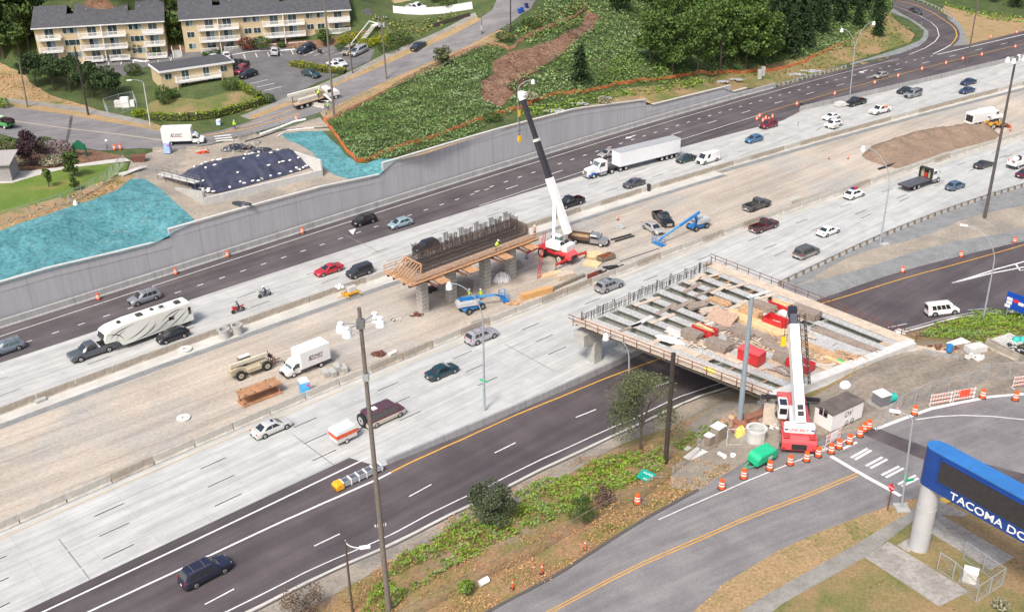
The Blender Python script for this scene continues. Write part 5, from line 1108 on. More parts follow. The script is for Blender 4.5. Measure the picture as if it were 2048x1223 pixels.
for a in [(118,316,2.6,3.2,'pink','pinkish blossoming shrub right of the purple tree',TU,1500),(38,330,2.2,2.2,'cream','cream flowering shrub beside the grey shed',TU,1000),(105,330,2.2,1.8,'cream','cream flowering shrub under the pinkish shrub',TU,900),(18,302,2.4,2.2,'shrub','round green shrub left of the purple tree',TU,900),(92,305,2.2,2.8,'shrub','green shrub between the purple tree and the pinkish shrub',TU,900),
 (135,118,2.0,2.6,'olive','olive shrub before the left apartment building',TU,700),(152,118,1.8,2.4,'shrub','dark shrub before the left apartment building balconies',TU,600),(258,104,1.2,2.0,'shrub','small dark shrub left of the reddish one at the apartment wall',TU,400),(275,104,1.8,2.6,'olive','reddish olive shrub before the left apartment building',TU,600),(310,108,2.2,1.2,'shrub','low green shrub at the right end of the left apartment building',TU,500),
 (495,100,2.0,2.8,'red','shrub with red flowers before the right apartment building',TU,900),(522,98,2.4,2.8,'shrub','large dark shrub beside the red flowering one',TU,900),(415,112,1.3,1.0,'shrub','low round shrub by the ground floor balcony',TU,300),(432,110,1.3,1.1,'shrub','low round shrub right of its neighbour by the balcony',TU,300),(563,94,1.1,1.1,'shrub','low bush by the second ground floor balcony',TU,300),
 (267,150,2.0,2.4,'shrub','dark shrub at the left end of the flat roofed house',TU,700),(330,208,1.8,3.8,'shrub','tall shrub at the front left corner of the flat roofed house',TU,900),(278,232,1.4,1.4,'hedge','round light green bush left of the hedge',TU,500),(462,178,2.0,2.0,'shrub','dark shrub at the right corner of the flat roofed house',TU,600),(345,196,1.6,1.6,'shrub','low shrub under the balcony of the flat roofed house',TU,500),(535,205,1.6,1.8,'shrub','dark round bush at the right end of the hedge',TU,500),
 (690,88,2.0,1.8,'juniper','yellow green juniper right of the small round tree',TU,700),(708,80,2.4,1.8,'juniper','yellow juniper below the end balcony',TU,700),(690,98,2.6,1.2,'shrub','dark green ground shrub below the yellow juniper',TU,600),(735,92,2.4,1.6,'juniper','yellow juniper left of the wooden stairs',TU,700),(765,86,2.6,1.6,'juniper','yellow juniper right of the wooden stairs',TU,700),(800,88,3.2,2.4,'shrub','green shrub mass on the bank right of the stairs',TU,1100),(778,102,2.6,1.4,'shrub','low dark shrub above the sidewalk',TU,700),(898,20,2.2,3.0,'shrub','round green bush before the white fence',TU,900),(872,4,2.0,3,'shrub','green bush beside the upper house',TU,700),
 (1208,208,1.4,1.6,'cream','pale flowering shrub at the top of the wall',TU,500),(1060,200,1.8,1.6,'cream','whitish flowering shrub near the crane tip',TU,600),(985,240,2.0,1.4,'shrub','green shrub behind the orange fence',TU,600),(1010,80,2.4,1.8,'shrub','dark green shrub by the black pole at the hill street',TU,700),(1062,52,2.4,1.8,'shrub','dark shrub beside the upper sidewalk',TU,700),
 (8,215,1.4,2.0,'weed','small bush at the left edge by the upper sidewalk',TU,400),(2000,1215,.7,.8,'cream','small pale shrub at the bottom right lawn',TL,400)]:
 shrub(a[0],a[1],a[2],a[3],a[4],a[5],a[6],a[7],.24 if a[6] is TL else .3)
def hedge(path, w_, h, m, label, n=26, T=None):
 T = T or TU; q = [G(x,y,T) for x,y in path]; C = []
 for i in range(len(q)-1):
  L_ = np.linalg.norm(q[i+1]-q[i]); k = int(L_*n*w_); t = RS.rand(k)[:,None]; p = q[i]+(q[i+1]-q[i])*t; d = (q[i+1]-q[i])/L_; nn = np.array([-d[1],d[0],0]); s = (RS.rand(k)-.5); z = RS.rand(k)
  e = RS.randint(0,3,k); s = np.where(e==0, np.sign(s)*.5, s); z = np.where(e>0, 1, z); p = p+nn*(s*w_)[:,None]*(1+.15*np.sin(t*40)); p[:,2] += z*h*(.88+.12*np.sin(p[:,0]*2.3)); C.append(p+RS.randn(k,3)*.08)
 C = np.concatenate(C); root = empty('hedge', q[0], 0, label, 'hedge'); leafcloud('foliage', C-q[0], .3, LM[m], root)
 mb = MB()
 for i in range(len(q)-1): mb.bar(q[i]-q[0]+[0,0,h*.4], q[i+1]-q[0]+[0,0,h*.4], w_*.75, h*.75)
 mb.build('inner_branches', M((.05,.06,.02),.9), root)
hedge([(292,238),(330,240),(380,240),(430,234),(475,222),(510,212),(530,204)],1.7,1.5,'hedge','long clipped bright green hedge curving round the apartment lawn')
hedge([(472,174),(495,184),(512,194),(520,198)],1.7,1.4,'hedge','short bright green hedge between the lawn and the parking bays')
hedge([(587,131),(615,136),(650,143),(690,146)],2.6,1.1,'juniper','yellow green hedge island in the parking lot')
# ---- buildings
CRM = M((.70,.56,.34),.8,var=.06,scale=.8,name='cream_siding'); WTR = M((.78,.78,.78),.6,var=.04,name='white_trim'); ROOF = M((.075,.078,.088),.9,var=.3,scale=1.2,name='shingle_roof'); WIN = glassmat((.035,.06,.07),.12); CURT = M((.22,.30,.33),.5)
def siding(c):
 m, nt, b = newmat('lap_siding'); g = nt.nodes.new('ShaderNodeTexCoord'); sx = nt.nodes.new('ShaderNodeSeparateXYZ'); nt.links.new(g.outputs['Object'], sx.inputs[0])
 k = nt.nodes.new('ShaderNodeMath'); k.operation='PINGPONG'; k.inputs[1].default_value=.11; nt.links.new(sx.outputs[2],k.inputs[0])
 nt.links.new(mix(nt, ramp_mix(nt,noise(nt,g.outputs['Object'],.6,5),[tuple(q*.93 for q in c),c],[.35,.65]), ramp_mix(nt,k.outputs[0],[(.82,)*3,(1,)*3],[.05,.3]),1.0,'MULTIPLY'), b.inputs['Base Color']); b.inputs['Roughness'].default_value=.8; return m
SID = siding((.70,.565,.35))
def window(parent, x, y, z, w_, h, split=True, door=False, curtain=False):
 """window in a wall facing -y"""
 f = MB().box(x-w_/2-.07,y-.05,z-.07,x+w_/2+.07,y-.005,z+h+.07).build('door' if door else 'window', WTR, parent)
 MB().box(x-w_/2,y-.07,z,x+(0 if split else w_/2)-.03,y-.045,z+h).build('pane', WIN, f)
 if split: MB().box(x+.03,y-.07,z,x+w_/2,y-.045,z+h).build('pane', CURT if curtain else WIN, f)
def balcony(parent, x0, x1, z, dep=1.5, solid=False, deck=True, y=0):
 b = MB().box(x0,y-dep,z-.22,x1,y-.01,z).build('balcony', WTR, parent)
 mb = MB(); mb.box(x0,y-dep-.03,z+.95,x1,y-dep+.06,z+1.07); mb.box(x0,y-dep-.02,z+.08,x1,y-dep+.04,z+.16)
 k = x0
 while k < x1:
  mb.box(k,y-dep,z+.1,k+(.13 if solid else .07),y-dep+.03,z+1.0); k += .145 if solid else .2
 for e in (x0,x1-.08): mb.box(e,y-dep,z,e+.08,y-.02,z+.12); mb.box(e,y-dep,z+.95,e+.08,y-.02,z+1.07); [mb.box(e,y-dep+.1+j*.22,z+.1,e+.06,y-dep+.16+j*.22,z+1.0) for j in range(int(dep/.22)-1)]
 for e in (x0,(x0+x1)/2-.06,x1-.12): mb.box(e,y-dep-.02,z,e+.12,y-dep+.09,z+1.1)
 mb.build('railing', WTR, b)
def apartment(A, B, zb, ze, depth, rise, stacks, wins, notches, label, ext=()):
 A, B = np.array(A), np.array(B); L_ = np.linalg.norm((B-A)[:2]); H = ze-zb; root = empty('apartment_building', (A[0],A[1],zb), head(A,B), label, 'building'); fl = H/3
 MB().box(0,0,-2.5,L_,depth,H).build('wall', SID, root)
 seg = []; x = -.45
 for a,b in sorted(notches): seg += [(x,a*L_,1.0),(a*L_,b*L_,.55)]; x = b*L_
 seg.append((x,L_+.45,1.0)); mb = MB(); rd = depth/2
 for a,b,k in seg:
  y1 = rd*k; z1 = H+rise*k; mb.prism([(-.75,H-.16),(y1,z1),(y1,z1-.3),(-.75,H-.34)],a,b,'x')
  mb.prism([(2*rd+.75,H-.16),(2*rd-y1,z1),(2*rd-y1,z1-.3),(2*rd+.75,H-.34)],a,b,'x')
 mb.build('roof', ROOF, root)
 for g0 in (.02,L_-.2): MB().prism([(0.0,H-.1),(depth,H-.1),(rd,H+rise-.25)],g0,g0+.18,'x').build('gable', SID, root)
 MB().box(-.45,-.80,H-.36,L_+.45,-.74,H-.12).build('gutter', WTR, root)
 for a,b,kinds in stacks:
  x0,x1 = a*L_,b*L_; w2 = x1-x0; two = w2 > 7
  for k in kinds:
   z = k*fl
   if k == 0 and two: balcony(root,x0,x0+w2*.43,z+.05,1.4); balcony(root,x0+w2*.57,x1,z+.05,1.4)
   else: balcony(root,x0,x1,z,1.6,solid=(k==2 and a>.05 and not two))
  for k in range(3):
   z = k*fl+.06
   for xx in ((x0+w2*.28,x0+w2*.72) if two else ((x0+x1)/2,)):
    window(root,xx,0,z,1.9,2.05,True,True,k==1)
   if two: MB().box((x0+x1)/2-.08,-1.4,z,(x0+x1)/2+.08,-.01,z+2.4).build('party_screen', WTR, root)
 for f in wins:
  for k in range(3): window(root,f*L_,0,k*fl+.95,1.6,1.2,True,False,k!=1)
 for k in range(9): MB().cb(((.08+.105*k)*L_,rd*.7,H+rise*.7+.1),(.22,.22,.25)).build('roof_vent', M((.3,.3,.3),.5), root)
 return root
ZE = 21.6
apartment(P(66,55,ZE),P(325,40,ZE),13.5,ZE,15,3.3,[(.02,.20,(0,1,2)),(.335,.70,(0,1,2)),(.83,.995,(0,1,2))],[.245,.30,.755,.80],[(.245,.30),(.725,.78)],'left cream apartment building with white balconies and dark shingle roof')
apartment(P(361,38,ZE),P(698,17,ZE),13.7,ZE,15,3.4,[(.09,.33,(0,1,2)),(.47,.72,(0,1,2)),(.86,.995,(1,2))],[.045,.38,.435,.755,.82],[(.19,.235),(.59,.63)],'right cream apartment building with white balconies and dark shingle roof')
a = P(704,34,19.0); wg = empty('garden_annex', (a[0],a[1],14.9), math.radians(14), 'small cream annex at the right end of the right apartment building', 'building')
MB().box(0,0,-2,4.6,6,3.6).build('wall', SID, wg); MB().prism([(-.5,3.5),(3,5.0),(6.5,3.5),(6.5,3.7),(3,5.25),(-.5,3.7)],-.1,5.0,'x').build('roof', ROOF, wg); window(wg,2.6,0,1.5,1.3,1.2)
# flat roofed house
a, b = P(319.5,142.6,16), P(463.8,122,16); hs = empty('flat_roof_house', (a[0],a[1],11.1), head(a,b), 'two storey cream house with a dark flat roof and long white balcony', 'building')
Lh = np.linalg.norm((b-a)[:2]); MB().box(0,0,-1.5,Lh,7.6,4.55).build('wall', SID, hs)
MB().box(-.4,-.5,4.55,Lh+.4,8.0,4.95).build('roof_trim', WTR, hs); MB().box(-.2,-.3,4.96,Lh+.2,7.8,5.0).build('roof', ROOF, hs)
balcony(hs,Lh*.18,Lh*.80,2.35,1.7);
for x,w_ in ((.33,1.5),(.62,1.3)): window(hs,Lh*x,0,2.4,w_,1.95,True,True)
for x in (.1,.87): window(hs,Lh*x,0,3.0,1.4,1.15)
for x in (.30,.68): window(hs,Lh*x,0,.05,1.6,2.0,True,True)
for x in (.18,.80): MB().box(Lh*x-.06,-1.7,0,Lh*x+.06,-1.58,2.2).build('post', CRM, hs)
# house and fence at the top
p = G(790,10,TU); h2 = empty('hillside_house', p+[0,0,-.2], math.radians(12), 'cream house with garage doors at the top edge above the white fence', 'building')
MB().box(0,3,-2,24,12,6).build('wall', SID, h2); MB().prism([(2.4,5.9),(7.5,8.2),(12.6,5.9),(12.6,6.2),(7.5,8.5),(2.4,6.2)],-.3,24.3,'x').build('roof', ROOF, h2)
for x in (5,8.6): MB().box(x-1.4,2.93,0,x+1.4,2.99,2.3).build('garage_door', WTR, h2)
balcony(h2,12,17,2.8,1.6,y=3); window(h2,14.5,3,2.9,2,2,True,True)
def boardfence(pts, T, h, mat, label, dz=0, th=.08, post=2.4, name='board_fence', cat='fence'):
 q = [G(x,y,T) for x,y in pts]; o = q[0]; root = empty(name, o, 0, label, cat); mb = MB(); mp = MB(); n = 0
 for i in range(len(q)-1):
  k = max(1,int(np.linalg.norm(q[i+1]-q[i])/post))
  for j in range(k):
   a_, b_ = q[i]+(q[i+1]-q[i])*j/k, q[i]+(q[i+1]-q[i])*(j+1)/k; a_ = np.array([a_[0],a_[1],T(a_[0],a_[1])])-o; b_ = np.array([b_[0],b_[1],T(b_[0],b_[1])])-o
   mb.bar(a_+[0,0,h/2+dz], b_+[0,0,h/2+dz], th, h);
   if n < 95: MB().bar(a_, a_+[0,0,h+.12], .12).build('post', mat, root); n += 1
 mb.build('panel', mat, root); return root
boardfence([(787,26),(840,30),(890,27),(945,18)],TU,1.7,WTR,'long white board fence before the upper house')
# park shed
p = G(-12,364,TU); sh = empty('park_shed', p, math.radians(6), 'small grey block shed with slanted grey roof at the left edge', 'shed')
MB().box(-1,0,-.5,3.0,4,3.0).build('wall', M((.33,.31,.32),.85,var=.2), sh); MB().prism([(-.5,2.9),(4.6,3.9),(4.6,4.1),(-.5,3.1)],-1.3,3.4,'x').build('roof', M((.36,.34,.33),.6,var=.15), sh)
# parking bays
def bay(a,b,w_=.16): mark('parking_bay_marking', pix([a,b],TU), w_, MT['white'], TU, .075)
bay((160,127),(340,115),.35); bay((462,111),(590,99),.35)
for k in range(7): x = 193+k*25; bay((x,125-k*1.6),(x-2,133-k*1.8))
for k in range(6): x = 487+k*24; bay((x,109-k*2),(x+4,118-k*2))
for k in range(5): x = 628+k*20; bay((x,103-k*.2),(x-20,112-k*.2))
for k in range(3): bay((500+k*14,168+k*7),(535+k*14,160+k*7))
# ================= poles, signs, machines, people
STEEL = M((.42,.46,.50),.5,.3,var=.1,name='galvanised_steel'); STEELD = M((.20,.21,.22),.5,.3); WOODP = M((.17,.15,.135),.9,var=.3,scale=5,name='weathered_pole'); WOODD = M((.05,.04,.035),.9,var=.3); LAMPM = M((.80,.82,.84),.35,var=.03,name='lamp_shell')
WH = M((.80,.80,.79),.45,var=.05,name='white_paint'); WHD = M((.62,.61,.58),.6,var=.18,scale=1.5); REDP = M((.55,.03,.035),.4,var=.1,name='red_paint'); REDW = M((.62,.13,.12),.6,var=.15,scale=1.5); BLU = M((.03,.22,.55),.4,var=.06,name='blue_paint'); BLK_ = M((.03,.03,.032),.6,var=.2); TAN = M((.46,.40,.29),.7,var=.15,scale=2,name='tan_paint'); ORG = M((.85,.12,.02),.5,var=.05,name='orange_plastic'); REF = M((.85,.85,.85),.4,var=.02); GRN = M((.02,.45,.20),.4,var=.08,name='green_paint'); TEALP = M((.03,.42,.34),.5)
def text(s, size, mat, parent, loc, xdir, ydir, th=.015, name='lettering', sx=1.0, shear=0):
 cu = bpy.data.curves.new('t','FONT'); cu.body = s; cu.size = size; cu.extrude = th; cu.shear = shear; cu.offset = size*.008; cu.resolution_u = 3
 tmp = bpy.data.objects.new('t', cu); COL.objects.link(tmp); dg = bpy.context.evaluated_depsgraph_get(); me = bpy.data.meshes.new_from_object(tmp.evaluated_get(dg)); bpy.data.objects.remove(tmp)
 me.name = name; me.materials.clear(); me.materials.append(mat); X = Vector(xdir).normalized(); Y = Vector(ydir).normalized(); Z = X.cross(Y)
 me.transform(Matrix(((X.x*sx,Y.x,Z.x,loc[0]),(X.y*sx,Y.y,Z.y,loc[1]),(X.z*sx,Y.z,Z.z,loc[2]),(0,0,0,1))))
 o = bpy.data.objects.new(name, me); COL.objects.link(o); o.parent = parent; return o
def zat(base, px, py, h): return hz(px,py,base)
def vec_px(base, px, py, h=None):
 """point on the line of sight of a pixel at the same ground distance as base (+h)"""
 z = hz(px,py,base); return P(px,py,z)
def pole(px,py,tx,ty,T,label,r0=.16,r1=.10,mat=None,z0=0,name='street_light',cat='street light',grp=None):
 b = G(px,py,T)+[0,0,z0]; t = P(tx,ty,hz(tx,ty,b)); h = t[2]-b[2]; root = empty(name,(b[0],b[1],b[2]),0,label,cat,grp); lean = Vector(t-b)
 MB().cyl((0,0,-.3),tuple(lean),r0,r1,12).build('pole', mat or STEEL, root); return root, b, lean
def mast(root, b, lean, hx, hy, bend=2.2, r=.07, mat=None, head_='cobra'):
 """curved arm from the pole top to a lamp head seen at pixel hx,hy"""
 top = np.array(lean)+b; e = P(hx,hy,hz(hx,hy,b)); zt = e[2]; dxy = np.array([e[0]-top[0],e[1]-top[1]]); L_ = np.linalg.norm(dxy); pts = []
 # arm leaves vertically and bends over
 for k in range(11):
  t = k/10; a = t*math.pi/2; pts.append((lean[0]+dxy[0]*(1-math.cos(a))**.9, lean[1]+dxy[1]*(1-math.cos(a))**.9, lean[2]+(zt-top[2])*math.sin(a)))
 mb = MB(); mb.tube(pts, r, 8, r*.7); mb.build('arm', mat or STEEL, root)
 q = Vector(pts[-1]); d = Vector((dxy[0],dxy[1],0)).normalized() if L_>.1 else Vector((1,0,0)); h = MB()
 if head_ == 'bell': h.cyl(q+Vector((0,0,.12)),q+Vector((0,0,-.15)),.2,.28,12); h.cyl(q+Vector((0,0,-.15)),q+Vector((0,0,-.75)),.34,.42,12)
 else: h.cb(q+d*.35+Vector((0,0,-.02)),(.95,.38,.2),math.atan2(d.y,d.x))
 h.build('lamp_head', LAMPM, root, bev=.03)
def lampbase(root, s=.9): MB().box(-s/2,-s/2,-.1,s/2,s/2,.22).build('footing', MT['conc'], root)
r,b,l = pole(1258,783,1258,712,TL,'curved steel street light behind the sparse olive tree',.13,.09,z0=1.0); mast(r,b,l,1212,668,head_='bell')
r,b,l = pole(969,822,966,640,TL,'tall curved steel street light with green name plates before the silver lilac SUV',.15,.10,z0=.75); mast(r,b,l,898,566,head_='bell')
u_ = Vector(l)*.255; MB().cb((u_[0],u_[1],3.6),(1.1,.06,.28),math.radians(-28)).build('name_plate', GRN, r); MB().cb((u_[0],u_[1],2.0),(.06,.28,1.3),0).build('name_plate', GRN, r)
r,b,l = pole(1760,487,1778,375,TL,'curved steel street light at the right guard rail',.15,.10); mast(r,b,l,1727,293,head_='bell'); MB().cb((.6,-.6,.12),(1.3,.9,.3),.4).build('footing', MT['conc'], r)
r,b,l = pole(1966,640,1988,525,TL,'curved steel street light beside the dark ramp road at the right',.14,.09); mast(r,b,l,1933,451)
r,b,l = pole(1700,190,1709,100,TL,'double headed street light behind the far parapet',.15,.10); mast(r,b,l,1684,58,head_='bell'); mast(r,b,l,1748,44,head_='bell')
r,b,l = pole(1037,256,1036,180,TU,'curved street light standing behind the retaining wall, half hidden by the crane tip',.12,.08); mast(r,b,l,1066,160,head_='bell'); MB().cb((.15,0,3.0),(.5,.4,1.3)).build('signal_box', M((.85,.55,.02),.5), r)
r,b,l = pole(1803,1017,1825,842,TL,'slim steel street light with green name sign beside the stop sign',.12,.08); mast(r,b,l,1798,823); lampbase(r,1.3)
q_ = Vector(l)*.34; MB().cb((q_[0]+.45,q_[1],q_[2]),(.9,.05,.28),.3).build('name_sign', GRN, r); MB().cb((q_[0],q_[1]+.1,q_[2]+.3),(.05,.7,.22),.3).build('name_sign', GRN, r)
r,b,l = pole(705,1223,690,1080,TL,'dark lamp post with white lamp at the bottom beside the dark road',.13,.09,M((.10,.075,.055),.8)); mast(r,b,l,722,1094,mat=LAMPM)
r,b,l = pole(301,252,287,166,TU,'pale street light in front of the flat roofed house',.13,.09,M((.55,.56,.56),.6)); mast(r,b,l,262,160)
r,b,l = pole(1842,60,1843,42,TU,'short sign post beside the exit ramp',.05,.05,name='sign_post',cat='sign');
r,b,l = pole(214,300,213,284,TU,'park lamp with white globe beside the orange barrels',.05,.04,BLK_,name='park_lamp',cat='lamp'); MB().sph((l[0],l[1],l[2]+.25),.28).build('globe', LAMPM, r)
r,b,l = pole(135,410,136,390,TU,'small bent lamp post with white box at the chain link fence',.05,.04); mast(r,b,l,150,402,head_='bell')
# wooden poles
def wires_hw(r, l, f, w=1.2, ang=0.6):
 p = Vector(l)*f; d = Vector((math.cos(ang),math.sin(ang),0)); MB().bar(p-d*w,p+d*w,.1,.12).build('crossarm', WOODP, r)
 mb = MB(); [mb.cyl(p+d*w*k+Vector((0,0,.05)),p+d*w*k+Vector((0,0,.28)),.05,n=6) for k in (-.9,-.45,.45,.9)]; mb.build('insulator', LAMPM, r)['kind']='stuff'
def floods(r, l, f, side=.0):
 c = Vector(l)*f
 for a in (.25, .9, 3.4, 4.1):
  d = Vector((math.cos(a),math.sin(a),0)); e = c+d*1.55+Vector((0,0,.25)); o = MB().bar(c,e,.08).build('arm', STEEL, r)
  MB().cyl(e+Vector((0,0,.1)),e+Vector((0,0,-.15)),.24,.24,10).cyl(e+Vector((0,0,-.15)),e+Vector((0,0,-.7)),.30,.42,14).build('floodlight', LAMPM, r, bev=.03)
 MB().cb(c,(.6,.6,.7)).build('bracket', STEELD, r)
r,b,l = pole(778,1223,718,615,TL,'very tall weathered wooden pole with four white floodlights in the foreground',.27,.15,WOODP,name='floodlight_pole',cat='pole')
floods(r,l,.955); MB().cb(Vector(l)*.80,(.5,.5,.6)).build('junction_box', STEEL, r)
wires_hw(r,l,.315,.5,.2)
r,b,l = pole(1969,436,2033,112,TL,'very tall dark wooden pole with floodlights standing on the dirt bank at the right',.30,.16,M((.10,.085,.08),.9,var=.3),name='floodlight_pole',cat='pole'); floods(r,l,.985)
r,b,l = pole(1331,926,1347,706,TL,'dark brown wooden pole beside the sparse olive tree',.27,.24,WOODD,name='wooden_pole',cat='pole')
r,b,l = pole(1478,853,1504,592,TL,'thick grey steel pole between the concrete boxes and the bridge',.34,.22,M((.30,.37,.43),.5,.2,var=.05),name='steel_pole',cat='pole'); MB().cyl(l,Vector(l)+Vector((0,0,.12)),.25,n=12).build('cap', LAMPM, r); MB().bar(Vector(l)-Vector((0,0,.4)),Vector(l)+Vector((.9,.3,-.25)),.08).build('bracket', LAMPM, r)
r,b,l = pole(1933,132,1958,-10,TL,'tall dark pole rising behind the far parapet at the top right',.2,.14,M((.14,.11,.10),.9),name='wooden_pole',cat='pole')
r,b,l = pole(55,214,38,122,TU,'leaning grey wooden pole at the left sidewalk',.17,.12,WOODP,name='utility_pole',cat='pole')
r,b,l = pole(177,230,149,93,TU,'dark utility pole in front of the pine clump',.2,.14,WOODD,name='utility_pole',cat='pole')
r,b,l = pole(668,232,647,-25,TU,'tallest grey wooden pole beside the boom truck on the hill street',.24,.15,WOODP,name='utility_pole',cat='pole')
r,b,l = pole(705,147,697,62,TU,'short brown pole at the edge of the parking lot',.14,.11,M((.13,.09,.07),.9),name='utility_pole',cat='pole')
r,b,l = pole(773,159,762,34,TU,'wooden utility pole with transformers above the sidewalk',.18,.13,WOODP,name='utility_pole',cat='pole'); wires_hw(r,l,.99,1.2,.1)
for k in (-.45,.5): MB().cyl((l[0]+k,l[1],l[2]*.84),(l[0]+k,l[1],l[2]*.84+.95),.26,n=12).build('transformer', STEEL, r, bev=.03)
r,b,l = pole(1021,66,1021,-30,TU,'black utility pole beside the top of the hill street',.16,.12,WOODD,name='utility_pole',cat='pole')
r,b,l = pole(963,70,963,10,TU,'thin grey pole with a meter box at the hill street fence',.1,.08,WOODP,name='utility_pole',cat='pole'); MB().cb((0,0,1.6),(.5,.4,1.0)).build('meter_box', STEEL, r)
r,b,l = pole(1111,25,1110,-25,TU,'thin grey pole at the top edge among the shrubs',.1,.08,WOODP,name='utility_pole',cat='pole')
# white bank stairs with rails and the boom lamp beside them
p0, p1 = G(703,99,TU), G(742,62,TU); st = empty('bank_stairs', p0, head(p0,p1), 'white stairs with thick white handrail climbing the green bank', 'stairs'); d = np.linalg.norm((p1-p0)[:2]); dz_ = p1[2]-p0[2]+1.2
mb = MB()
for k in range(18): t = k/17; mb.box(d*t-.16,-1.6,dz_*t+.1,d*t+.16,-.3,dz_*t+.22)
mb.build('treads', WHD, st); MB().bar((-.3,.2,1.0),(d,.2,dz_+1.1),.14,.2).build('handrail', WH, st); MB().bar((d,.2,dz_+1.1),(d+1.2,-2.6,dz_+.2),.14,.2).build('handrail', WH, st); MB().box(d-.2,-1.8,dz_+.1,d+2.4,-.2,dz_+.25).build('landing', WH, st)
# ---- barrels and markers
def barrel():
 root = empty('traffic_barrel',(0,0,0)); MB().cyl((0,0,0),(0,0,.07),.40,.36,14).build('rubber_base', BLK_, root)
 MB().loft([[(rr*math.cos(2*math.pi*i/14),rr*math.sin(2*math.pi*i/14),z) for i in range(14)] for rr,z in ((.30,.06),(.295,.33),(.275,.34),(.27,.62),(.25,.63),(.245,.88),(.22,.92),(.21,1.0))]).build('drum', ORG, root)
 MB().cyl((0,0,.38),(0,0,.52),.285,.28,14,False).build('reflective_band', REF, root); MB().cyl((0,0,.66),(0,0,.79),.262,.256,14,False).build('reflective_band', REF, root)
 MB().bar((-.12,0,1.04),(.12,0,1.04),.04,.08).build('handle', ORG, root); return root
B0 = None
ORD = ['first','second','third','fourth','fifth','sixth','seventh','eighth','ninth','tenth','eleventh','twelfth','thirteenth','fourteenth']
def barrels(pts, T, lab, grp, h=.5, sc=1.0):
 global B0
 for i,(x,y) in enumerate(pts):
  if B0 is None: B0 = o = barrel()
  else: o = copy_tree(B0)
  p = G(x,y,T,h); put(o,(p[0],p[1],T(p[0],p[1])+.03),rnd.uniform(0,3)); o.scale = (sc,)*3; tag(o, lab%ORD[i], 'traffic barrel', grp)
barrels([(1444,968.6),(1488,948),(1540,931),(1581,920),(1613.6,913),(1637,904),(1663,897),(1679,888),(1699.6,878),(1720.5,864),(1729,854),(1738.5,849)],TL,'%s orange barrel from the left in the row passing the red crane','barrels along the street and crane',sc=1.08)
barrels([(1830,820.6),(1966.5,787.7),(2032,792)],TL,'%s orange barrel from the left along the white painted arc','barrels at the white arc',sc=1.08)
barrels([(1275,998)],TL,'%s orange barrel standing alone beside the fallen green sign','lone barrel',sc=1.08)
barrels([(1805.7,539),(1922.8,508),(2030,480)],TL,'%s orange barrel from the left on the gravel of the dark ramp road','barrels on the ramp gravel')
barrels([(196,593),(351,542.6),(455,508),(604.6,461)],TL,'%s orange barrel from the left at the foot of the retaining wall','barrels at the retaining wall')
barrels([(1514,236.6),(1519,231),(1526,240),(1531.6,235.7),(1538,238),(1545,232)],TL,'%s orange barrel of the cluster before the far parapet','barrel cluster before the parapet')
barrels([(1594,207),(1669.6,186.5),(1749.7,164.5),(1796.6,151),(1843.9,137.4),(1892,125.6),(1925.7,116.8),(1963.6,108.5),(2030.7,92.6)],TL,'%s orange barrel from the left along the far orange line','barrels along the orange line')
barrels([(1981.6,73.6),(2033.7,63.8)],TU,'%s orange barrel at the edge of the dry triangle of grass','barrels at the dry triangle')
barrels([(229,294.7),(240.5,293.7),(593,236)],TU,'%s orange barrel from the left on the hill street','barrels on the hill street')
for i,(x,y,T,lab) in enumerate([(1170,1098,TL,'right one of the three orange tube markers at the street kerb'),(1084,1146,TL,'middle one of the three orange tube markers at the street kerb'),(1025,1177,TL,'left one of the three orange tube markers at the street kerb'),(1793,828,TL,'orange tube marker with white ball beside the white arc'),(215,296,TU,'orange tube marker under the park lamp'),(1658,318,TL,'orange tube markers stuck in a concrete disc near the sand pile'),(1696,318,TL,'single orange tube marker in the dirt before the sand pile'),(1236,440,TL,'orange tube marker standing on the concrete ring in the dirt median')]):
 p = G(x,y,T); rt = empty('tube_marker', p, 0, lab, 'marker'); MB().cyl((0,0,0),(0,0,.1),.24,.2,10).build('base', BLK_, rt); MB().cyl((0,0,.1),(0,0,1.1),.07,.06,8).build('tube', ORG, rt); MB().cyl((0,0,.75),(0,0,.9),.075,.075,8).build('reflective_band', REF, rt)
# ---- big blue sign
SX = np.array([.557,-.831,0]); SN = np.array([-.831,-.557,0]); SO = np.array([36.4,72.5,6.2])
sg = empty('arena_sign', SO, math.atan2(SX[1],SX[0]), 'huge blue electronic sign reading TACOMA DOME on a thick grey column', 'sign')
for x in (0,14.6): MB().cyl((x,0,0),(x,0,7.3),.86,.84,28).cyl((x,0,2.3),(x,0,2.34),.875,n=28).cyl((x,0,4.7),(x,0,4.74),.875,n=28).build('column', M((.50,.51,.53),.55,.1,var=.12,scale=.6), sg, smooth=40); MB().box(x-1.3,-1.3,-.1,x+1.3,1.3,.12).build('footing', MT['slab'], sg)
BSGN = M((.010,.055,.26),.45,var=.12,scale=.5,name='sign_blue'); BTOP = M((.035,.17,.46),.5,var=.16,scale=.5,name='sign_top_blue')
zb_, zt_ = 7.2, 11.0; cap = [(.95*math.cos(a),.85*math.sin(a)) for a in np.linspace(math.pi/2,3*math.pi/2,14)]
MB().prism([(x-.05,y) for x,y in cap]+[(.12,-.85),(.12,.85)],zb_,zt_,'z').build('end_cap', BSGN, sg, smooth=40)
MB().box(.13,-.85,zb_,14.5,.85,zt_-.04).build('cabinet', BSGN, sg); MB().box(.1,-.9,zt_-.02,14.55,.9,zt_+.08).build('top_cover', BTOP, sg); MB().prism([(x-.05,y*1.03) for x,y in cap]+[(.08,-.88),(.08,.88)],zt_-.02,zt_+.07,'z').build('top_cover', BTOP, sg)
MB().box(.95,-.93,zb_+1.22,14.2,-.86,zt_-.42).build('screen', M((.035,.035,.04),.35,var=.25,scale=3), sg)
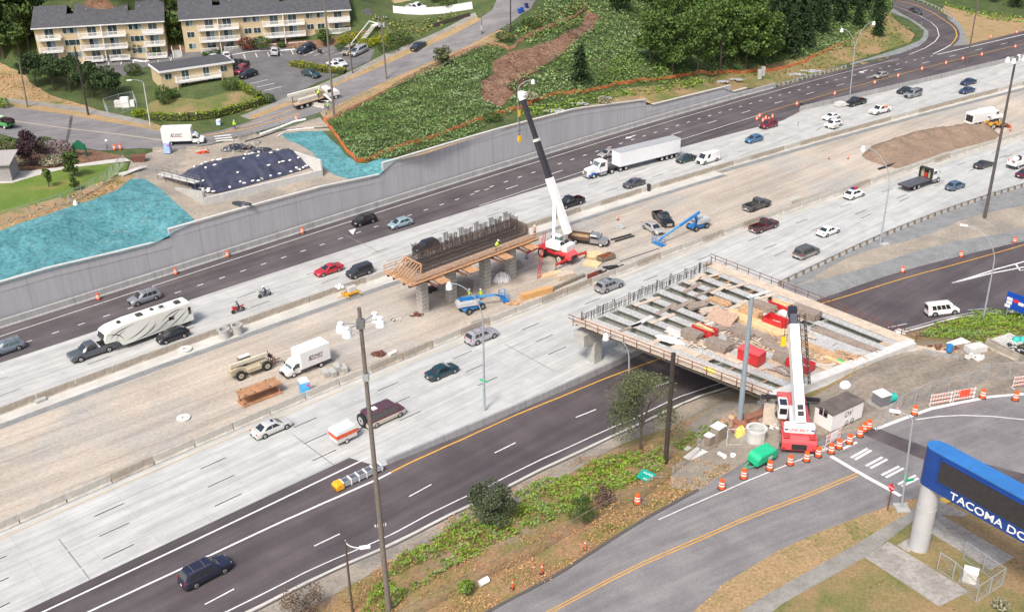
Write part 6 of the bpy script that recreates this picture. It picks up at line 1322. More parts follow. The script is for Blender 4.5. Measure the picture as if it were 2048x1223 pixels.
mb = MB(); [mb.box(x0,-.97,z0,x1,-.85,z1) for x0,z0,x1,z1 in ((.85,zb_+1.12,14.3,zb_+1.22),(.85,zt_-.42,14.3,zt_-.34),(.85,zb_+1.12,.95,zt_-.34))]; mb.build('screen_frame', BSGN, sg)
text('TACOMA DOME', 1.02, WH, sg, (2.3,-.87,zb_+.25), (1,0,0), (0,0,1), .02, sx=1.13)
# small fenced box beside the sign
def chain(pts, T, h, label, rail=True, step=3.0, name='chain_link_fence', mat=None, wires=5, bottom=True):
 q = [G(x,y,T) for x,y in pts]; o = q[0].copy(); root = empty(name, o, 0, label, 'fence'); mt = mat or STEEL; mb = MB(); n = 0; wr = .010
 for i in range(len(q)-1):
  L_ = np.linalg.norm((q[i+1]-q[i])[:2]); k = max(1,round(L_/step))
  for j in range(k):
   a_, b_ = [q[i]+(q[i+1]-q[i])*t/k for t in (j,j+1)]; a_ = np.array([a_[0],a_[1],T(a_[0],a_[1])])-o; b_ = np.array([b_[0],b_[1],T(b_[0],b_[1])])-o
   if n < 90: MB().cyl(a_-[0,0,.2], a_+[0,0,h+.05], .045, n=6).build('post', mt, root); n += 1
   if rail: mb.bar(a_+[0,0,h], b_+[0,0,h], .05)
   if bottom: mb.bar(a_+[0,0,.08], b_+[0,0,.08], .03)
   m_ = max(1,int(np.linalg.norm(b_-a_)/.3))
   for s in range(m_):        # woven wires, two diagonal directions
    t0, t1 = s/m_, min(1,(s+h/.3)/m_); z1 = min(h, (t1-t0)*m_*.3); mb.bar(a_+(b_-a_)*t0+[0,0,.05], a_+(b_-a_)*t1+[0,0,z1], wr); mb.bar(a_+(b_-a_)*t0+[0,0,h], a_+(b_-a_)*t1+[0,0,h-z1], wr)
 MB().cyl(q[-1]-o-[0,0,.2], q[-1]-o+[0,0,h+.05], .045, n=6).build('post', mt, root); mb.build('wire_mesh', mt, root); return root
chain([(1874,1138),(1904,1158),(1951,1205),(2003,1170),(1926,1117)],TL,1.9,'small chain link enclosure round a white electric box beside the big sign',step=2.4)
def obj1(name, mb, mat, loc, rz, label, cat, bev=0, T=None, dz=0, grp=None):
 o = mb.build(name, mat, None, bev=bev); put(o, loc, rz); return tag(o, label, cat, grp)
p = G(1938,1160); rt = empty('electric_box', p, -.5, 'white metal electric box inside the small chain link enclosure', 'utility box'); MB().box(-.55,-.45,0,.55,.45,1.1).build('cabinet', WHD, rt, bev=.03); MB().box(-.6,-.5,1.1,.6,.5,1.18).build('lid', WH, rt); MB().box(-.8,-.7,-.1,.8,.7,.06).build('pad', MT['slab'], rt)
# fences
chain([(1752,862),(1800,822),(1857,793),(1935,776),(1975,757),(2060,752)],TL,2.0,'chain link construction fence along the edge of the dirt work yard',step=3.2)
chain([(1453,890),(1526,888)],TL,2.1,'single temporary chain link panel before the concrete manhole ring',step=3.6,mat=M((.62,.68,.66),.5))
chain([(800,1248),(890,1200),(1000,1140),(1060,1118),(1115,1082),(1190,1040),(1240,1012),(1290,992),(1350,945),(1400,905),(1432,895)],TL,1.6,'old sagging chain link fence through the weeds along the street',step=4.5,mat=M((.22,.17,.13),.8))
chain([(0,452),(60,432),(125,412),(165,396),(215,366),(250,330)],TU,2.0,'chain link fence along the dry grass edge of the park',step=4)
chain([(790,178),(850,150),(910,122),(960,100),(1000,76),(1040,50)],TU,1.5,'thin wire fence beside the upper hill street',step=4,mat=STEELD)
chain([(470,292),(520,276),(560,262),(600,248),(650,230),(700,202),(745,182)],TU,1.9,'chain link fence between the hill street and the building site',step=4)
chain([(209,215),(240,205),(268,200),(275,218),(218,232),(209,215)],TU,1.8,'small chain link enclosure round white boxes beside the pines',step=3)
for i,(x,y,w_,h_) in enumerate([(237,213,1.3,1.3),(252,214,1.6,2.1),(266,212,.9,1.2)]):
 p = G(x,y,TU); rt = empty('utility_cabinet', p, .1, ['low pale utility cabinet, left of three in the fenced corner','tallest white utility cabinet in the fenced corner','smallest white utility cabinet, right of three in the fenced corner'][i], 'utility box'); MB().box(-w_/2,-.5,0,w_/2,.5,h_).build('cabinet', WH if i else WHD, rt, bev=.05); MB().box(-w_/2-.05,-.55,-.1,w_/2+.05,.55,.08).build('pad', MT['conc'], rt)
def snow(pts, T, label, mats, h=1.0):
 q = [G(x,y,T) for x,y in pts]; o = q[0].copy(); root = empty('orange_mesh_fence', o, 0, label, 'fence'); mb = MB(); n = 0
 P_ = []
 for i in range(len(q)-1):
  k = max(1,int(np.linalg.norm((q[i+1]-q[i])[:2])/1.0))
  for j in range(k): a_ = q[i]+(q[i+1]-q[i])*j/k; P_.append(np.array([a_[0]+rnd.uniform(-.12,.12),a_[1]+rnd.uniform(-.12,.12),T(a_[0],a_[1])]))
 hs_ = [h*rnd.uniform(.62,1.0) for _ in P_]
 for i in range(len(P_)-1):
  a_, b_ = P_[i]-o, P_[i+1]-o
  for z in np.arange(.08,1.0,.15): mb.bar(a_+[0,0,hs_[i]*z], b_+[0,0,hs_[i+1]*z], .02, .05)
  for t in (0,.25,.5,.75): c_ = a_+(b_-a_)*t; mb.bar(c_+[0,0,.05], c_+[0,0,hs_[i]], .07,.03)
  if i%3==0 and n < 90: MB().bar(a_-[0,0,.2], a_+[0,0,h+.15], .05).build('stake', M((.25,.18,.12),.9), root); n += 1
 mb.build('mesh', mats, root)
snow([(652,243),(690,228),(740,202),(790,174),(840,147),(890,122),(930,104),(975,92),(1000,93),(1018,101),(1030,96),(1035,88),(1060,73),(1100,56),(1140,42),(1160,28),(1172,18),(1165,2)],TU,'faded pink orange mesh fence below the hill street',M((.60,.25,.19),.8,var=.25,scale=1))
snow([(648,240),(668,268),(690,300),(712,325),(735,322),(770,308),(806,295),(840,286),(875,275),(910,260),(943,247),(990,232),(1040,218),(1075,202),(1108,191),(1140,188),(1174,185),(1208,178),(1243,169),(1280,164),(1317,161),(1350,157),(1382,151),(1420,150),(1451,146),(1500,146),(1539,144),(1562,139),(1585,133),(1610,125),(1630,113),(1660,100),(1692,86)],TU,'long bright orange mesh fence along the foot of the bramble bank',M((.66,.17,.06),.8,var=.3,scale=1))
# ---- signs
p = G(1775,1019); rt = empty('stop_sign', p, math.radians(-60), 'red stop sign on a rusty brown post beside the street light', 'sign'); MB().bar((0,0,0),(0,0,3.1),.09).build('post', MT['rust'], rt)
MB().prism([(.38*math.cos(a+math.pi/8),2.65+.38*math.sin(a+math.pi/8)) for a in np.linspace(0,2*math.pi,9)[:-1]],-.09,-.06).build('plate', M((.62,.02,.04),.4), rt); text('STOP',.27,WH,rt,(-.30,-.10,2.56),(1,0,0),(0,0,1),.005)
p = G(2026,636); rt = empty('service_sign', p, math.radians(-52), 'blue roadside logo sign with white and red panels at the right edge', 'sign'); z_ = 1.2
MB().box(-1.1,.05,0,-1.0,.15,3.4).build('post', STEEL, rt); MB().box(1.0,.05,0,1.1,.15,3.4).build('post', STEEL, rt)
MB().box(-1.5,-.04,z_,1.5,.04,z_+2.5).build('panel', M((.01,.07,.42),.4), rt)
for x,z,c in ((-.95,z_+1.25,WH),(-.95,z_+.7,WH),(-1.1,z_+.15,WH),(-.05,z_+1.2,M((.65,.03,.06),.5)),(.7,z_+1.0,WH)): MB().box(x-.42,-.07,z,x+.35,-.045,z+.45).build('logo_panel', c, rt)
p = G(1292,956,TL); rt = empty('fallen_sign', p+[0,0,.35], math.radians(-40), 'fallen green road sign lying upside down in the weeds with bent post', 'sign'); rt.scale = (.55,.55,.6)
R_ = Matrix.Rotation(math.radians(12),4,'X')
o = MB().box(-1.5,-1.25,-.03,1.5,1.25,.03).build('panel', M((.01,.32,.25),.4), rt); o.rotation_euler.x = .2
for s_,x_,y_ in (('SOUTH',1.15,.45),('Lot',.7,-.95)): text(s_,.62,WH,o,(x_,y_+.3,.04),(-1,0,0),(0,-1,0),.006)
MB().tube([(1.2,-.3,.2),(2.2,.6,.3),(3.2,1.8,.2),(4.2,2.6,0)],.07,8).build('bent_post', STEEL, rt)
# green park sign
p = G(162,312,TU); rt = empty('park_sign', p, math.radians(-12), 'dark green wooden park sign on two posts', 'sign')
for s in (-1,1): MB().box(s*1.15-.12,-.12,0,s*1.15+.12,.12,2.1).build('post', M((.015,.11,.06),.6), rt)
MB().prism([(-1.35,1.2),(1.35,1.2),(1.3,2.2),(.7,2.55),(.3,2.95),(-.3,2.95),(-.7,2.55),(-1.3,2.2)],-.06,.06).build('panel', M((.015,.13,.065),.6), rt)
# striped barricades
def barricade(px,py,w_,rz,lab,mid=None,T=None):
 p = G(px,py,T or TL); rt = empty('barricade', p, rz, lab, 'barricade')
 for s in (-1,1): MB().bar((s*w_*.46,-.35,0),(s*w_*.46,.35,0),.1).bar((s*w_*.46,0,0),(s*w_*.46,0,1.55),.07).build('stand', WHD, rt)
 for z in (.35,.85,1.35):
  b_ = MB().box(-w_/2,-.04,z-.13,w_/2,.0,z+.13).build('board', WH, rt); mb = MB(); k = -w_/2+.05
  while k < w_/2-.35: mb.add([(k,-.05,z-.125),(k+.16,-.05,z-.125),(k+.34,-.05,z+.125),(k+.18,-.05,z+.125)],[(0,1,2,3)]); k += .36
  mb.build('stripes', ORG, b_)
 if mid: MB().box(-.65,-.09,.55,.65,-.055,1.45).build('notice', mid, rt)
 return rt
barricade(1665,886,2.6,math.radians(38),'striped barricade with a white notice leaning before the white office trailer',WH)
barricade(1880,808,2.8,math.radians(14),'left striped barricade at the work yard fence')
barricade(1926,800,2.8,math.radians(14),'striped barricade with red and white notices at the work yard fence',M((.8,.1,.05),.5))
barricade(2046,772,3.0,math.radians(14),'striped barricade cut by the right edge')
def jers(a,b,T,lab,mat='barrW',h=.85):
 p,q = G(*a,T),G(*b,T); L_ = np.linalg.norm((q-p)[:2]); prof=[(-.3,0),(-.28,.1),(-.12,.3),(-.09,h),(.09,h),(.12,.3),(.28,.1),(.3,0)]
 o = MB().loft([[(-L_/2,y,z) for y,z in prof],[(L_/2,y,z) for y,z in prof]]).build('concrete_barrier', MT[mat], None, bev=.02); put(o,(p+q)/2,head(p,q)); tag(o,lab,'barrier')
jers((1972,689),(2040,718),TL,'rear one of two mossy concrete barriers at the pallet yard','barrOld'); jers((1970,694),(2036,722),TL,'front one of two mossy concrete barriers at the pallet yard','barrOld')
jers((478,281),(512,270),TU,'grey concrete barrier behind the worker side of the hill street','barrOld'); jers((374,302),(416,302),TU,'grey concrete barrier below the white box truck','barrOld'); jers((624,211),(650,217),TU,'pale concrete barrier lying beside the boom truck')
jers((306,303),(330,303),TU,'mossy concrete barrier left of the blue toilet','barrOld'); jers((942,652),(985,640),TL,'short white concrete block lying in the dirt by the near barrier')
for k,(x,y) in enumerate([(446,276),(448,281),(450,286)]):
 p=G(x,y,TU); obj1('plank',MB().box(-1.6,-.14,.0,1.6,.14,.12),WH,p+[0,0,.4+.05*k],.28,['upper','middle','lower'][k]+' white barricade board across the hill street before the box truck','board')
for k,(x,y) in enumerate([(648,194),(650,200),(652,206)]):
 p=G(x,y,TU); obj1('plank',MB().box(-1.3,-.14,.0,1.3,.14,.12),WH,p+[0,0,.4],-.25,['upper','middle','lower'][k]+' white barricade board beside the boom truck','board')
# ================= trucks, cranes, site objects
def root_at(name, px, py, hd, label, cat, T=None, h=0.0, grp=None, dz=.03):
 o = empty(name,(0,0,0),0,label,cat,grp); return place(o,px,py,hd,T,h,dz)
def wheels(root, xs, hw, r, wd=.28, rim=RIMW, dual=()):
 for x in xs:
  for s in (1,-1): wheel(root, x, s*hw, r, wd*(2 if x in dual else 1), rim, rr=.55)
def vancab(root, xr, xf, hw, z0, H, mat, hood=.9, zh=None):
 """cutaway van cab: body, glass, lights"""
 zh = zh or z0+.75; L_ = xf-xr
 MB().loft([[(xr,s*hw,z) for s,z in ((-1,z0),(-1,zh),(1,zh),(1,z0))]]+[[(x,s*w_*hw,z) for s,z in ((-1,z0),(-1,zt),(1,zt),(1,z0))] for x,zt,w_ in ((xf-hood,zh,1),(xf-.25,zh-.13,.96),(xf,zh-.32,.86))]).build('cab', mat, root, bev=.04)
 MB().loft([[(xr,s*hw*a,z) for s,z in ((-1,zh-.02),(-1,H-.15),(-.9,H),(.9,H),(1,H-.15),(1,zh-.02))] for a in (1,)]+[[(xf-hood-.55,s*hw*.93,z) for s,z in ((-1,zh-.02),(-1,H-.17),(-.88,H-.02),(.88,H-.02),(1,H-.17),(1,zh-.02))]]+[[(xf-hood+.12,s*hw*.95,z) for s,z in ((-1,zh-.02),(-1,zh+.02),(-.9,zh+.04),(.9,zh+.04),(1,zh+.02),(1,zh-.02))]]).build('cab_roof', mat, root)
 a,b = (xf-hood-.50,H-.14),(xf-hood+.09,zh+.07)
 MB().add([(b[0]+.02,hw*.82,b[1]),(b[0]+.02,-hw*.82,b[1]),(a[0]+.03,-hw*.76,a[1]),(a[0]+.03,hw*.76,a[1])],[(0,1,2,3)]).build('windscreen', GLW, root, fix=False)
 for s in (1,-1):
  y = s*(hw+.012); MB().add([(xr+.15,y,zh+.05),(xf-hood-.05,y*.985,zh+.05),(xf-hood-.5,y*.95,H-.24),(xr+.15,y*.98,H-.24)],[(0,1,2,3)]).build('side_window', GL, root, fix=False)
  MB().cb((xf-.03,s*hw*.66,zh-.40),(.12,.34,.2)).build('headlight', HLM, root); MB().cb((xf-hood-.1,s*(hw+.2),zh+.22),(.1,.25,.35)).build('mirror', DARK, root)
 MB().box(xf-.02,-hw*.5,z0+.12,xf+.03,hw*.5,zh-.3).build('grille', DARK, root); MB().box(xf-.1,-hw*.9,z0-.05,xf+.1,hw*.9,z0+.14).build('bumper', DARK, root)
def boxtruck(px,py,hd,label,T,side,L_=7.2,boxh=2.35):
 r = root_at('box_truck',px,py,hd,label,'box truck',T); xf = L_/2; xb = xf-2.15
 vancab(r, xb, xf, .98, .45, 2.05, WH); MB().box(-L_/2,-1.15,.85,xb+.02,1.15,.85+boxh).build('cargo_box', WH, r, bev=.03)
 MB().box(-L_/2+.05,-.45,.5,xf-1,.45,.84).build('chassis', BLK_, r); MB().box(-L_/2-.15,-1.1,.45,-L_/2+.1,1.1,.6).build('bumper', BLK_, r)
 MB().box(-L_/2,-1.17,.82,xb,1.17,.87).build('edge_trim', M((.5,.5,.5),.4,.5), r)
 wheels(r,[xf-1.05],.98,.38); wheels(r,[-L_/2+1.5],1.1,.38,.24,dual=[-L_/2+1.5])
 K = M((.02,.02,.025),.5); y = side*1.165; xd = (-side,0,0); cx = (-L_/2+xb)/2
 text('K',.95,K,r,(cx+side*1.15,y,1.75),xd,(0,0,1),.004,shear=.35); text('UNEY',.6,K,r,(cx+side*.55,y,1.95),xd,(0,0,1),.004,shear=.35); MB().box(min(cx+side*.9,cx-side*1.05),y-.004,1.72,max(cx+side*.9,cx-side*1.05),y+.004,1.82).build('red_underline', M((.35,.02,.03),.5), r)
 for s in (1,-1): MB().cb((-L_/2,s*.95,.95+boxh-.2),(.04,.16,.08)).build('marker_lamp', RED, r)
 return r
boxtruck(611,738,'F','white box truck lettered KUNEY parked in the dirt median by the blue toilet',TL,1,6.6,2.4)
boxtruck(369,287,(330,289,410,286),'white box truck lettered KUNEY on the hill street above the blue toilet',TU,-1,7.6,2.5)
# ---- semi truck
a, b = P(1239.4,334.6,1.15), P(1359.8,304.5,1.15); hd = head(b,a); f_ = np.array([math.cos(hd),math.sin(hd),0]); lf = np.array([-f_[1],f_[0],0])   # near side is the left side
o_ = (a*[1,1,0]) - lf*1.28; sm = empty('semi_truck', o_+[0,0,.03], hd, 'white semi truck with long plain white trailer and blue front fenders', 'semi truck')
TR = M((.80,.81,.83),.4,var=.03,scale=.4)
MB().box(-15.9,-1.28,1.15,0,1.28,4.08).build('trailer_box', TR, sm, bev=.04); MB().box(-15.92,-1.3,4.03,.02,1.3,4.1).box(-15.92,-1.3,1.12,.02,1.3,1.25).build('trailer_trim', M((.6,.61,.62),.4,.4), sm); MB().box(-15.5,-.5,.85,-.2,.5,1.12).build('trailer_frame', BLK_, sm)
mb = MB(); [mb.box(-15.6+k*.62,1.282,1.3,-15.57+k*.62,1.288,4.0) for k in range(25)]; mb.build('side_ribs', M((.66,.67,.68),.5), sm)
wheels(sm,[-15.2,-13.9,-12.6,-11.3],1.02,.5,.3,dual=[-15.2,-13.9,-12.6,-11.3]); wheels(sm,[-1.9,-.5,1.7],1.02,.5,.3,dual=[-1.9,-.5,1.7]); wheels(sm,[6.2],1.05,.5,.3)
MB().box(-2.6,-.45,.7,7.2,.45,1.0).build('chassis', BLK_, sm); MB().box(-.6,-.6,1.0,.4,.6,1.12).build('fifth_wheel', BLK_, sm)
MB().prism([(2.9,.9),(2.9,3.0),(3.2,3.12),(4.6,3.05),(5.0,2.1),(5.0,.9)],-1.08,1.08).build('cab', WH, sm, bev=.07); MB().prism([(5.0,.85),(5.0,2.08),(7.1,1.85),(7.45,1.5),(7.5,.75)],-.78,.78).build('hood', WH, sm, bev=.07)
MB().add([(5.02,.9,2.15),(5.02,-.9,2.15),(4.68,-.88,2.92),(4.68,.88,2.92)],[(0,1,2,3)]).build('windscreen', GLW, sm, fix=False)
for s in (1,-1):
 MB().add([(3.5,s*1.1,2.05),(4.85,s*1.1,2.05),(4.6,s*1.1,2.85),(3.5,s*1.1,2.85)],[(0,1,2,3)]).build('side_window', GL, sm, fix=False)
 MB().loft([[(6.2+.78*math.cos(t),s*y,.45+.78*math.sin(t)) for y in (.72,1.2)] + [(6.2+.62*math.cos(t),s*y,.45+.62*math.sin(t)) for y in (1.2,.72)] for t in np.linspace(.1,math.pi-.1,9)]).build('fender', M((.02,.10,.35),.35,coat=.5), sm)
 MB().cyl((3.3,s*1.05,.75),(4.9,s*1.05,.75),.33,n=12).build('fuel_tank', CHR, sm); MB().cb((5.2,s*1.25,2.4),(.12,.3,.55)).build('mirror', WH, sm); MB().cb((7.4,s*.85,1.1),(.2,.3,.22)).build('headlight', HLM, sm)
 MB().cyl((2.7,s*.8,1.0),(2.7,s*.8,3.3),.09,n=8).build('exhaust_stack', CHR, sm)
MB().box(7.5,-.5,.85,7.56,.5,1.6).build('grille', CHR, sm); MB().box(7.4,-1.1,.5,7.65,1.1,.85).build('bumper', CHR, sm)
# ---- camping trailer and tow pickup
a, b = P(243,690,.9), P(391,637,.9); hd = head(b,a); f_ = np.array([math.cos(hd),math.sin(hd),0]); lf = np.array([-f_[1],f_[0],0]); o_ = a*[1,1,0]-lf*1.25
rv = empty('camping_trailer', o_+[0,0,.03], hd, 'long white fifth wheel camping trailer with black swirl stripes', 'camping trailer'); CRE = M((.78,.78,.72),.45,var=.04)
MB().prism([(-10.9,.75),(-10.95,3.3),(-10.7,3.65),(-1.5,3.78),(.9,3.55),(1.8,3.2),(2.1,2.4),(2.0,1.75),(.3,1.65),(-.3,.7)],-1.25,1.25).build('body', CRE, rv, bev=.09)
MB().prism([(1.86,3.08),(2.16,2.4),(2.08,1.95),(1.9,1.9),(1.8,2.9)],-.95,.95).build('front_window', GL, rv)
SW = M((.05,.05,.055),.5); mb = MB()
def swirl(mb, p0, p1, p2, w0, y=1.262):
 prev = None
 for k in range(13):
  t = k/12; x = (1-t)**2*p0[0]+2*t*(1-t)*p1[0]+t*t*p2[0]; z = (1-t)**2*p0[1]+2*t*(1-t)*p1[1]+t*t*p2[1]; w_ = w0*math.sin(math.pi*min(max(t,.04),.96))+.01
  cur = ((x,y,z-w_/2),(x,y,z+w_/2))
  if prev: mb.add([prev[0],prev[1],cur[1],cur[0]],[(0,1,2,3)])
  prev = cur
for a_ in (((1.6,2.9),(-.5,2.9),(-.6,.9),.16),((1.3,2.2),(.5,3.2),(-2.4,3.3),.14),((.6,1.8),(.2,2.6),(-1.0,2.9),.1),((-.8,1.3),(-3.2,1.6),(-4.5,3.0),.15),((-2.0,.85),(-4.2,1.2),(-5.4,2.1),.16),((-4.0,1.6),(-5.6,2.0),(-5.2,3.2),.12),((-5.2,1.2),(-7.5,2.2),(-9.0,3.1),.16),((-6.0,2.2),(-8.0,3.5),(-9.6,3.0),.13),((-7.0,1.0),(-8.6,1.6),(-10.2,2.8),.14),((-3.0,1.0),(-5.0,.9),(-7.0,1.6),.08),((-9.0,1.1),(-10.0,1.6),(-10.7,2.4),.1)): swirl(mb,*a_)
mb.build('swirl_stripes', SW, rv, fix=False)
MB().box(-8.0,1.255,2.0,-7.2,1.275,2.5).build('window', GL, rv); MB().box(-10.6,1.255,1.9,-10.2,1.275,3.0).build('window', GL, rv)
for x,y,s in ((-9.2,.2,.8),(-6.9,.1,.55),(-5.6,-.2,.45),(-3.6,.1,.85),(-.6,.2,.5)): MB().box(x-s/2,y-s/2,3.7,x+s/2,y+s/2,4.0).build('roof_vent', M((.06,.06,.06),.5), rv, bev=.06)
MB().box(-7.6,-.7,3.7,-6.2,.6,3.83).build('skylight', M((.55,.57,.58),.3), rv); MB().box(-10.4,-1.1,.45,-1,1.1,.8).build('underframe', BLK_, rv); wheels(rv,[-6.6,-5.6],1.15,.38); MB().bar((-11.0,0,.8),(-11.0,0,3.4),.08,.3).build('ladder', SW, rv)
MB().bar((1.1,0,1.7),(1.1,0,1.15),.2).build('hitch', BLK_, rv)
o = car('pickup',(.10,.11,.125),'pickup_truck',L=6.3,W=2.05,H=1.98,bed=(.03,.03,.03)); tag(o,'dark grey crew cab pickup towing the long camping trailer','pickup truck',GF); place(o,184,700,'F'); MB().box(-.95,-.8,1.15,-.65,.8,1.25).build('tool_box', WH, o)
# ---- small cargo trailer and maroon van
o = car('van',(.13,.05,.07),'van',L=5.5,W=2.0,H=2.1,rack=True,lower=(.62,.55,.45)); tag(o,'two tone van, maroon above and cream below, towing a small trailer','van',GN); place(o,766,829,'N'); wheel(o,-2.82,.5,.9,.2,CHR).rotation_euler.z = math.pi/2
MB().box(-1.6,-.35,2.1,-.9,.35,2.18).build('roof_hatch', WH, o)
ct = root_at('cargo_trailer',688,868,'N','small white cargo trailer with broad orange side stripe behind the maroon van','trailer',h=.8); ct.location.z -= 0
MB().box(-1.5,-.85,.45,1.3,.85,1.55).build('body', M((.62,.60,.58),.5,var=.1), ct, bev=.05); MB().prism([(-1.52,1.5),(-1.4,2.0),(1.1,2.05),(1.42,1.7),(1.42,1.5)],-.88,.88).build('top', WH, ct, bev=.05)
MB().box(-1.53,-.875,1.05,1.33,.875,1.5).build('orange_stripe', M((.72,.10,.03),.5), ct); wheels(ct,[-.2],.86,.32); mb = MB(); mb.bar((1.3,-.5,.5),(2.6,0,.5),.07).bar((1.3,.5,.5),(2.6,0,.5),.07); mb.build('drawbar', BLK_, ct)
# ---- motorcycles with riders
def skin_person(joints, edges, radii, mats_by, name='body'):
 me = bpy.data.meshes.new(name); me.from_pydata(joints, edges, []); o = bpy.data.objects.new(name, me); COL.objects.link(o); o.modifiers.new('s','SKIN').use_smooth_shade = True
 for i,r in enumerate(radii): me.skin_vertices[0].data[i].radius = (r,r)
 me.skin_vertices[0].data[0].use_root = True; sb = o.modifiers.new('u','SUBSURF'); sb.levels = 1; sb.render_levels = 1
 dg = bpy.context.evaluated_depsgraph_get(); m2 = bpy.data.meshes.new_from_object(o.evaluated_get(dg)); bpy.data.objects.remove(o); m2.name = name; m2.materials.clear()
 mats, fn = mats_by
 for m in mats: m2.materials.append(m)
 for p in m2.polygons: p.material_index = fn(p.center)
 o = bpy.data.objects.new(name, m2); COL.objects.link(o); return o
SKIN = M((.45,.26,.18),.6,name='skin'); HIVIS = M((.50,.85,.05),.6,var=.05,name='hi_vis'); HIOR = M((.85,.13,.02),.6); DENIM = M((.03,.045,.09),.8); BLKC = M((.02,.02,.022),.8)
def person(loc, rz, label, shirt, trousers, pose='stand', hat=None, vest=None, bend=0., parent_z=0, grp=None):
 J = [(0,0,.98)]; E = []; R_ = [.13]
 def j(p, par, r): J.append(p); E.append((par,len(J)-1)); R_.append(r); return len(J)-1
 bx = math.sin(bend); bz = math.cos(bend); up_ = lambda h,dx=0,dy=0: (bx*h+dx*bz, dy, .98+bz*h-dx*bx)
 w_ = j(up_(.22),0,.125); c_ = j(up_(.44),w_,.15); n_ = j(up_(.58),c_,.055); hd_ = j(up_(.68,.02),n_,.085); hd2 = j(up_(.80,.02),hd_,.09)
 for s in (1,-1):
  if pose == 'ride': kn = (.42,s*.24,.82); ft = (.28,s*.24,.38); sh=.2
  elif pose == 'walk': kn = (.10*s+.05,s*.12,.52); ft = (.22*s,s*.12,.08)
  else: kn = (.02,s*.12,.52); ft = (0,s*.13,.08)
  h_ = j((0,s*.10,.90),0,.10); k_ = j(kn,h_,.068); a_ = j(ft,k_,.045); j((ft[0]+.16,ft[1],ft[2]-.03),a_,.042)
  sd = j(up_(.50,0,s*.20),c_,.065)
  if pose == 'ride': el = up_(.32,.22,s*.28); ha = up_(.18,.48,s*.22)
  elif bend > .4: el = up_(.30,.22,s*.24); ha = up_(.14,.44,s*.2)
  else: el = up_(.24,.03,s*.27); ha = up_(.06,.20,s*.24)
  e_ = j(el,sd,.043); h2_ = j(ha,e_,.033)
  d_ = Vector(ha)-Vector(el); d_.normalize(); sv = Vector((0,1,0)); pal = j(tuple(Vector(ha)+d_*.07),h2_,.032)
  for q in range(4): f1 = j(tuple(Vector(J[pal])+d_*(.045+.006*(q in(1,2)))+sv*(q-1.5)*.022),pal,.010); j(tuple(Vector(J[f1])+d_*(.03+.01*(q in(1,2)))+Vector((0,0,-.015))),f1,.009)
  j(tuple(Vector(ha)+d_*.05-sv*s*.05),h2_,.011)
 zs = .98+.5*bz
 def fn(c):
  if abs(c.y) > .16 and (Vector(c)-Vector(J[0])).length > .35 and False: return 0
  hx = bx*.66; hz_ = .98+bz*.66
  if (c.x-hx)**2+c.y**2+(c.z-hz_-.06)**2 < .030: return 0
  if c.z < .13 and pose != 'ride': return 3
  if c.z < .97 and abs(c.y) < .22+(.1 if pose=='ride' else 0) and (c.x-0)**2+(c.z-.98)**2 > .0: return 2
  return 1
 root = empty('person', loc, rz, label, 'person', grp); b_ = skin_person(J,E,R_,([SKIN,shirt,trousers,BLKC],fn)); b_.parent = root
 hc = up_(.82,.02);
 if hat: MB().sph(hc,.135,12,5,z0=-.1).cyl((hc[0]+.03,hc[1],hc[2]-.01),(hc[0]+.03,hc[1],hc[2]+.01),.17,n=12).build('helmet', hat, root)
 else: MB().sph((hc[0]-.02,hc[1],hc[2]),.10,10,5,z0=-.4).build('hair', M((.04,.03,.02),.8), root)
 MB().sph((hc[0]+.09,0,hc[2]-.07),.022,6,4).build('nose', SKIN, root)
 if vest:
  rg = []
  for h,a,bb in ((.02,.15,.19),(.25,.15,.19),(.44,.16,.21),(.54,.11,.16)): rg.append([(up_(h,a*math.cos(t))[0], bb*math.sin(t), up_(h,a*math.cos(t))[2]) for t in np.linspace(0,2*math.pi,13)[:-1]])
  MB().loft(rg,False).build('vest', vest, root)
 return root
def moto(px,py,hd,col,label,cat='motorcycle'):
 r = root_at('motorcycle',px,py,hd,label,cat,h=.6,grp='motorcycles on the far carriageway')
 for x in (.78,-.75): wheel(r,x,.07,.33,.15,RIMD)
 MB().prism([(.75,.65),(.95,.9),(.75,1.15),(.35,.95),(.1,.9),(.05,.5),(.5,.45)],-.2,.2).build('fairing', M(col,.3,coat=.6), r, bev=.05)
 MB().prism([(.3,.85),(.3,.98),(-.1,.88),(-.5,.92),(-1.0,1.05),(-.9,.85),(-.4,.72)],-.13,.13).build('tank_and_tail', M(col,.3,coat=.6), r, bev=.04)
 MB().box(-.3,-.16,.3,.35,.16,.75).build('engine', M((.12,.12,.12),.4,.6), r, bev=.03); MB().bar((.78,0,.33),(.6,0,1.05),.1,.16).build('fork', CHR, r); MB().bar((.58,-.36,1.08),(.58,.36,1.08),.05).build('handlebar', DARK, r); MB().bar((-.75,.1,.33),(-.1,.1,.5),.06).build('swing_arm', CHR, r)
 if 'grey' in label: MB().box(-.75,-.4,.55,-.3,.4,.85).build('saddle_bag', M(col,.4), r, bev=.04)
 return r
for px,py,c,l1_,l2_,sh,hat in ((476,617,(.5,.01,.02),'red sport motorcycle ridden in the lane by the barrier','person in black jacket riding the red motorcycle',BLKC,BLKC),(529,586,(.25,.26,.27),'grey touring motorcycle ahead of the red one','person in dark clothes and white helmet riding the grey motorcycle',BLKC,WH)):
 m_ = moto(px,py,'F',c,l1_); pl_ = person(m_.location+Vector((0,0,-.04)),m_.rotation_euler.z,l2_,sh,DENIM if 'red' in l1_ else BLKC,'ride',hat,bend=.35)
 pl_.location += Matrix.Rotation(pl_.rotation_euler.z,3,'Z')@Vector((-.22,0,.0))
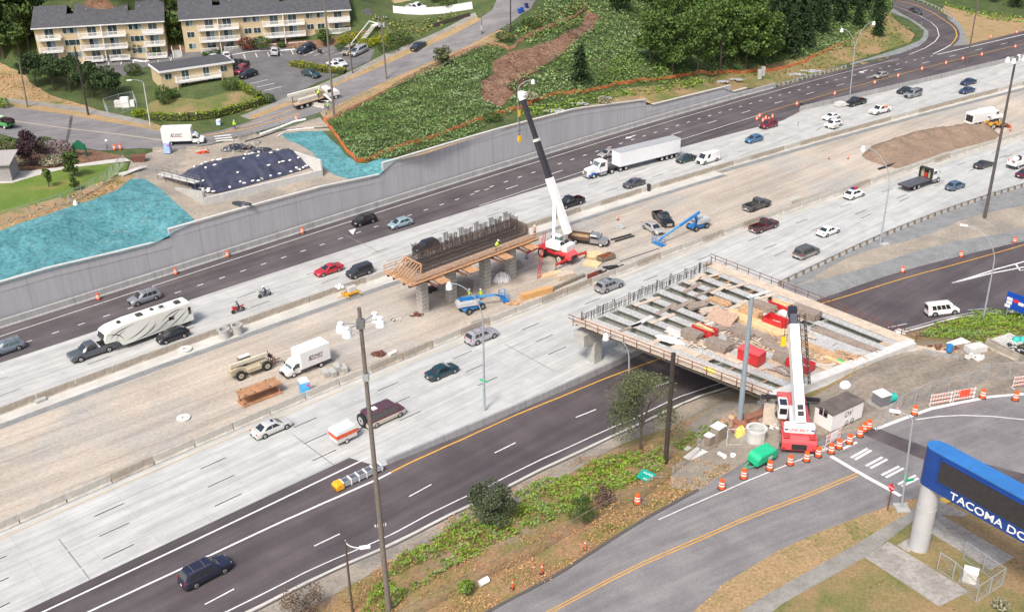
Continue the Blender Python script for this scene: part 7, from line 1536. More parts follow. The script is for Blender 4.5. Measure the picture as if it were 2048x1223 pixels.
# ---- flatbed trucks
ft_ = root_at('flatbed_truck',1838,372,'N','black flatbed truck with white cab and tall headboard on the near carriageway','flatbed truck')
MB().box(-5.0,-1.25,1.15,1.9,1.25,1.3).build('flatbed', M((.09,.095,.11),.5,var=.25,scale=2), ft_); MB().box(-5.03,-1.28,1.0,1.95,1.28,1.16).build('bed_frame', BLK_, ft_); MB().box(-4.8,-.45,.75,5.0,.45,1.0).build('chassis', BLK_, ft_)
MB().box(1.75,-1.28,1.3,1.95,1.28,3.3).box(1.2,-1.28,3.1,1.95,1.28,3.3).box(1.2,-1.28,1.3,1.95,-1.18,3.2).box(1.2,1.18,1.3,1.95,1.28,3.2).build('headboard', BLK_, ft_)
for s in (1,-1): MB().box(1.68,s*.45-.0 if s>0 else -1.1,1.4,1.74,1.1 if s>0 else -.45,3.0).build('tan_panel', M((.38,.35,.22),.7), ft_)
MB().box(1.66,-.25,1.45,1.74,.3,2.3).build('red_panel', REDP, ft_)
MB().prism([(2.1,.9),(2.1,2.75),(3.5,2.75),(3.9,1.9),(3.9,.9)],-1.05,1.05).build('cab', WH, ft_, bev=.07); MB().prism([(3.9,.8),(3.9,1.9),(5.3,1.65),(5.45,.8)],-.85,.85).build('hood', WH, ft_, bev=.07)
for s in (1,-1): MB().add([(2.5,s*1.07,1.95),(3.7,s*1.07,1.95),(3.4,s*1.07,2.6),(2.5,s*1.07,2.6)],[(0,1,2,3)]).build('side_window', GL, ft_, fix=False); MB().cb((4.0,s*1.3,2.2),(.1,.2,.5)).build('mirror', CHR, ft_); MB().cb((-5.0,s*.9,.95),(.06,.2,.15)).build('taillight', RED, ft_)
MB().add([(3.92,.9,1.95),(3.92,-.9,1.95),(3.55,-.88,2.65),(3.55,.88,2.65)],[(0,1,2,3)]).build('windscreen', GLW, ft_, fix=False); wheels(ft_,[-2.9,-1.6],1.0,.5,.28,dual=[-2.9,-1.6]); wheels(ft_,[4.5],1.0,.5); MB().cyl((2.4,-1.0,.75),(3.5,-1.0,.75),.3,n=10).build('fuel_tank', CHR, ft_)
wt_ = root_at('work_truck',1178,487,(1145,485,1212,494),'grey flatbed work truck with timber bed parked behind the red crane','work truck')
gp_ = paint((.30,.30,.31)); vancab(wt_,.35,3.3,.95,.5,1.95,gp_,hood=1.35,zh=1.28); MB().box(-3.3,-1.1,.95,.3,1.1,1.08).build('bed', M((.42,.27,.15),.8,var=.3), wt_)
mb = MB(); mb.box(-3.3,-1.15,.9,.35,-1.05,1.45).box(-3.3,1.05,.9,.35,1.15,1.45).box(-3.35,-1.1,.9,-3.25,1.1,1.45).box(.25,-1.1,1.0,.4,1.1,1.95); mb.build('side_boards', M((.10,.06,.04),.8,var=.3), wt_); MB().box(-3.2,-.4,.5,2.5,.4,.9).build('chassis', BLK_, wt_); wheels(wt_,[-2.1,2.25],.95,.42)
# white service truck cut by the right edge
st_ = root_at('service_truck',2040,326,'N','white service truck with orange cone cut by the right edge','service truck',h=.7)
gw = paint((.8,.8,.8)); vancab(st_,.3,3.0,.95,.5,1.9,gw,hood=1.2,zh=1.25); MB().box(-3.0,-1.0,.75,.25,-.55,1.6).box(-3.0,.55,.75,.25,1.0,1.6).box(-3.0,-.55,.75,.25,.55,.95).build('utility_body', WH, st_, bev=.03); MB().sph((-1.8,0,1.9),.55,12,6,(1.5,1,1)).build('tank', WH, st_); MB().cb((-.6,.1,1.7),(.8,.7,1.0)).build('compressor', BLK_, st_); MB().box(-3.15,-1.0,.45,-2.95,1.0,.75).build('bumper', BLK_, st_); wheels(st_,[-1.9,2.0],.95,.4); MB().cyl((-3.0,.7,1.6),(-3.0,.7,2.1),.15,.03,8).build('cone', ORG, st_)
# vacuum truck, backhoe
vt = root_at('service_body_truck',1966,243,(1935,250,2000,238),'white tank truck with open black rear locker beside the backhoe','tank truck',h=.4)
MB().box(-4.4,-1.25,.8,-.2,1.25,2.9).build('rear_body', WH, vt, bev=.08); MB().box(-4.44,-.95,1.0,-4.38,.95,2.4).build('rear_locker', BLK_, vt); MB().cyl((-1.8,0,2.5),(2.2,0,2.5),1.0,n=16).build('tank', WH, vt); MB().cyl((-2.8,0,2.9),(-2.8,0,3.25),.55,n=14).build('top_hatch', WH, vt)
MB().box(-.2,-1.2,.9,2.0,1.2,2.0).build('side_lockers', WH, vt, bev=.05); MB().prism([(2.1,.9),(2.1,2.75),(3.3,2.7),(3.7,1.95),(4.9,1.7),(5.1,.8)],-1.05,1.05).build('cab', WH, vt, bev=.09); MB().box(2.5,-1.08,1.95,3.3,1.08,2.5).build('side_window', GL, vt); MB().box(-4.5,-1.25,.55,-4.2,1.25,.8).build('bumper', WH, vt); MB().box(-4,-.5,.5,4.5,.5,.85).build('chassis', BLK_, vt); wheels(vt,[-2.6,-1.3,4.0],1.0,.5); MB().box(-.1,-1.215,1.5,.7,-1.2,1.9).build('blue_mark', M((.03,.05,.25),.5), vt)
bh = root_at('backhoe_loader',1989,254,(1975,256,2006,252),'yellow backhoe loader with dark canopy in front of the white tank truck','backhoe',h=.3); YEL = M((.55,.30,.05),.6,var=.2)
MB().prism([(-1.6,.7),(-1.6,1.3),(-.2,1.4),(.2,1.6),(2.0,1.35),(2.0,.7)],-.5,.5).build('body', YEL, bh, bev=.06); mb = MB(); [mb.bar((x,y,1.3),(x,y,2.55),.08) for x in (-1.0,.2) for y in (-.6,.6)]; mb.build('canopy_posts', BLK_, bh); MB().box(-1.3,-.75,2.5,.5,.75,2.62).build('canopy', WHD, bh)
for s in (1,-1): wheel(bh,-1.2,s*1.0,.72,.45,M((.45,.40,.38),.6)); wheel(bh,1.3,s*.9,.5,.35,M((.45,.35,.25),.6)); MB().loft([[(-1.2+.85*math.cos(t),s*y,.72+.85*math.sin(t)) for y in (.6,1.05)]+[(-1.2+.78*math.cos(t),s*y,.72+.78*math.sin(t)) for y in (1.05,.6)] for t in np.linspace(.3,2.8,7)]).build('fender', YEL, bh)
MB().bar((1.0,.4,1.1),(2.8,.4,.5),.18).bar((1.0,-.4,1.1),(2.8,-.4,.5),.18).build('loader_arm', YEL, bh); MB().prism([(2.7,.15),(2.7,.9),(3.3,.7),(3.4,.15)],-1.1,1.1).build('bucket', MT['rust'], bh); mb = MB(); mb.bar((-1.7,0,.9),(-2.6,0,2.0),.25).bar((-2.6,0,2.0),(-3.8,0,.9),.22); mb.build('digging_arm', YEL, bh); MB().prism([(-3.7,.2),(-3.7,1.0),(-4.3,.7),(-4.2,.2)],-.35,.35).build('digging_bucket', BLK_, bh); mb = MB(); mb.bar((-1.8,-.9,.3),(-5.2,-1.2,.12),.07).bar((-1.8,-.6,.3),(-5.2,-.8,.12),.07); mb.build('stabiliser', BLK_, bh)
# ---- telehandler
th_ = root_at('telehandler',503,745,(478,752,523,735),'tan telehandler with forks raised to the right in the dirt median','telehandler')
wheels(th_,[-1.9,1.9],1.05,.66,.4,TAN); MB().prism([(-3.0,.7),(-3.1,1.5),(-2.2,1.7),(-.5,1.3),(2.2,1.35),(2.7,.9),(2.5,.7)],-.55,.55).build('body', TAN, th_, bev=.05)
MB().box(-.9,-1.1,.7,1.1,-.5,1.25).build('engine_box', TAN, th_, bev=.04); MB().box(-1.1,.45,.8,.4,1.15,2.3).build('cab', M((.14,.12,.10),.5), th_, bev=.05); MB().box(-1.15,.4,2.3,.45,1.2,2.38).build('cab_roof', WHD, th_); MB().box(-1.12,1.16,1.5,.3,1.17,2.2).build('side_window', GL, th_)
MB().bar((-2.9,-.1,2.05),(2.5,-.1,1.95),.42,.5).build('boom', M((.60,.56,.45),.6,var=.12), th_, bev=.04); MB().bar((2.3,-.1,1.95),(3.1,-.1,1.3),.3,.4).build('boom_head', BLK_, th_); MB().bar((-1.6,-.1,1.0),(-.4,-.1,1.75),.16).build('lift_cylinder', BLK_, th_)
mb = MB(); mb.box(3.0,-.9,.35,3.1,.9,.45).box(3.0,-.9,1.25,3.1,.9,1.35); [mb.box(3.0,y-.04,.3,3.1,y+.04,1.7) for y in (-.9,-.3,.3,.9)]; mb.build('fork_carriage', MT['rust'], th_)
for y in (-.45,.45): MB().box(3.1,y-.06,.3,4.5,y+.06,.37).build('fork', BLK_, th_)
# ---- boom lifts
def lift(px,py,hd,boom0,boom1,bask,label,jib=None):
 r = root_at('boom_lift',px,py,hd,label,'boom lift'); B0_ = r.location.copy(); Ri = r.rotation_euler.to_matrix().inverted(); loc_ = lambda p: tuple(Ri@(Vector(p)-B0_))
 wheels(r,[-1.25,1.25],1.05,.5,.35,M((.30,.30,.30),.7)); MB().box(-1.7,-.8,.45,1.7,.8,.85).build('chassis', BLU, r, bev=.05); MB().cyl((0,0,.85),(0,0,1.1),.5,n=14).build('turntable', BLU, r)
 a_, b_ = Vector(loc_(boom0)), Vector(loc_(boom1)); d = (b_-a_); dh = Vector((d.x,d.y,0)).normalized(); ang = math.atan2(dh.y,dh.x); bk = -dh
 for s in (1,-1): n_ = Vector((-dh.y,dh.x,0))*s*.72; MB().cb(tuple(bk*.5+n_+Vector((0,0,1.5))),(2.7,.5,.9),ang).build('engine_hood', M((.50,.52,.55),.45,var=.08), r, bev=.14)
 MB().cb(tuple(bk*2.0+Vector((0,0,1.35))),(.7,1.7,.8),ang).build('counterweight', M((.50,.52,.55),.45,var=.08), r, bev=.14)
 MB().bar(a_,a_+d*.55,.36,.42).build('boom', BLU, r, bev=.03); MB().bar(a_+d*.5,b_,.26,.32).build('boom_extension', M((.10,.34,.62),.4), r, bev=.02); MB().bar(Vector((0,0,1.1)),a_+d*.12,.4,.4).build('boom_post', BLU, r); MB().bar(Vector(dh)*.3+Vector((0,0,1.2)),a_+d*.3,.16).build('lift_cylinder', BLU, r)
 k = Vector(loc_(bask)); MB().bar(b_,k+Vector((0,0,.5)),.2,.25).build('jib', BLU, r); mb = MB(); mb.cb(tuple(k+Vector((0,0,.06))),(.9,2.2,.1),ang)
 n_ = Vector((-dh.y,dh.x,0)); cs = [k+dh*x*.45+n_*y*1.1 for x,y in ((-1,-1),(1,-1),(1,1),(-1,1))]
 for i in range(4):
  mb.bar(cs[i],cs[i]+Vector((0,0,1.1)),.07)
  for z in (.55,1.1): mb.bar(cs[i]+Vector((0,0,z)),cs[(i+1)%4]+Vector((0,0,z)),.06)
 mb.build('basket', BLU, r); return r
lift(1395,457,(1386,464,1408,457),P(1399,424,3.6),P(1326,474,1.2),P(1317,488,.1),'blue boom lift in the dirt with its boom lowered to the left')
lift(944,620,(932,630,960,619),P(917,598,1.9),P(990,589,1.7),P(1008,598,.3),'blue boom lift with grey hood parked under the unfinished pier')
# ---- red rough terrain crane in the median
ca = np.array([7.3,151.6,0]); hd = math.radians(-47); cr = empty('mobile_crane', ca+[0,0,.03], hd, 'red crane with outriggers and steep black and white boom in the median', 'crane'); Ri = Matrix.Rotation(-hd,3,'Z'); lc = lambda p: Vector(Ri@(Vector(p)-Vector(ca)))
MB().box(-3.4,-.95,1.0,3.2,.95,1.5).build('chassis', REDP, cr, bev=.04); MB().prism([(1.5,1.4),(1.5,2.1),(3.4,2.1),(4.0,1.7),(4.0,1.0),(1.5,1.0)],-1.05,1.05).build('engine_hood', M((.70,.10,.10),.45), cr, bev=.06); MB().box(4.0,-.6,1.1,4.05,.6,1.75).build('grille', BLK_, cr)
for x in (-2.0,2.0):
 for s in (1,-1): wheel(cr,x,s*1.5,.8,.6,M((.62,.56,.45),.6)); MB().box(x-1.0,s*.9 if s>0 else -1.5,1.62,x+1.0,1.5 if s>0 else -.9,1.72).build('fender', REDP, cr)
for x in (-3.3,3.3):
 for s in (1,-1): e = (x,s*3.5,.95); o = MB().bar((x,s*.5,1.15),e,.32,.32).build('outrigger', REDP, cr); MB().cyl((x,s*3.45,.1),(x,s*3.45,1.3),.09,n=8).cyl((x,s*3.45,0),(x,s*3.45,.1),.35,n=10).build('jack', STEELD, o)
MB().cyl((0,0,1.5),(0,0,1.8),.9,n=16).build('turntable', BLK_, cr); tip = lc(P(1042,188,24.5)); bp = lc(P(1131,452,4.0)); bd = (tip-bp); hh = Vector((bd.x,bd.y,0)).normalized(); an = math.atan2(hh.y,hh.x); rt90 = Vector((-hh.y,hh.x,0))
MB().cb((0,0,2.3),(3.2,1.8,1.0),an).build('superstructure', WH, cr, bev=.08); MB().cb(tuple(-hh*2.4+Vector((0,0,2.5))),(1.0,2.4,1.2),an).build('counterweight', WH, cr, bev=.08); MB().cb(tuple(rt90*-1.25+hh*.8+Vector((0,0,2.7))),(1.7,.9,1.7),an).build('operator_cab', WH, cr, bev=.08); MB().cb(tuple(rt90*-1.25+hh*.8+Vector((0,0,2.95))),(1.74,.94,.8),an).build('cab_glass', glassmat((.05,.16,.15),.1), cr)
for s in (-.55,.55): MB().cyl(tuple(-hh*1.6+rt90*(s-.15)+Vector((0,0,3.1))),tuple(-hh*1.6+rt90*(s+.15)+Vector((0,0,3.1))),.35,n=12).build('winch', BLK_, cr)
def boomseg(r, a_, b_, t0, t1, w0, mat, name, up=None): return MB().bar(a_+(b_-a_)*t0, a_+(b_-a_)*t1, w0, w0*1.15, up=tuple(hh)).build(name, mat, r, bev=.03)
boomseg(cr,bp,tip,-.06,.37,1.0,WH,'boom_base'); boomseg(cr,bp,tip,.36,.65,.76,M((.035,.035,.045),.5,var=.3),'boom_section'); boomseg(cr,bp,tip,.645,.665,.86,WHD,'boom_collar'); boomseg(cr,bp,tip,.66,.96,.6,M((.035,.035,.045),.5,var=.3),'boom_section'); boomseg(cr,bp,tip,.955,1.0,.8,WH,'boom_head'); MB().cb(tuple(tip+Vector((0,0,.15))-hh*.3),(1.4,.7,.5),an).build('sheave_block', WH, cr)
MB().bar(hh*.6+Vector((0,0,2.4)),bp+bd*.25,.35).build('lift_cylinder', CHR, cr); o = MB().cyl(tuple(tip+hh*.3),tuple(tip+hh*.3-Vector((0,0,7.0))),.04,n=6).cyl(tuple(tip+hh*.3+rt90*.3),tuple(tip+hh*.3+rt90*.3-Vector((0,0,7.0))),.04,n=6).build('cable', BLK_, cr); h0 = tip+hh*.3+rt90*.15-Vector((0,0,7.4)); MB().cb(tuple(h0),(.3,.5,.9)).cyl(tuple(h0-Vector((0,0,.4))),tuple(h0-Vector((0,0,.9))),.15,.05,8).build('hook_block', M((.85,.50,.02),.5), cr)
# ---- red and white truck crane by the street
ca = np.array([*P(1589,868,6.1)[:2],6.05]); hd = math.radians(81); cb_ = empty('mobile_crane', ca, hd, 'red crane with white boom raised over the bridge deck at the street corner', 'crane'); Ri = Matrix.Rotation(-hd,3,'Z'); lc = lambda p: Vector(Ri@(Vector(p)-Vector(ca)))
MB().box(-3.2,-1.5,1.0,6.2,1.5,1.55).build('carrier_deck', REDW, cb_, bev=.04); MB().prism([(-3.3,.5),(-3.9,.6),(-3.9,1.5),(-3.2,1.95),(-1.9,1.95),(-1.9,.9)],-1.75,1.75).build('rear_body', M((.66,.08,.09),.5,var=.08), cb_, bev=.07); MB().box(-3.95,-.75,.75,-3.88,.75,1.4).build('radiator', BLK_, cb_)
for s in (1,-1):
 for k in range(4): MB().box(-3.7+k*.4,s*.95 if s>0 else -1.65,1.96,-3.45+k*.4,1.65 if s>0 else -.95,2.0).build('step', M((.45,.04,.04),.6), cb_)
 for x in (-2.0,3.8): wheel(cb_,x,s*1.75,.82,.6,WHD)
 MB().cb((-3.9,s*1.5,.85),(.08,.3,.15)).build('taillight', RED, cb_)
 for x in (-3.3,6.0): o = MB().bar((x,s*1.2,.9),(x,s*(3.2 if x>0 else 1.9),.9),.35).build('outrigger', BLK_, cb_); MB().cyl((x,s*(3.15 if x>0 else 1.85),0),(x,s*(3.15 if x>0 else 1.85),1.2),.1,n=8).cyl((x,s*(3.15 if x>0 else 1.85),0),(x,s*(3.15 if x>0 else 1.85),.1),.4,n=10).build('jack', STEELD, o)
mb = MB(); [mb.box(-1.6+k*.45,s*1.0 if s>0 else -1.5,1.56,-1.35+k*.45,1.5 if s>0 else -1.0,1.6) for k in range(16) for s in (1,-1)]; mb.build('deck_treads', M((.50,.10,.10),.7), cb_)
MB().cyl((0,0,1.5),(0,0,1.9),1.0,n=18).build('turntable', BLK_, cb_); MB().box(-2.1,-.8,1.9,1.6,.8,2.7).build('superstructure', WH, cb_, bev=.06);
MB().box(-2.9,-1.55,2.0,-2.0,1.55,3.0).build('counterweight', WH, cb_, bev=.12); text('LINK-BELT',.42,M((.6,.03,.03),.5),cb_,(-2.91,1.05,2.35),(0,-1,0),(0,0,1),.006); MB().box(-2.915,-1.5,2.42,-2.905,-1.15,2.6).box(-2.915,1.15,2.42,-2.905,1.5,2.6).build('stripe', M((.08,.09,.3),.5), cb_)
MB().box(-.2,1.0,1.95,1.7,1.95,3.6).build('operator_cab', WH, cb_, bev=.08); MB().box(-.23,1.1,2.6,-.18,1.85,3.3).box(.1,1.94,2.6,1.5,1.97,3.3).box(-.0,1.1,3.59,1.2,1.85,3.62).build('cab_glass', GL, cb_)
bp = Vector((-2.0,0,3.2)); tip = lc(P(1585,628,18.0)); bd = tip-bp; hh = Vector((bd.x,bd.y,0)).normalized(); rt90 = Vector((-hh.y,hh.x,0))
boomseg(cb_,bp,tip,-.03,.90,1.0,WH,'boom_base'); boomseg(cb_,bp,tip,.89,1.0,.72,M((.05,.06,.09),.5),'boom_head'); MB().cb(tuple(tip+bd.normalized()*.3),(.9,.9,.9)).build('sheave_block', M((.03,.03,.05),.5), cb_)
for t,w_ in ((.03,.6),(.09,.6)): n_ = bd.normalized(); c_ = bp+bd*t; MB().bar(c_,c_+n_*.5,.62,1.25,up=tuple(hh)).build('boom_slot', BLK_, cb_)
MB().bar(Vector((1.0,0,2.4)),bp+bd*.35,.35).build('lift_cylinder', CHR, cb_)
mb = MB(); o0 = rt90*-.95; ja, jb = bp+bd*.33+o0, bp+bd*1.0+o0; q4 = [(a_,b_) for a_ in (-.33,.33) for b_ in (-.33,.33)]; upv = rt90.cross(bd.normalized())
for a_,b_ in q4: mb.bar(ja+rt90*a_+upv*b_,jb+rt90*a_+upv*b_,.09)
for k in range(15):
 t0,t1 = k/15,(k+1)/15
 for s in (-.33,.33): mb.bar(ja+(jb-ja)*t0+rt90*s+upv*(-.33),ja+(jb-ja)*t1+rt90*s+upv*.33,.05); mb.bar(ja+(jb-ja)*t0+rt90*(-.33)+upv*s,ja+(jb-ja)*t1+rt90*.33+upv*s,.05)
mb.build('lattice_jib', M((.05,.045,.055),.6), cb_); hk = bp+bd*.93+rt90*.75; MB().cyl(tuple(hk+Vector((0,0,1))),tuple(hk-Vector((0,0,2.0))),.03,n=6).build('cable', BLK_, cb_); MB().cb(tuple(hk-Vector((0,0,2.4))),(.35,.5,1.0)).build('hook_block', M((.85,.55,.02),.5), cb_)
# ---- boom truck on the hill street
bt = root_at('boom_truck',628,208,(600,216,662,198),'cream boom truck with lattice free crane arm stopped across the hill street','crane truck',TU); CR2 = M((.70,.69,.62),.5,var=.1)
MB().box(-4.6,-1.2,1.1,1.9,1.2,1.3).build('flatbed', M((.40,.30,.22),.8,var=.25), bt); MB().box(-4.4,-.5,.6,5.0,.5,1.05).build('chassis', BLK_, bt); MB().prism([(2.6,.9),(2.6,2.8),(3.9,2.75),(4.3,1.9),(5.6,1.7),(5.8,.8)],-1.1,1.1).build('cab', WH, bt, bev=.09); MB().box(3.0,-1.13,1.95,3.9,1.13,2.55).build('side_window', GL, bt)
MB().box(-3.4,-.7,1.3,1.2,.2,2.0).build('crane_base_box', M((.50,.49,.45),.6,var=.15), bt, bev=.04); MB().box(1.0,-.8,1.3,2.3,.8,2.6).build('crane_turret', M((.35,.30,.2),.7,var=.4), bt, bev=.05); MB().bar((2.0,.3,3.0),(-5.3,.3,3.1),.5,.55).build('crane_boom', CR2, bt, bev=.04); MB().bar((-4.4,.3,1.2),(-4.4,.3,2.9),.12).build('boom_rest', BLK_, bt); MB().bar((1.6,.2,2.6),(1.8,.3,3.0),.6).build('boom_pivot', CR2, bt)
MB().bar((2.0,-1.0,1.9),(2.9,-3.2,.6),.3,.3).build('outrigger', CR2, bt); MB().bar((2.0,1.0,1.2),(2.0,3.0,1.2),.3).build('outrigger', CR2, bt); wheels(bt,[-3.2,-1.9,.2,4.7],1.0,.5,.28)
# plant laden truck at left edge
gt = root_at('garden_truck',12,256,(-10,250,34,258),'green truck loaded with plants cut by the left edge','truck',TU); g_ = M((.10,.35,.12),.5,var=.15)
MB().box(-3.2,-1.0,.7,1.6,1.0,.95).build('bed', g_, gt); MB().prism([(-3.4,.7),(-3.4,1.9),(-2.0,2.1),(-1.0,2.0),(-1.0,.7)],-1.0,1.0).build('cab', M((.55,.75,.5),.5,var=.1), gt, bev=.06); mb = MB(); mb.box(-1,-1.05,.95,1.6,-.95,1.4).box(-1,.95,.95,1.6,1.05,1.4); mb.build('side_boards', g_, gt); wheels(gt,[-2.3,.7],.95,.42)
leafcloud('plants', np.concatenate([ballpts((1.2,0,1.6),(1.2,1.0,.6),300),ballpts((-.2,.2,1.6),(.8,.8,.5),150)]), .3, LM['purple'], gt)
# small vehicles at the lot and top
o = car('pickup',(.78,.78,.78),'pickup_truck',L=5.5,rim=RIMD); tag(o,'white pickup behind the white board fence at the upper house','pickup truck'); place(o,833,15,(810,14,855,17),TU)
o = moto(640,101,(636,98,645,104),(.03,.03,.035),'dark motorcycle parked beside the blue SUV in the lot'); o['group'] = 'cars in the apartment parking lot'; place(o,640,101,(636,98,645,104),TU)
# ---- people
def at_(x,y,T=None,z=None):
 p = G(x,y,T) if z is None else P(x,y,z); return p+[0,0,.02] if z is None else p
person(at_(470,259,TU),-1.2,'person in yellow green vest and white helmet walking down the hill street',HIVIS,DENIM,'walk',WH,HIVIS)
person(at_(657,222,TU),2.2,'person in green vest and white helmet beside the outrigger of the boom truck',HIVIS,DENIM,'stand',WH,HIVIS)
bl = bt.location; person(Vector(bl)+Matrix.Rotation(bt.rotation_euler.z,3,'Z')@Vector((.6,-.9,1.3)),1.0,'person in bright vest working on the bed of the boom truck',HIVIS,BLKC,'stand',HIVIS,HIVIS,.7)
person(at_(939,600),-.6,'left of two persons in bright vests behind the boom lift under the pier',HIVIS,DENIM,'stand',WH,HIVIS)
person(at_(962,600),-2.4,'right one of two persons in bright vests behind the boom lift under the pier',HIVIS,DENIM,'stand',WH,HIVIS)
person(Q(91.2,106.5,6.37),.5,'person in yellow vest crouching on the timber platform of the unfinished pier',HIVIS,DENIM,'stand',WH,HIVIS,.5)
person(at_(2021,263),3.0,'person in orange work clothes bending beside the backhoe',HIOR,HIOR,'stand',HIOR,None,.8)
person(Q(99.2,106.6,6.37),2.0,'person standing at the right end of the timber platform of the unfinished pier',M((.5,.3,.2),.8),DENIM,'stand',WH,None)
# ================= site materials and small things
def at3(x,y,T=None,z=None): return P(x,y,z) if z is not None else G(x,y,T)
def mound(name, poly, T, top, mat, label, ridge, cat='heap', seed=1, n=46, w_=6.0):
 pw = pix(poly,T); xs=[p[0] for p in pw]; ys=[p[1] for p in pw]; rd = [G(x,y,T)[:2] for x,y in ridge]
 def dseg(p,a,b):
  a=np.array(a);b=np.array(b);p=np.array(p); t=max(0,min(1,np.dot(p-a,b-a)/max(np.dot(b-a,b-a),1e-6))); return np.linalg.norm(p-a-(b-a)*t)
 def inside(x,y): return bool(inpoly(np.array([x]),np.array([y]),pw)[0])
 def edge(x,y): return min(dseg((x,y),pw[i],pw[(i+1)%len(pw)]) for i in range(len(pw)))
 L_ = lambda x,y: min(dseg((x,y),rd[i],rd[i+1]) for i in range(len(rd)-1))
 X = np.linspace(min(xs),max(xs),n); Y = np.linspace(min(ys),max(ys),n); V=[];F_=[]
 for j in range(n):
  for i in range(n):
   x,y = X[i],Y[j]; e = edge(x,y) if inside(x,y) else -.1
   h = 0 if e<0 else top*min(1,(e/(e+L_(x,y)+.01))**1.0)*(1+.10*math.sin(x*1.1+seed)+.08*math.sin(y*1.7+x*.6)+.05*math.sin(x*3.1-y*2.3))
   V.append((x,y,T(x,y)+(-.08 if e<0 else h+.0)))
 for j in range(n-1):
  for i in range(n-1): F_.append((j*n+i,j*n+i+1,(j+1)*n+i+1,(j+1)*n+i))
 m_ = MB(); m_.add(V,F_); o = m_.build(name, mat, smooth=60); return tag(o,label,cat)
mound('sand_pile',[(1722,312),(1745,290),(1790,277),(1830,262),(1880,254),(1930,252),(1990,262),(2002,270),(1985,282),(1940,292),(1890,305),(1840,322),(1795,338),(1765,330),(1740,322)],TL,2.5,MT['pile'],'long heap of brown sand in the median behind the near barrier',[(1765,308),(1830,288),(1900,275),(1965,268)])
mound('dirt_heap',[(855,590),(880,560),(920,548),(950,560),(945,585),(900,600)],TL,.9,MT['dirt_lite'],'low heap of soil between the columns of the unfinished pier',[(880,578),(920,572)],n=20)
mound('dirt_heap',[(980,545),(1000,520),(1040,518),(1050,535),(1010,550)],TL,.8,MT['dirt_lite'],'low heap of soil behind the right column of the unfinished pier',[(1000,535),(1030,530)],n=18)
# tyre tracks and worked soil: shallow ruts
# ---- concrete box with tarp mound (upper site)
bk = [(357,356),(416,334),(490,320),(545,312),(591,306)]; fr = [(393,385),(430,388),(517,366),(570,352),(622,336)]
tb = [G(x,y,TU)+[0,0,.0] for x,y in bk]; tf = [G(x,y,TU) for x,y in fr]; n1,n2 = 60,26; V=[];F_=[]
for j in range(n2):
 s = j/(n2-1)
 for i in range(n1):
  t = i/(n1-1)*(len(tb)-1); k = min(int(t),len(tb)-2); a_ = tb[k]+(tb[k+1]-tb[k])*(t-k); b_ = tf[k]+(tf[k+1]-tf[k])*(t-k); p = a_+(b_-a_)*s; z = TU(p[0],p[1])
  hh_ = (1.5*math.sin(math.pi*min(1,(s+.16)))**.8+.10)*(min(1,t*1.6+.25))*(min(1,(len(tb)-1-t)*2+.35)); wr_ = .16*math.sin(t*9+2.2*math.sin(s*5))*s*(1.1-s)*3+.07*math.sin(t*23-s*9)+.05*math.sin(s*21+t*5)
  V.append((p[0],p[1],z+hh_+wr_*.8+.05))
for j in range(n2-1):
 for i in range(n1-1): F_.append((j*n1+i,j*n1+i+1,(j+1)*n1+i+1,(j+1)*n1+i))
m_ = MB(); m_.add(V,F_); tag(m_.build('tarp', M((.048,.052,.085),.38,var=.35,scale=.8,name='black_tarp'), smooth=70),'black plastic sheet weighted with sandbags over the mound in the concrete box','tarp')
SBP = None
for k in range(44):
 i = rnd.randrange(2,n1-2); j = rnd.choice([0,n2//3,n2*2//3,n2-3,n2-2,n2-5]) if k>8 else 1; v = V[j*n1+i]
 if SBP is None: o = SBP = MB().sph((0,0,.05),.3,8,5,(1.3,.8,.5)).build('sandbag', WH, smooth=60)
 else: o = SBP.copy(); COL.objects.link(o)
 put(o,(v[0],v[1],v[2]+.06),rnd.uniform(0,6)); tag(o,'small white sandbag lying on the black plastic sheet','sandbag','sandbags on the black sheet')
bx_ = empty('concrete_box_wall', G(410,404,TU), 0, 'unfinished low concrete abutment walls round the black sheeted mound', 'wall'); O_ = np.array(bx_.location)
A_,B_ = G(410,410,TU),G(645,352,TU); C_ = G(586,316,TU); D_ = G(352,378,TU)
mb = MB()
def wl(mb,a,b,h0,h1,th=.4):
 d = (b-a)[:2]/np.linalg.norm((b-a)[:2]); nn = np.array([-d[1],d[0],0])*th/2; q=[]
 for p,h in ((a,h0),(b,h1)): q.append([p-nn-[0,0,.5],p+nn-[0,0,.5],p+nn+[0,0,h],p-nn+[0,0,h]])
 vs = [tuple(v-O_) for g_ in q for v in g_]; return mb.add(vs,[(0,1,2,3),(7,6,5,4),(0,4,5,1),(1,5,6,2),(2,6,7,3),(3,7,4,0)])
wl(MB(),A_,B_,1.25,1.25).build('front_wall', MT['concW'], bx_); wl(MB(),B_,C_,3.0,1.4,.35).build('wing_wall', MT['concW'], bx_); wl(MB(),A_,D_,2.4,.3,.35).build('wing_wall', MT['conc'], bx_); MB().box(-.2,-.2,-.2,.2,.2,2.5).build('corner_post', MT['concW'], bx_)
pa,pb = G(322,358,TU),G(398,384,TU); sc_ = empty('scaffold_walkway', pa, head(pa,pb), 'timber walkway on scaffold along the left end of the concrete box', 'scaffold'); Lw = np.linalg.norm((pb-pa)[:2]); MB().box(0,-.6,1.0,Lw,.6,1.12).build('planks', WHD, sc_); mb = MB()
for k in range(6):
 for y in (-.6,.6): mb.bar((Lw*k/5,y,0),(Lw*k/5,y,2.0),.07)
for z in (1.5,1.95): mb.bar((0,.6,z),(Lw,.6,z),.06); mb.bar((0,-.6,z),(Lw,-.6,z),.06)
mb.build('scaffold_tubes', STEELD, sc_)
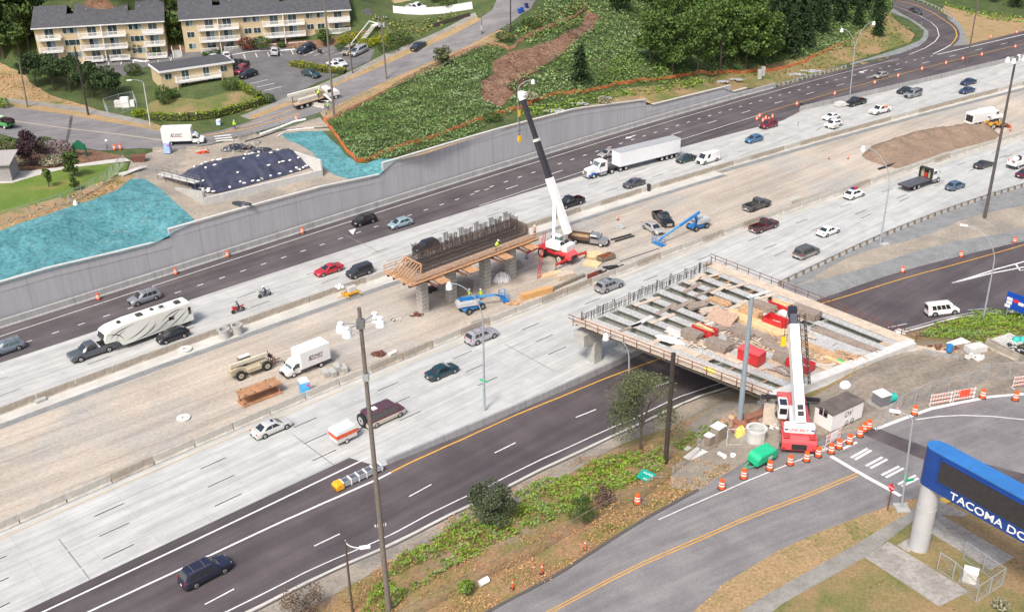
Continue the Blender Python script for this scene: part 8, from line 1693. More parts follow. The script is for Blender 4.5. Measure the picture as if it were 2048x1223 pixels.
def heap(px,py,T,label,mats,n,rx,ry,hz_,s,name='debris_heap',cat='debris',h0=.1,rz=0):
 p = G(px,py,T); root = empty(name,p,rz,label,cat)
 for m_,k in mats:
  mb = MB()
  for _ in range(int(n*k)): a_=rnd.uniform(0,6.28); q=rnd.random()**.6; x,y = rx*q*math.cos(a_), ry*q*math.sin(a_); mb.cb((x,y,h0+hz_*(1-q)*rnd.random()),(s*rnd.uniform(.5,1.8),s*rnd.uniform(.3,.9),s*rnd.uniform(.1,.45)),rnd.uniform(0,6.28),rnd.uniform(-.5,.5))
  mb.build('pieces', m_, root)['kind']='stuff'
 return root
PLB = M((.03,.035,.05),.35,var=.3)
def crumple(px,py,T,label,rx,ry,h,mat,name='plastic_sheet',cat='plastic sheet'):
 p = G(px,py,T); m_ = MB(); n=14; V=[];F_=[]
 for j in range(n):
  for i in range(n): x,y = (i/(n-1)*2-1),(j/(n-1)*2-1); e = max(0,1-(x*x+y*y)); V.append((x*rx*(1+rnd.uniform(-.06,.06)),y*ry*(1+rnd.uniform(-.06,.06)),e**.5*h*rnd.uniform(.5,1.15)+.02))
 for j in range(n-1):
  for i in range(n-1):
   c=[(j*n+i),(j*n+i+1),((j+1)*n+i+1),((j+1)*n+i)]
   if sum(V[k][2]>.03 for k in c)>=2: F_.append(tuple(c))
 m_.add(V,F_); o = m_.build(name,mat); put(o,p,rnd.uniform(0,3)); return tag(o,label,cat)
crumple(470,298,TU,'crumpled black plastic left of the rubble heap',2.6,1.4,.9,PLB); crumple(520,302,TU,'crumpled black plastic right of the rubble heap',2.2,.9,.6,PLB); crumple(486,410,TU,'crumpled black plastic at the top of the retaining wall',2.4,1.0,.5,PLB); crumple(505,290,TU,'grey dusty sheet behind the rubble heap',2.4,1.2,.6,M((.30,.28,.24),.9))
heap(495,300,TU,'heap of broken rubble and plastic behind the concrete box',((MT['walk'],.6),(PLB,.4)),60,3.2,1.5,.9,.5)
heap(266,340,TU,'bundle of long pale pipes and stakes beside the park fence',((WHD,1),),2,.5,.5,.3,.4); p = G(262,345,TU); rt = empty('pipe_bundle',p,1.05,'bundle of long pale pipes lying between lawn and dirt','pipes'); mb = MB(); [mb.cyl((rnd.uniform(-2.8,-2.2),rnd.uniform(-.9,.9),.15+rnd.random()*.3),(rnd.uniform(2.2,3.2),rnd.uniform(-.9,.9),.15+rnd.random()*.3),.07,n=6) for _ in range(16)]; mb.build('pipes', WHD, rt)['kind']='stuff'
o = heap(408,306,TU,'small red metal parts lying on the site dirt',((REDP,.6),(ORG,.4)),16,1.0,.6,.5,.5)
p = G(278,322,TU); rt = empty('dumpster',p,.3,'small rusty skip at the corner of the park path','skip'); MB().prism([(-1.0,0),(-1.3,1.1),(1.3,1.1),(1.0,0)],-.8,.8).build('bin',MT['rust'],rt)
for pts,r_,m_,lab in (([(490,284),(520,276),(560,262),(600,258),(660,256)],.14,BLK_,'thick black hose snaking along the hill street site'),([(520,270),(560,256),(590,244),(612,240)],.25,WH,'roll of white erosion cloth along the site edge'),([(555,274),(575,262),(610,258),(645,256)],.16,WHD,'pale pipe row at the top of the blue green slope'),([(400,274),(440,268),(500,258),(560,240),(600,228)],.06,M((.75,.4,.1),.6),'thin orange line on the hill street kerb')):
 q=[G(x,y,TU)+[0,0,.12] for x,y in pts]; mb=MB(); mb.tube([tuple(v) for v in q],r_,6); tag(mb.build('hose',m_),lab,'hose')
# ---- toilets
def toilet(px,py,T,lab,hd,c):
 p = G(px,py,T); rt = empty('portable_toilet',p,hd,lab,'portable toilet'); b_ = M(c,.5,var=.05); MB().box(-.58,-.58,.05,.58,.58,2.05).build('cabin',b_,rt,bev=.04); MB().prism([(-.62,2.05),(-.55,2.2),(0,2.32),(.55,2.2),(.62,2.05)],-.62,.62).build('roof',WH,rt); MB().box(-.45,-.61,.15,.45,-.58,1.95).build('door',M(tuple(min(1,q*1.25) for q in c),.5),rt); MB().box(.1,-.63,1.45,.5,-.612,1.8).build('sticker',M((.6,.1,.4),.5),rt); MB().box(-.65,-.65,0,.65,.65,.06).build('skid',BLK_,rt); return rt
toilet(611,789,TL,'bright blue portable toilet with white roof before the white box truck',math.radians(28),(.08,.42,.75)); toilet(337,306,TU,'pale blue portable toilet below the box truck on the hill street',.0,(.28,.42,.68)); toilet(438,250,TU,'small pale blue cabinet at the edge of the hill street bed',0,(.45,.62,.75)).scale=(.7,.7,.5)
# ---- trench shield
ts_ = root_at('trench_shield',520,794,(491,812,560,786),'rusty steel trench shield lying on its side in the dirt median','trench shield'); RS_ = M((.40,.21,.11),.8,var=.35,scale=1.2,name='rusted_plate')
MB().box(-2.7,-1.0,1.35,2.7,1.0,1.5).build('plate',RS_,ts_); MB().box(-2.7,-1.0,.0,2.7,1.0,.14).build('plate',RS_,ts_)
for x in (-2.45,2.45):
 for y in (-.6,.6): MB().cyl((x,y,.14),(x,y,1.35),.12,n=8).build('spreader_post',RS_,ts_)
for x,y in ((-2.2,-.85),(-.9,-.85),(1.2,-.85),(-2.0,.85),(1.4,.85)): MB().cb((x,y,1.53),(.16,.16,.08)).build('pin',BLK_,ts_)
# ---- rings, pipes, blocks
def ring(px,py,T,r0,r1,h,mat,lab,name='concrete_ring',cat='concrete ring',z0=0,tilt=None):
 p = G(px,py,T); k=22; c=[(math.cos(2*math.pi*i/k),math.sin(2*math.pi*i/k)) for i in range(k)]
 mb = MB().loft([[(x*r,y*r,z) for x,y in c] for r,z in ((r0,0),(r0,h*.8),(r0*1.07,h*.82),(r0*1.07,h),(r1,h),(r1,.02),(r0,0))],False); o = mb.build(name,mat,smooth=35); put(o,p+[0,0,z0]); return tag(o,lab,cat)
ring(450,676,TL,.78,.6,1.35,MT['conc'],'left one of two grey manhole rings standing on the pale strip',z0=.16); ring(476,668,TL,.78,.6,1.4,MT['conc'],'right one of two grey manhole rings standing on the pale strip',z0=.16); ring(371,702,TL,.85,.28,.28,MT['concW'],'flat pale concrete ring with a hole on the strip left of the manhole rings',z0=.16); ring(367,837,TL,.8,.2,.22,MT['concW'],'flat round concrete disc alone in the dirt median'); ring(1239,456,TL,.85,.3,.35,MT['conc'],'flat concrete ring in the dirt below the tube marker'); ring(1511,880,TL,1.05,.85,1.6,MT['concW'],'large pale manhole ring behind the temporary fence panel'); ring(1466,912,TL,.28,.16,.25,WH,'small white pipe ring on the bank'); ring(1287,1004,TL,.5,.38,.12,STEELD,'coil of grey cable beside the lone orange barrel')
def pipe(a,b,T,r,mat,lab,name='pipe',z=None):
 p,q=at3(*a,T,z),at3(*b,T,z); o=MB().cyl((0,0,r),tuple((q-p)+[0,0,r]),r,n=14).build(name,mat,smooth=40); put(o,p); return tag(o,lab,'pipe')
pipe((72,808),(92,800),TL,.32,MT['conc'],'short grey concrete pipe on the pale strip at the left'); pipe((959,1172),(977,1162),TL,.32,WH,'white pipe lying on the bank beside the bright green bush'); pipe((1438,910),(1449,916),TL,.24,WH,'short white pipe lying on the bank below the metal boxes'); pipe((1768,806),(1788,800),TL,.5,M((.03,.42,.35),.5),'teal green pipe beside the grey box in the work yard'); pipe((779,711),(792,705),TL,.25,WH,'white pipe by the barrier among rusty scraps')
pipe((1222,481),(1262,470),TL,.16,BLK_,'left one of two black pipes lying in the dirt behind the work truck'); pipe((1230,484),(1268,473),TL,.16,BLK_,'right one of two black pipes lying in the dirt behind the work truck'); pipe((1240,523),(1318,497),TL,.06,BLK_,'long thin black rod on the dirt near the barrier'); pipe((1757,340),(1805,324),TL,.22,BLK_,'black pipe lying behind the barrier before the sand pile')
for i,(x,y,r_) in enumerate([(651,750,.2),(665,749,.25),(676,739,.3),(688,741,.1)]):
 p=G(x,y); obj1('concrete_block',MB().box(-.75,-.4,0,.75,.4,.75),MT['conc'],p,r_+1.9,['first','second','third','last'][i]+' of the rough concrete blocks behind the box truck, from the left','concrete block',bev=.05)
heap(690,742,TL,'small stones scattered beside the concrete blocks',((MT['conc'],1),),14,1.2,.7,.2,.3)
obj1('concrete_block',MB().box(-1.1,-.9,0,1.1,.9,.9),MT['concW'],G(1680,213)+[0,0,.16],.5,'pale block stack on the median strip beside the white work pickup','concrete block',bev=.05); obj1('concrete_block',MB().box(-1.6,-.7,0,1.6,.7,.8),MT['barrW'],G(1588,404),.6,'row of rough concrete blocks behind the barrier right of the charcoal pickup','concrete block',bev=.06)
for x,y,lab in ((1602,219,'black trash barrel on the pale median strip'),(1297,383,'black drum on the pale median strip below the dark sedan')): o=MB().cyl((0,0,0),(0,0,1.3),.38,.38,12).build('drum',BLK_,bev=.03); put(o,G(x,y)+[0,0,.16]); tag(o,lab,'drum')
crumple(1652,275,TL,'orange cloth heap on the median strip below the white cars',1.3,.6,.4,ORG,'cloth','cloth'); crumple(1004,560,TL,'white cloth draped over a heap by the right pier columns',1.5,1.1,1.2,WH,'cloth','cloth')
p=G(864,585); rt=empty('generator',p,.4,'small dark generator between the first two pier columns','generator'); MB().box(-.7,-.5,.2,.7,.5,1.0).build('body',BLK_,rt,bev=.05); MB().cyl((0,0,1),(0,0,1.6),.08,n=8).build('exhaust',BLK_,rt); wheels(rt,[0],.5,.25)
# light tower yellow base with white lamps on the strip
lt = root_at('light_tower',703,591,'N','yellow mobile light tower with white lamp heads on the pale median strip','light tower'); lt.location.z+=.15; MB().box(-1.1,-.6,.35,1.0,.6,.6).build('trailer_frame',M((.80,.40,.02),.5),lt); MB().box(-.7,-.5,.6,.7,.5,1.5).build('generator_hood',WHD,lt,bev=.06); mb=MB(); mb.bar((-1.1,-1.2,.3),(-1.1,1.2,.3),.12).bar((1.0,-1.2,.3),(1.0,1.2,.3),.12).bar((-1.2,0,.4),(-2.4,0,.3),.1); mb.build('outrigger',M((.80,.40,.02),.5),lt); MB().bar((.5,0,1.6),(-2.0,0,1.9),.14).build('folded_mast',STEEL,lt)
for x,y in ((-2.2,.35),(-2.2,-.35),(-1.6,.4),(-1.6,-.4)): MB().sph((x,y,1.95),.26,10,5).build('lamp',LAMPM,lt)
# light tower/equipment before the white cars
p=G(1668,258); rt=empty('sign_trailer',p,hdir(1668,258),'white mobile equipment trailer at the barrier before the white wagon','trailer'); MB().box(-1.0,-.5,.4,1.0,.5,1.2).build('body',WHD,rt,bev=.05); MB().bar((0,0,1.2),(0,0,2.2),.1).build('mast',WHD,rt); wheels(rt,[0],.55,.3)
# box opening, rusty scraps
p=G(688,662); rt=empty('form_box',p,.35,'empty timber form frame in the dirt median','form'); mb=MB(); mb.box(-1.0,-.6,0,1.0,-.5,.3).box(-1.0,.5,0,1.0,.6,.3).box(-1.0,-.6,0,-.9,.6,.3).box(.9,-.6,0,1.0,.6,.3); mb.build('frame',WHD,rt)
heap(796,640,TL,'small pale and rusty scraps lying alone in the dirt',((WHD,.6),(MT['rust'],.4)),14,1.0,.5,.2,.35); heap(758,710,TL,'dark rusty lump of metal by the near barrier',((MT['rust'],1),),24,.9,.7,.9,.5); heap(832,630,TL,'rusty steel beam clamp lying at the left pier column',((MT['rust'],1),),14,1.1,.4,.3,.5); heap(1030,606,TL,'few loose planks lying before the boom lift basket',((MT['lum'],1),),10,1.3,.5,.15,.7); heap(862,690,TL,'orange plank and scraps beside the near barrier',((MT['orange_wood'],.5),(MT['rust'],.5)),10,.9,.4,.2,.4)
heap(1232,536,TL,'tangle of black scrap behind the near barrier',((BLK_,1),),40,1.9,.6,.5,.6); heap(1205,546,TL,'tangle of dark steel parts beside the rusty plate',((MT['rust'],.4),(BLK_,.6)),26,1.4,.5,.5,.5)
# ---- lumber
def stack(px,py,hd,L_,W_,H_,mat,lab,T=None,z=None,name='lumber_stack',rows=4,cols=5,skew=.1,cat='lumber'):
 p=at3(px,py,T,z); root=empty(name,p,hd,lab,cat); mb=MB(); dz=H_/rows; dy=W_/cols
 for i in range(rows):
  for j in range(cols): o1=rnd.uniform(-skew,skew); mb.box(-L_/2+o1,-W_/2+j*dy+.01,i*dz+.005,L_/2+o1,-W_/2+(j+1)*dy-.01,(i+1)*dz-.012)
 mb.build('boards',mat,root)['kind']='stuff'; return root
stack(1102,549,.5,3.6,1.2,.25,MT['lumY'],'small stack of striped timbers below the crane outrigger',rows=1,cols=4); stack(1130,556,.5,3.0,1.5,.9,MT['ply2'],'stack of concrete forms with timber strips beside the long steel beam',rows=4,cols=4); stack(1138,566,.75,7.0,.45,.5,M((.22,.19,.16),.7,var=.3),'long grey steel beam lying in the dirt',rows=1,cols=1,name='steel_beam',cat='beam'); stack(1073,591,.52,5.4,.9,.9,M((.62,.36,.15),.6,var=.12,scale=1.5),'long orange laminated beams on blocks by the near barrier',rows=2,cols=2,name='timber_beams',cat='timber')
stack(1188,513,.35,2.6,2.4,.5,MT['lumY'],'stack of pale plywood right of the crane outrigger',rows=5,cols=1,name='plywood_stack',cat='plywood'); stack(1183,528,-.5,2.6,2.0,.25,MT['lumY'],'skewed plywood sheets before the rusty rebar basket',rows=2,cols=1,name='plywood_stack',cat='plywood',skew=.3)
rb=root_at('rebar_basket',1212,519,(1200,522,1226,514),'rusty steel basket full of scrap rebar behind the plywood','basket'); mb=MB(); mb.box(-1.4,-.7,.1,1.4,-.62,.8).box(-1.4,.62,.1,1.4,.7,.8).box(-1.4,-.7,.1,-1.32,.7,.8).box(1.32,-.7,.1,1.4,.7,.8).box(-1.4,-.7,.1,1.4,.7,.2); mb.build('basket',M((.20,.17,.12),.8,var=.3),rb); mb=MB(); [mb.cb((rnd.uniform(-1.1,1.1),rnd.uniform(-.5,.5),rnd.uniform(.5,.85)),(.9,.08,.08),rnd.uniform(0,3),rnd.uniform(-.3,.3)) for _ in range(26)]; mb.build('scrap',M((.35,.10,.04),.8),rb)['kind']='stuff'
obj1('steel_plate',MB().box(-1.1,-.05,0,1.1,.05,1.0),M((.28,.07,.04),.8,var=.3),G(1185,560)+[0,0,.3],hdir(1185,560),'rusty red steel plate leaning on the near barrier','steel plate')
# red ladder
pa=np.array(G(1077,557)); pb=Q(100.4,105.6,7.2); rt=empty('ladder',pa,0,'long red ladder leaning against the right end of the pier falsework','ladder'); dd=pb-pa; sv=np.array([CA,SA,0])*.28; mb=MB(); mb.bar(-sv,dd-sv,.07).bar(sv,dd+sv,.07); [mb.bar(dd*t-sv,dd*t+sv,.05) for t in np.linspace(.04,.97,22)]; mb.build('rails_and_rungs',REDP,rt)
# ---- bridge deck load
ZK=ZD+.06; bdv=head(B(.5,.2),B(.5,.8))
def dk(px,py,z=ZK): return P(px,py,z)
def bin_(px,py,L_,W_,H_,lab,fill=None,lid=False,z=ZK,rz=0):
 p=dk(px,py,z+0); root=empty('red_bin',p,bdv+rz,lab,'steel bin'); mb=MB()
 if lid: MB().box(-L_/2,-W_/2,.12,L_/2,W_/2,H_).build('box',REDP,root,bev=.03); MB().prism([(-W_/2-.05,H_),(0,H_+.14),(W_/2+.05,H_)],-L_/2-.05,L_/2+.05,'x').build('lid',M((.70,.09,.10),.5,var=.1),root); MB().box(-.3,-W_/2-.01,H_*.55,.3,-W_/2-.003,H_*.62).build('latch',STEEL,root)
 else:
  mb.box(-L_/2,-W_/2,.08,L_/2,-W_/2+.07,H_).box(-L_/2,W_/2-.07,.08,L_/2,W_/2,H_).box(-L_/2,-W_/2,.08,-L_/2+.07,W_/2,H_).box(L_/2-.07,-W_/2,.08,L_/2,W_/2,H_).box(-L_/2,-W_/2,.05,L_/2,W_/2,.14); mb.build('tub',REDP,root)
 if fill=='boards': mb=MB(); [mb.cb((rnd.uniform(-.3,.3),rnd.uniform(-W_*.35,W_*.35),H_*rnd.uniform(.6,1.15)),(L_*.85,.25,.05),rnd.uniform(-.15,.15)) for _ in range(10)]; mb.build('contents',MT['lumY'],root)['kind']='stuff'
 if fill=='scrap': mb=MB(); [mb.cb((rnd.uniform(-L_*.35,L_*.35),rnd.uniform(-W_*.3,W_*.3),rnd.uniform(.2,.5)),(.8,.15,.1),rnd.uniform(0,3)) for _ in range(16)]; mb.build('contents',MT['ply2'],root)['kind']='stuff'
 return root
bin_(1502,722,2.9,1.7,1.6,'large closed red tool box standing on the bridge deck',lid=True); bin_(1409,668,3.2,1.3,1.0,'red bin heaped with plywood offcuts on the bridge deck, nearest the pier','boards'); bin_(1551,651,3.0,1.8,1.1,'open red tub with scrap in the middle of the bridge deck','scrap'); bin_(1560,617,3.0,1.2,.9,'red bin loaded with boards near the far walkway of the deck','boards'); bin_(1600,735,3.0,1.6,1.0,'red bin partly hidden behind the white crane boom','scrap')
def ds(px,py,L_,W_,H_,m_,lab,rows,cols,rz=0,**k): return stack(px,py,bdv+rz,L_,W_,H_,m_,lab,z=ZK,rows=rows,cols=cols,**k)
GRYL=M((.27,.22,.185),.85,var=.3,scale=2.5);
ds(1384,676,2.4,1.6,1.0,GRYL,'square weathered timber bundle at the left of the red bin',5,4); ds(1436,697,3.0,1.7,1.0,GRYL,'grey topped timber bundle below the red bin',5,4); ds(1500,633,3.0,1.4,1.1,MT['lum'],'brown timber bundle with green mark behind the steel pole',5,4); ds(1526,617,3.4,1.3,.8,MT['lumG'],'weathered timber bundle left of the far red bin',4,5,skew=.3); ds(1611,631,3.6,1.7,1.0,GRYL,'timber bundle with pale plywood top right of the crane tip',5,4); ds(1609,626,3.4,1.6,.1,MT['lumY'],'pale plywood sheets lying on the bundle right of the crane tip',2,1)
ds(1512,649,8.5,1.9,.45,MT['lumY'],'long bright yellow boards in the middle of the bridge deck',3,7,skew=.3); ds(1500,664,7.0,1.2,.3,MT['lumG'],'dark weathered boards below the bright yellow boards',2,5,skew=.5); ds(1557,700,4.8,1.2,.4,MT['lumG'],'weathered boards left of the white crane boom',2,5,skew=.5); ds(1562,720,1.8,1.2,.7,GRYL,'small grey bundle left of the white crane boom',4,3); ds(1484,672,2.6,1.3,.7,GRYL,'flat grey bundle in the middle of the deck below the yellow boards',3,3)
ds(1640,703,6.0,.9,.35,MT['lum'],'brown boards right of the white crane boom',2,5,skew=.4); ds(1678,676,6.5,1.0,.3,MT['lumG'],'thin boards lying beside the far open girder gap',2,6,skew=.6); ds(1718,690,5.5,1.0,.25,MT['lumG'],'second row of thin boards beside the far open girder gap',2,5,skew=.6); ds(1680,722,4.0,1.3,.15,MT['lumY'],'pale yellow plywood sheets near the end wall of the deck',2,1,skew=.2); ds(1655,736,3.0,1.1,.1,MT['ply2'],'single pale sheet at the end wall of the deck',1,1); ds(1421,622,2.6,1.2,.35,MT['ply2'],'pale boards stacked crosswise near the pier end',3,4,rz=1.2,skew=.3); ds(1395,612,2.4,1.3,.3,MT['lumG'],'crosswise planks stacked over the third girder gap',3,4,rz=1.3,skew=.4); ds(1440,605,2.8,1.2,.4,MT['lum'],'brown planks near the far end of the girder gaps',3,5,skew=.3); ds(1462,715,3.5,1.5,.1,MT['ply2'],'plywood sheets on the near side of the deck',1,2,skew=.3); ds(1350,665,3.0,1.4,.08,MT['concW'],'pale sheets behind the near walkway',1,2,skew=.3)
p=dk(1444,641); rt=empty('plywood_sheet',p,bdv,'large tilted plywood form panel on the bridge deck','form panel'); MB().add([(-1.9,-1.1,.1),(1.9,-1.1,.1),(1.9,.9,1.2),(-1.9,.9,1.2),(-1.9,-1.1,.02),(1.9,-1.1,.02),(1.9,.95,1.1),(-1.9,.95,1.1)],[(0,1,2,3),(7,6,5,4),(0,4,5,1),(1,5,6,2),(2,6,7,3),(3,7,4,0)]).build('panel',M((.40,.28,.21),.8,var=.25),rt); [MB().bar((x,.9,1.1),(x,1.6,.0),.1).build('prop',MT['lum'],rt) for x in (-1.7,1.7)]
def dsheet(px,py,rx,ry,m_,lab,h=.3):
 o=crumple(px,py,TL,lab,rx,ry,h,m_,'plastic_sheet','plastic sheet'); put(o,dk(px,py),bdv+rnd.uniform(-.4,.4)); return o
dsheet(1340,680,2.0,.7,WH,'white cloth lying on the near side of the bridge deck'); dsheet(1419,741,.9,.4,M((.75,.68,.15),.6),'yellow cloth on the near walkway of the bridge deck',.4); dsheet(1573,628,1.2,.7,WHD,'pale plastic sheet between the red bins',.5); dsheet(1680,722,.7,.3,GRN,'small green bag near the end wall of the deck',.3); dsheet(1800,664,.7,.4,WH,'small white bag at the far corner of the deck',.4)
for i,(x,y) in enumerate([(1553,680),(1480,690),(1600,664),(1630,715),(1450,660),(1530,690),(1700,712),(1575,745),(1400,690)]):
 p=dk(x,y); rt=empty('debris_heap',p,bdv,['loose offcuts at the lower left of the yellow boards','loose offcuts beside the red tool box','loose offcuts right of the open red tub','loose offcuts right of the crane boom','loose offcuts beside the tilted form panel','loose offcuts between the yellow boards and the red tool box','loose offcuts near the end wall','loose offcuts below the crane boom','loose offcuts near the near walkway'][i],'debris'); mb=MB(); [mb.cb((rnd.uniform(-1.6,1.6),rnd.uniform(-.8,.8),.06+rnd.random()*.15),(rnd.uniform(.5,2.0),rnd.uniform(.1,.3),.06),rnd.uniform(-.5,.5)+(1.57 if rnd.random()<.25 else 0)) for _ in range(16)]; mb.build('offcuts',MT[['lum','lumG','ply2'][i%3]],rt)['kind']='stuff'
# ---- office trailer
zt=hz(1666,829.8,G(1663.4,866)); g0=G(1663.4,872); n0,n1_,n2_=P(1666,829.8,zt),P(1629.5,810.7,zt),P(1729,800.4,zt); hd=head(n0,n2_); Lo=np.linalg.norm((n2_-n0)[:2]); Wo=np.linalg.norm((n1_-n0)[:2]); of=empty('office_trailer',(n0[0],n0[1],g0[2]),hd,'white office trailer with flat dark roof beside the red and white crane','site office'); Ho=zt-g0[2]
MB().box(0,0,.12,Lo,Wo,Ho-.08).build('body',M((.84,.84,.83),.6,var=.06,scale=.8),of,bev=.03); MB().box(-.06,-.06,Ho-.09,Lo+.06,Wo+.06,Ho).build('roof',M((.13,.11,.10),.85,var=.3,scale=1.0),of); MB().box(-.03,Wo*.28,1.55,.0,Wo*.75,2.4).build('window',GL,of); MB().box(-.05,Wo*.5,1.5,-.02,Wo*.53,2.45).build('window_frame',WH,of); MB().box(.3,.3,.15,Lo-.3,Wo-.3,.5).build('chassis',BLK_,of); text('OV',.85,BLK_,of,(Lo*.38,-.01,1.2),(1,0,0),(0,0,1),.004,shear=.3); wheels(of,[Lo*.5,Lo*.5+.9],Wo/2,.35)
for w_ in [c for c in of.children if c.name.startswith('wheel')]: w_.location.y += Wo/2
# ---- compressor and the rest of the near yard
cp=root_at('air_compressor',1521,925,(1505,934,1545,912),'bright green towable air compressor beside the street','compressor'); cp.rotation_euler.z+=math.pi
MB().prism([(-1.5,.55),(-1.5,1.45),(-1.1,1.7),(1.1,1.7),(1.45,1.35),(1.5,.55)],-.72,.72).build('canopy',M((.02,.48,.24),.45,var=.06),cp,bev=.07); MB().box(-1.4,-.65,.35,1.4,.65,.55).build('frame',BLK_,cp); mb=MB(); mb.bar((1.4,-.4,.5),(2.7,0,.45),.08).bar((1.4,.4,.5),(2.7,0,.45),.08); mb.build('drawbar',GRN,cp); wheels(cp,[-.2],.78,.34); MB().box(-.7,.725,.9,-.1,.735,1.2).build('badge',WH,cp)
def cabx(px,py,w_,d_,h_,rz,lab,top=WH,body=None):
 p=G(px,py); rt=empty('electrical_cabinet',p,rz,lab,'cabinet'); MB().box(-w_/2,-d_/2,0,w_/2,d_/2,h_).build('cabinet',body or M((.27,.23,.19),.6,var=.2),rt,bev=.02); MB().box(-w_/2-.06,-d_/2-.06,h_,w_/2+.06,d_/2+.06,h_+.07).build('lid',top,rt); MB().box(-w_/2-.5,-d_/2-.5,-.2,w_/2+.5,d_/2+.5,.05).build('pad',MT['slab'],rt)
cabx(1434,882,1.3,1.1,2.0,.75,'taller brown metal cabinet with pale lid on the bank'); cabx(1417,890,.8,.8,1.3,.75,'smaller brown metal cabinet with pale lid on the bank'); cabx(1761,806,1.4,1.4,1.3,.45,'grey square box with white top in the work yard',body=M((.18,.18,.2),.6))
def slab(px,py,a_,b_,h_,rz,m_,lab,name='concrete_slab',cat='slab',z=None): p=at3(px,py,None,z); return obj1(name,MB().box(-a_/2,-b_/2,0,a_/2,b_/2,h_),m_,p,rz,lab,cat,bev=.02)
slab(1395,911,2.6,1.9,.12,.8,MT['concW'],'square steel grey hatch slab set in the bank'); slab(1376,897,.9,.7,.1,.8,MT['conc'],'small slab left of the square hatch'); slab(1918,686,2.8,1.6,.1,.5,WH,'white sheet leaning on blocks at the work yard edge','white_board','board'); slab(1950,702,2.4,1.4,.8,.3,MT['concW'],'large pale concrete block at the work yard edge','concrete_block','concrete block'); slab(1880,712,4.2,.9,.35,-.45,MT['slab'],'flat concrete slab right of the deck corner'); slab(1862,703,3.6,1.1,.3,-.45,MT['ply2'],'pinkish plywood pile at the deck corner','plywood_stack','plywood')
o=MB().cyl((0,0,0),(0,0,.95),.36,n=14).build('blue_drum',BLU,bev=.03); put(o,G(1897,707)+[0,0,.35]); tag(o,'bright blue drum standing on the slab beside the work yard','drum')
heap(1948,716,TL,'pile of round stones before the pale concrete block',((MT['concW'],1),),22,1.3,.7,.3,.5); heap(1880,700,TL,'scattered timber and rods at the far corner of the deck',((MT['lum'],.5),(MT['rust'],.5)),24,2.4,1.0,.4,.6); heap(2020,700,TL,'black plastic bags and rubble behind the mossy barriers',((BLK_,.8),(MT['concW'],.2)),36,2.0,1.2,.8,.6); heap(1490,845,TL,'heap of broken boards behind the manhole ring',((MT['lum'],.5),(MT['lumG'],.5)),50,2.6,1.5,.4,.8); heap(1500,852,TL,'reddish broken boards beside the thick steel pole',((M((.28,.12,.08),.8),1),),22,2.0,.8,.4,.9); heap(1548,852,TL,'white bags under the outrigger of the street crane',((WH,1),),14,1.3,.7,.3,.5); heap(1640,898,TL,'yellow and white litter beside the striped barricade',((WHD,.6),(M((.8,.5,.1),.6),.4)),8,.6,.4,.2,.3)
stack(1513,836,.45,3.4,1.0,.7,M((.27,.13,.09),.8,var=.3),'reddish timber stack right of the thick steel pole',rows=4,cols=3)
p=G(2012,690); rt=empty('pallet',p+[0,0,.5],.45,'large slatted timber pallet at the right edge of the work yard','pallet'); mb=MB(); [mb.box(-2.0+k*.45,-1.2,.12,-1.72+k*.45,1.2,.2) for k in range(9)]; [mb.box(-2,y-.06,-.1,2.1,y+.06,.12) for y in (-1.1,0,1.1)]; mb.build('slats',WHD,rt)
for i,(x,y) in enumerate([(2030,690),(2044,690)]): o=MB().sph((0,0,.3),.55,12,6).build('teal_bag',M((.04,.45,.38),.5),smooth=50); put(o,G(x,y)+[0,0,.4]); tag(o,['left','right'][i]+' one of two teal bags at the right edge beside the pallet','bag')
crumple(1480,868,TL,'yellow cloth hanging behind the temporary fence panel',.9,.6,1.0,M((.72,.62,.12),.7),'cloth','cloth'); crumple(1690,770,TL,'white tarp bundle behind the office trailer',.9,.6,.4,WH,'cloth','cloth')
# curved white wall and ramp boards at the near deck corner
pa=[G(1548,806),G(1558,818),G(1566,832),G(1570,848)]; mb=MB()
for i in range(3): mb.bar(pa[i]+[0,0,.5],pa[i+1]+[0,0,.4],.35,1.3)
tag(mb.build('wing_wall',MT['concW']),'curved white concrete wing wall at the near corner of the deck','wall'); sh_=obj1('ramp_boards',MB().box(-2.2,-1.2,0,2.2,1.2,.1),MT['ply2'],G(1548,835)+[0,0,.35],1.3,'pale boards laid as a ramp beside the street crane','boards')
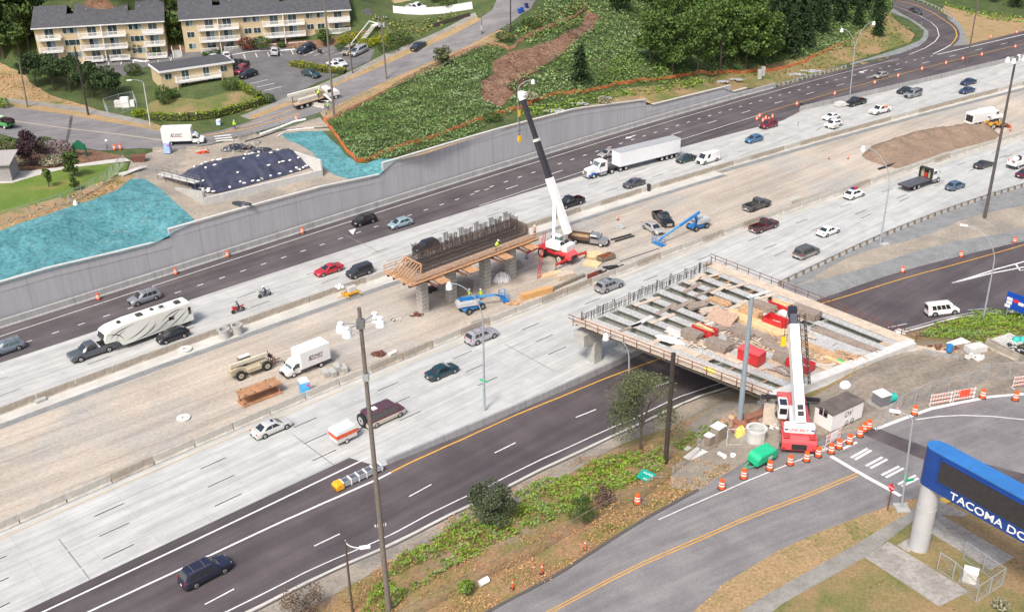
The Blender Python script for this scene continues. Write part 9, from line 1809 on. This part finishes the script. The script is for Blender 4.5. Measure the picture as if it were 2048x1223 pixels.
# steps under the deck corner
# blue bins on the hill street
for i,(x,y) in enumerate([(1039,27),(1044,24),(1053,16)]):
 p=G(x,y,TU); rt=empty('wheelie_bin',p,.4,['left','middle','right'][i]+' blue wheeled bin at the top of the hill street','bin'); c_=M((.02,.08,.40) if i<2 else (.02,.03,.15),.5); MB().prism([(-.3,.1),(-.36,1.0),(.36,1.0),(.3,.1)],-.36,.36).build('body',c_,rt); MB().box(-.4,-.4,1.0,.4,.42,1.08).build('lid',c_,rt)
boardfence([(868,55),(900,45),(940,33)],TU,.9,WOODD,'low dark retaining timber above the sidewalk of the hill street',name='timber_edging')
jers((645,96+130),(651,232),TU,'grey block beside the tallest pole','barrOld')
# rocks along the wall top
for i,(x,y,r_) in enumerate([(1465,160,3.5),(1440,164,2.0),(1205,197,2.0),(1155,209,2.5),(1110,222,2.5),(1590,150,3.0),(1620,143,3.0)]): heap(x,y,TU if x<1550 else TU,['pale riprap stones at the end of the retaining wall','few pale stones behind the wall end','pale stones at the wall top below the flowering shrub','pale stones behind the wall right of the crane boom','pale stones behind the wall at the curved street light','riprap stones behind the short guard rail','riprap stones further along the short guard rail'][i],((M((.42,.42,.45),.9,var=.25),1),),60,r_,1.0,.3,.5,name='riprap',cat='stones')
slabm=[(1518,158),(1525,152)]
for i,(x,y) in enumerate(slabm): o=MB().box(-.5,-.5,0,.5,.5,2.4).build('concrete_post',MT['conc'],bev=.03); put(o,G(x,y,TU)); tag(o,['left','right'][i]+' of two concrete posts at the end of the retaining wall','post')
# the apartment sign and bed edging
p=G(378,240,TU); rt=empty('entrance_sign',p,.05,'dark entrance sign in the bed below the long hedge','sign'); [MB().box(x-.1,-.1,0,x+.1,.1,1.5).build('post',WHD,rt) for x in (-1.6,1.6)]; MB().box(-1.0,-.08,.5,1.0,.08,1.5).build('panel',M((.08,.05,.04),.7),rt)
# steps between the apartment buildings
p=G(356,116,TU); rt=empty('garden_steps',p,head(G(356,116,TU),G(352,100,TU)),'short grey steps with white rails between the apartment buildings','stairs'); [MB().box(k*.35,-.9,0,k*.35+.35,.9,.16*(k+1)).build('tread',MT['conc'],rt) for k in range(8)]; [MB().bar((0,y,1.0),(2.8,y,2.3),.1).bar((0,y,0),(0,y,1.0),.12).bar((2.8,y,1.2),(2.8,y,2.3),.12).build('rail',WTR,rt) for y in (-.95,.95)]
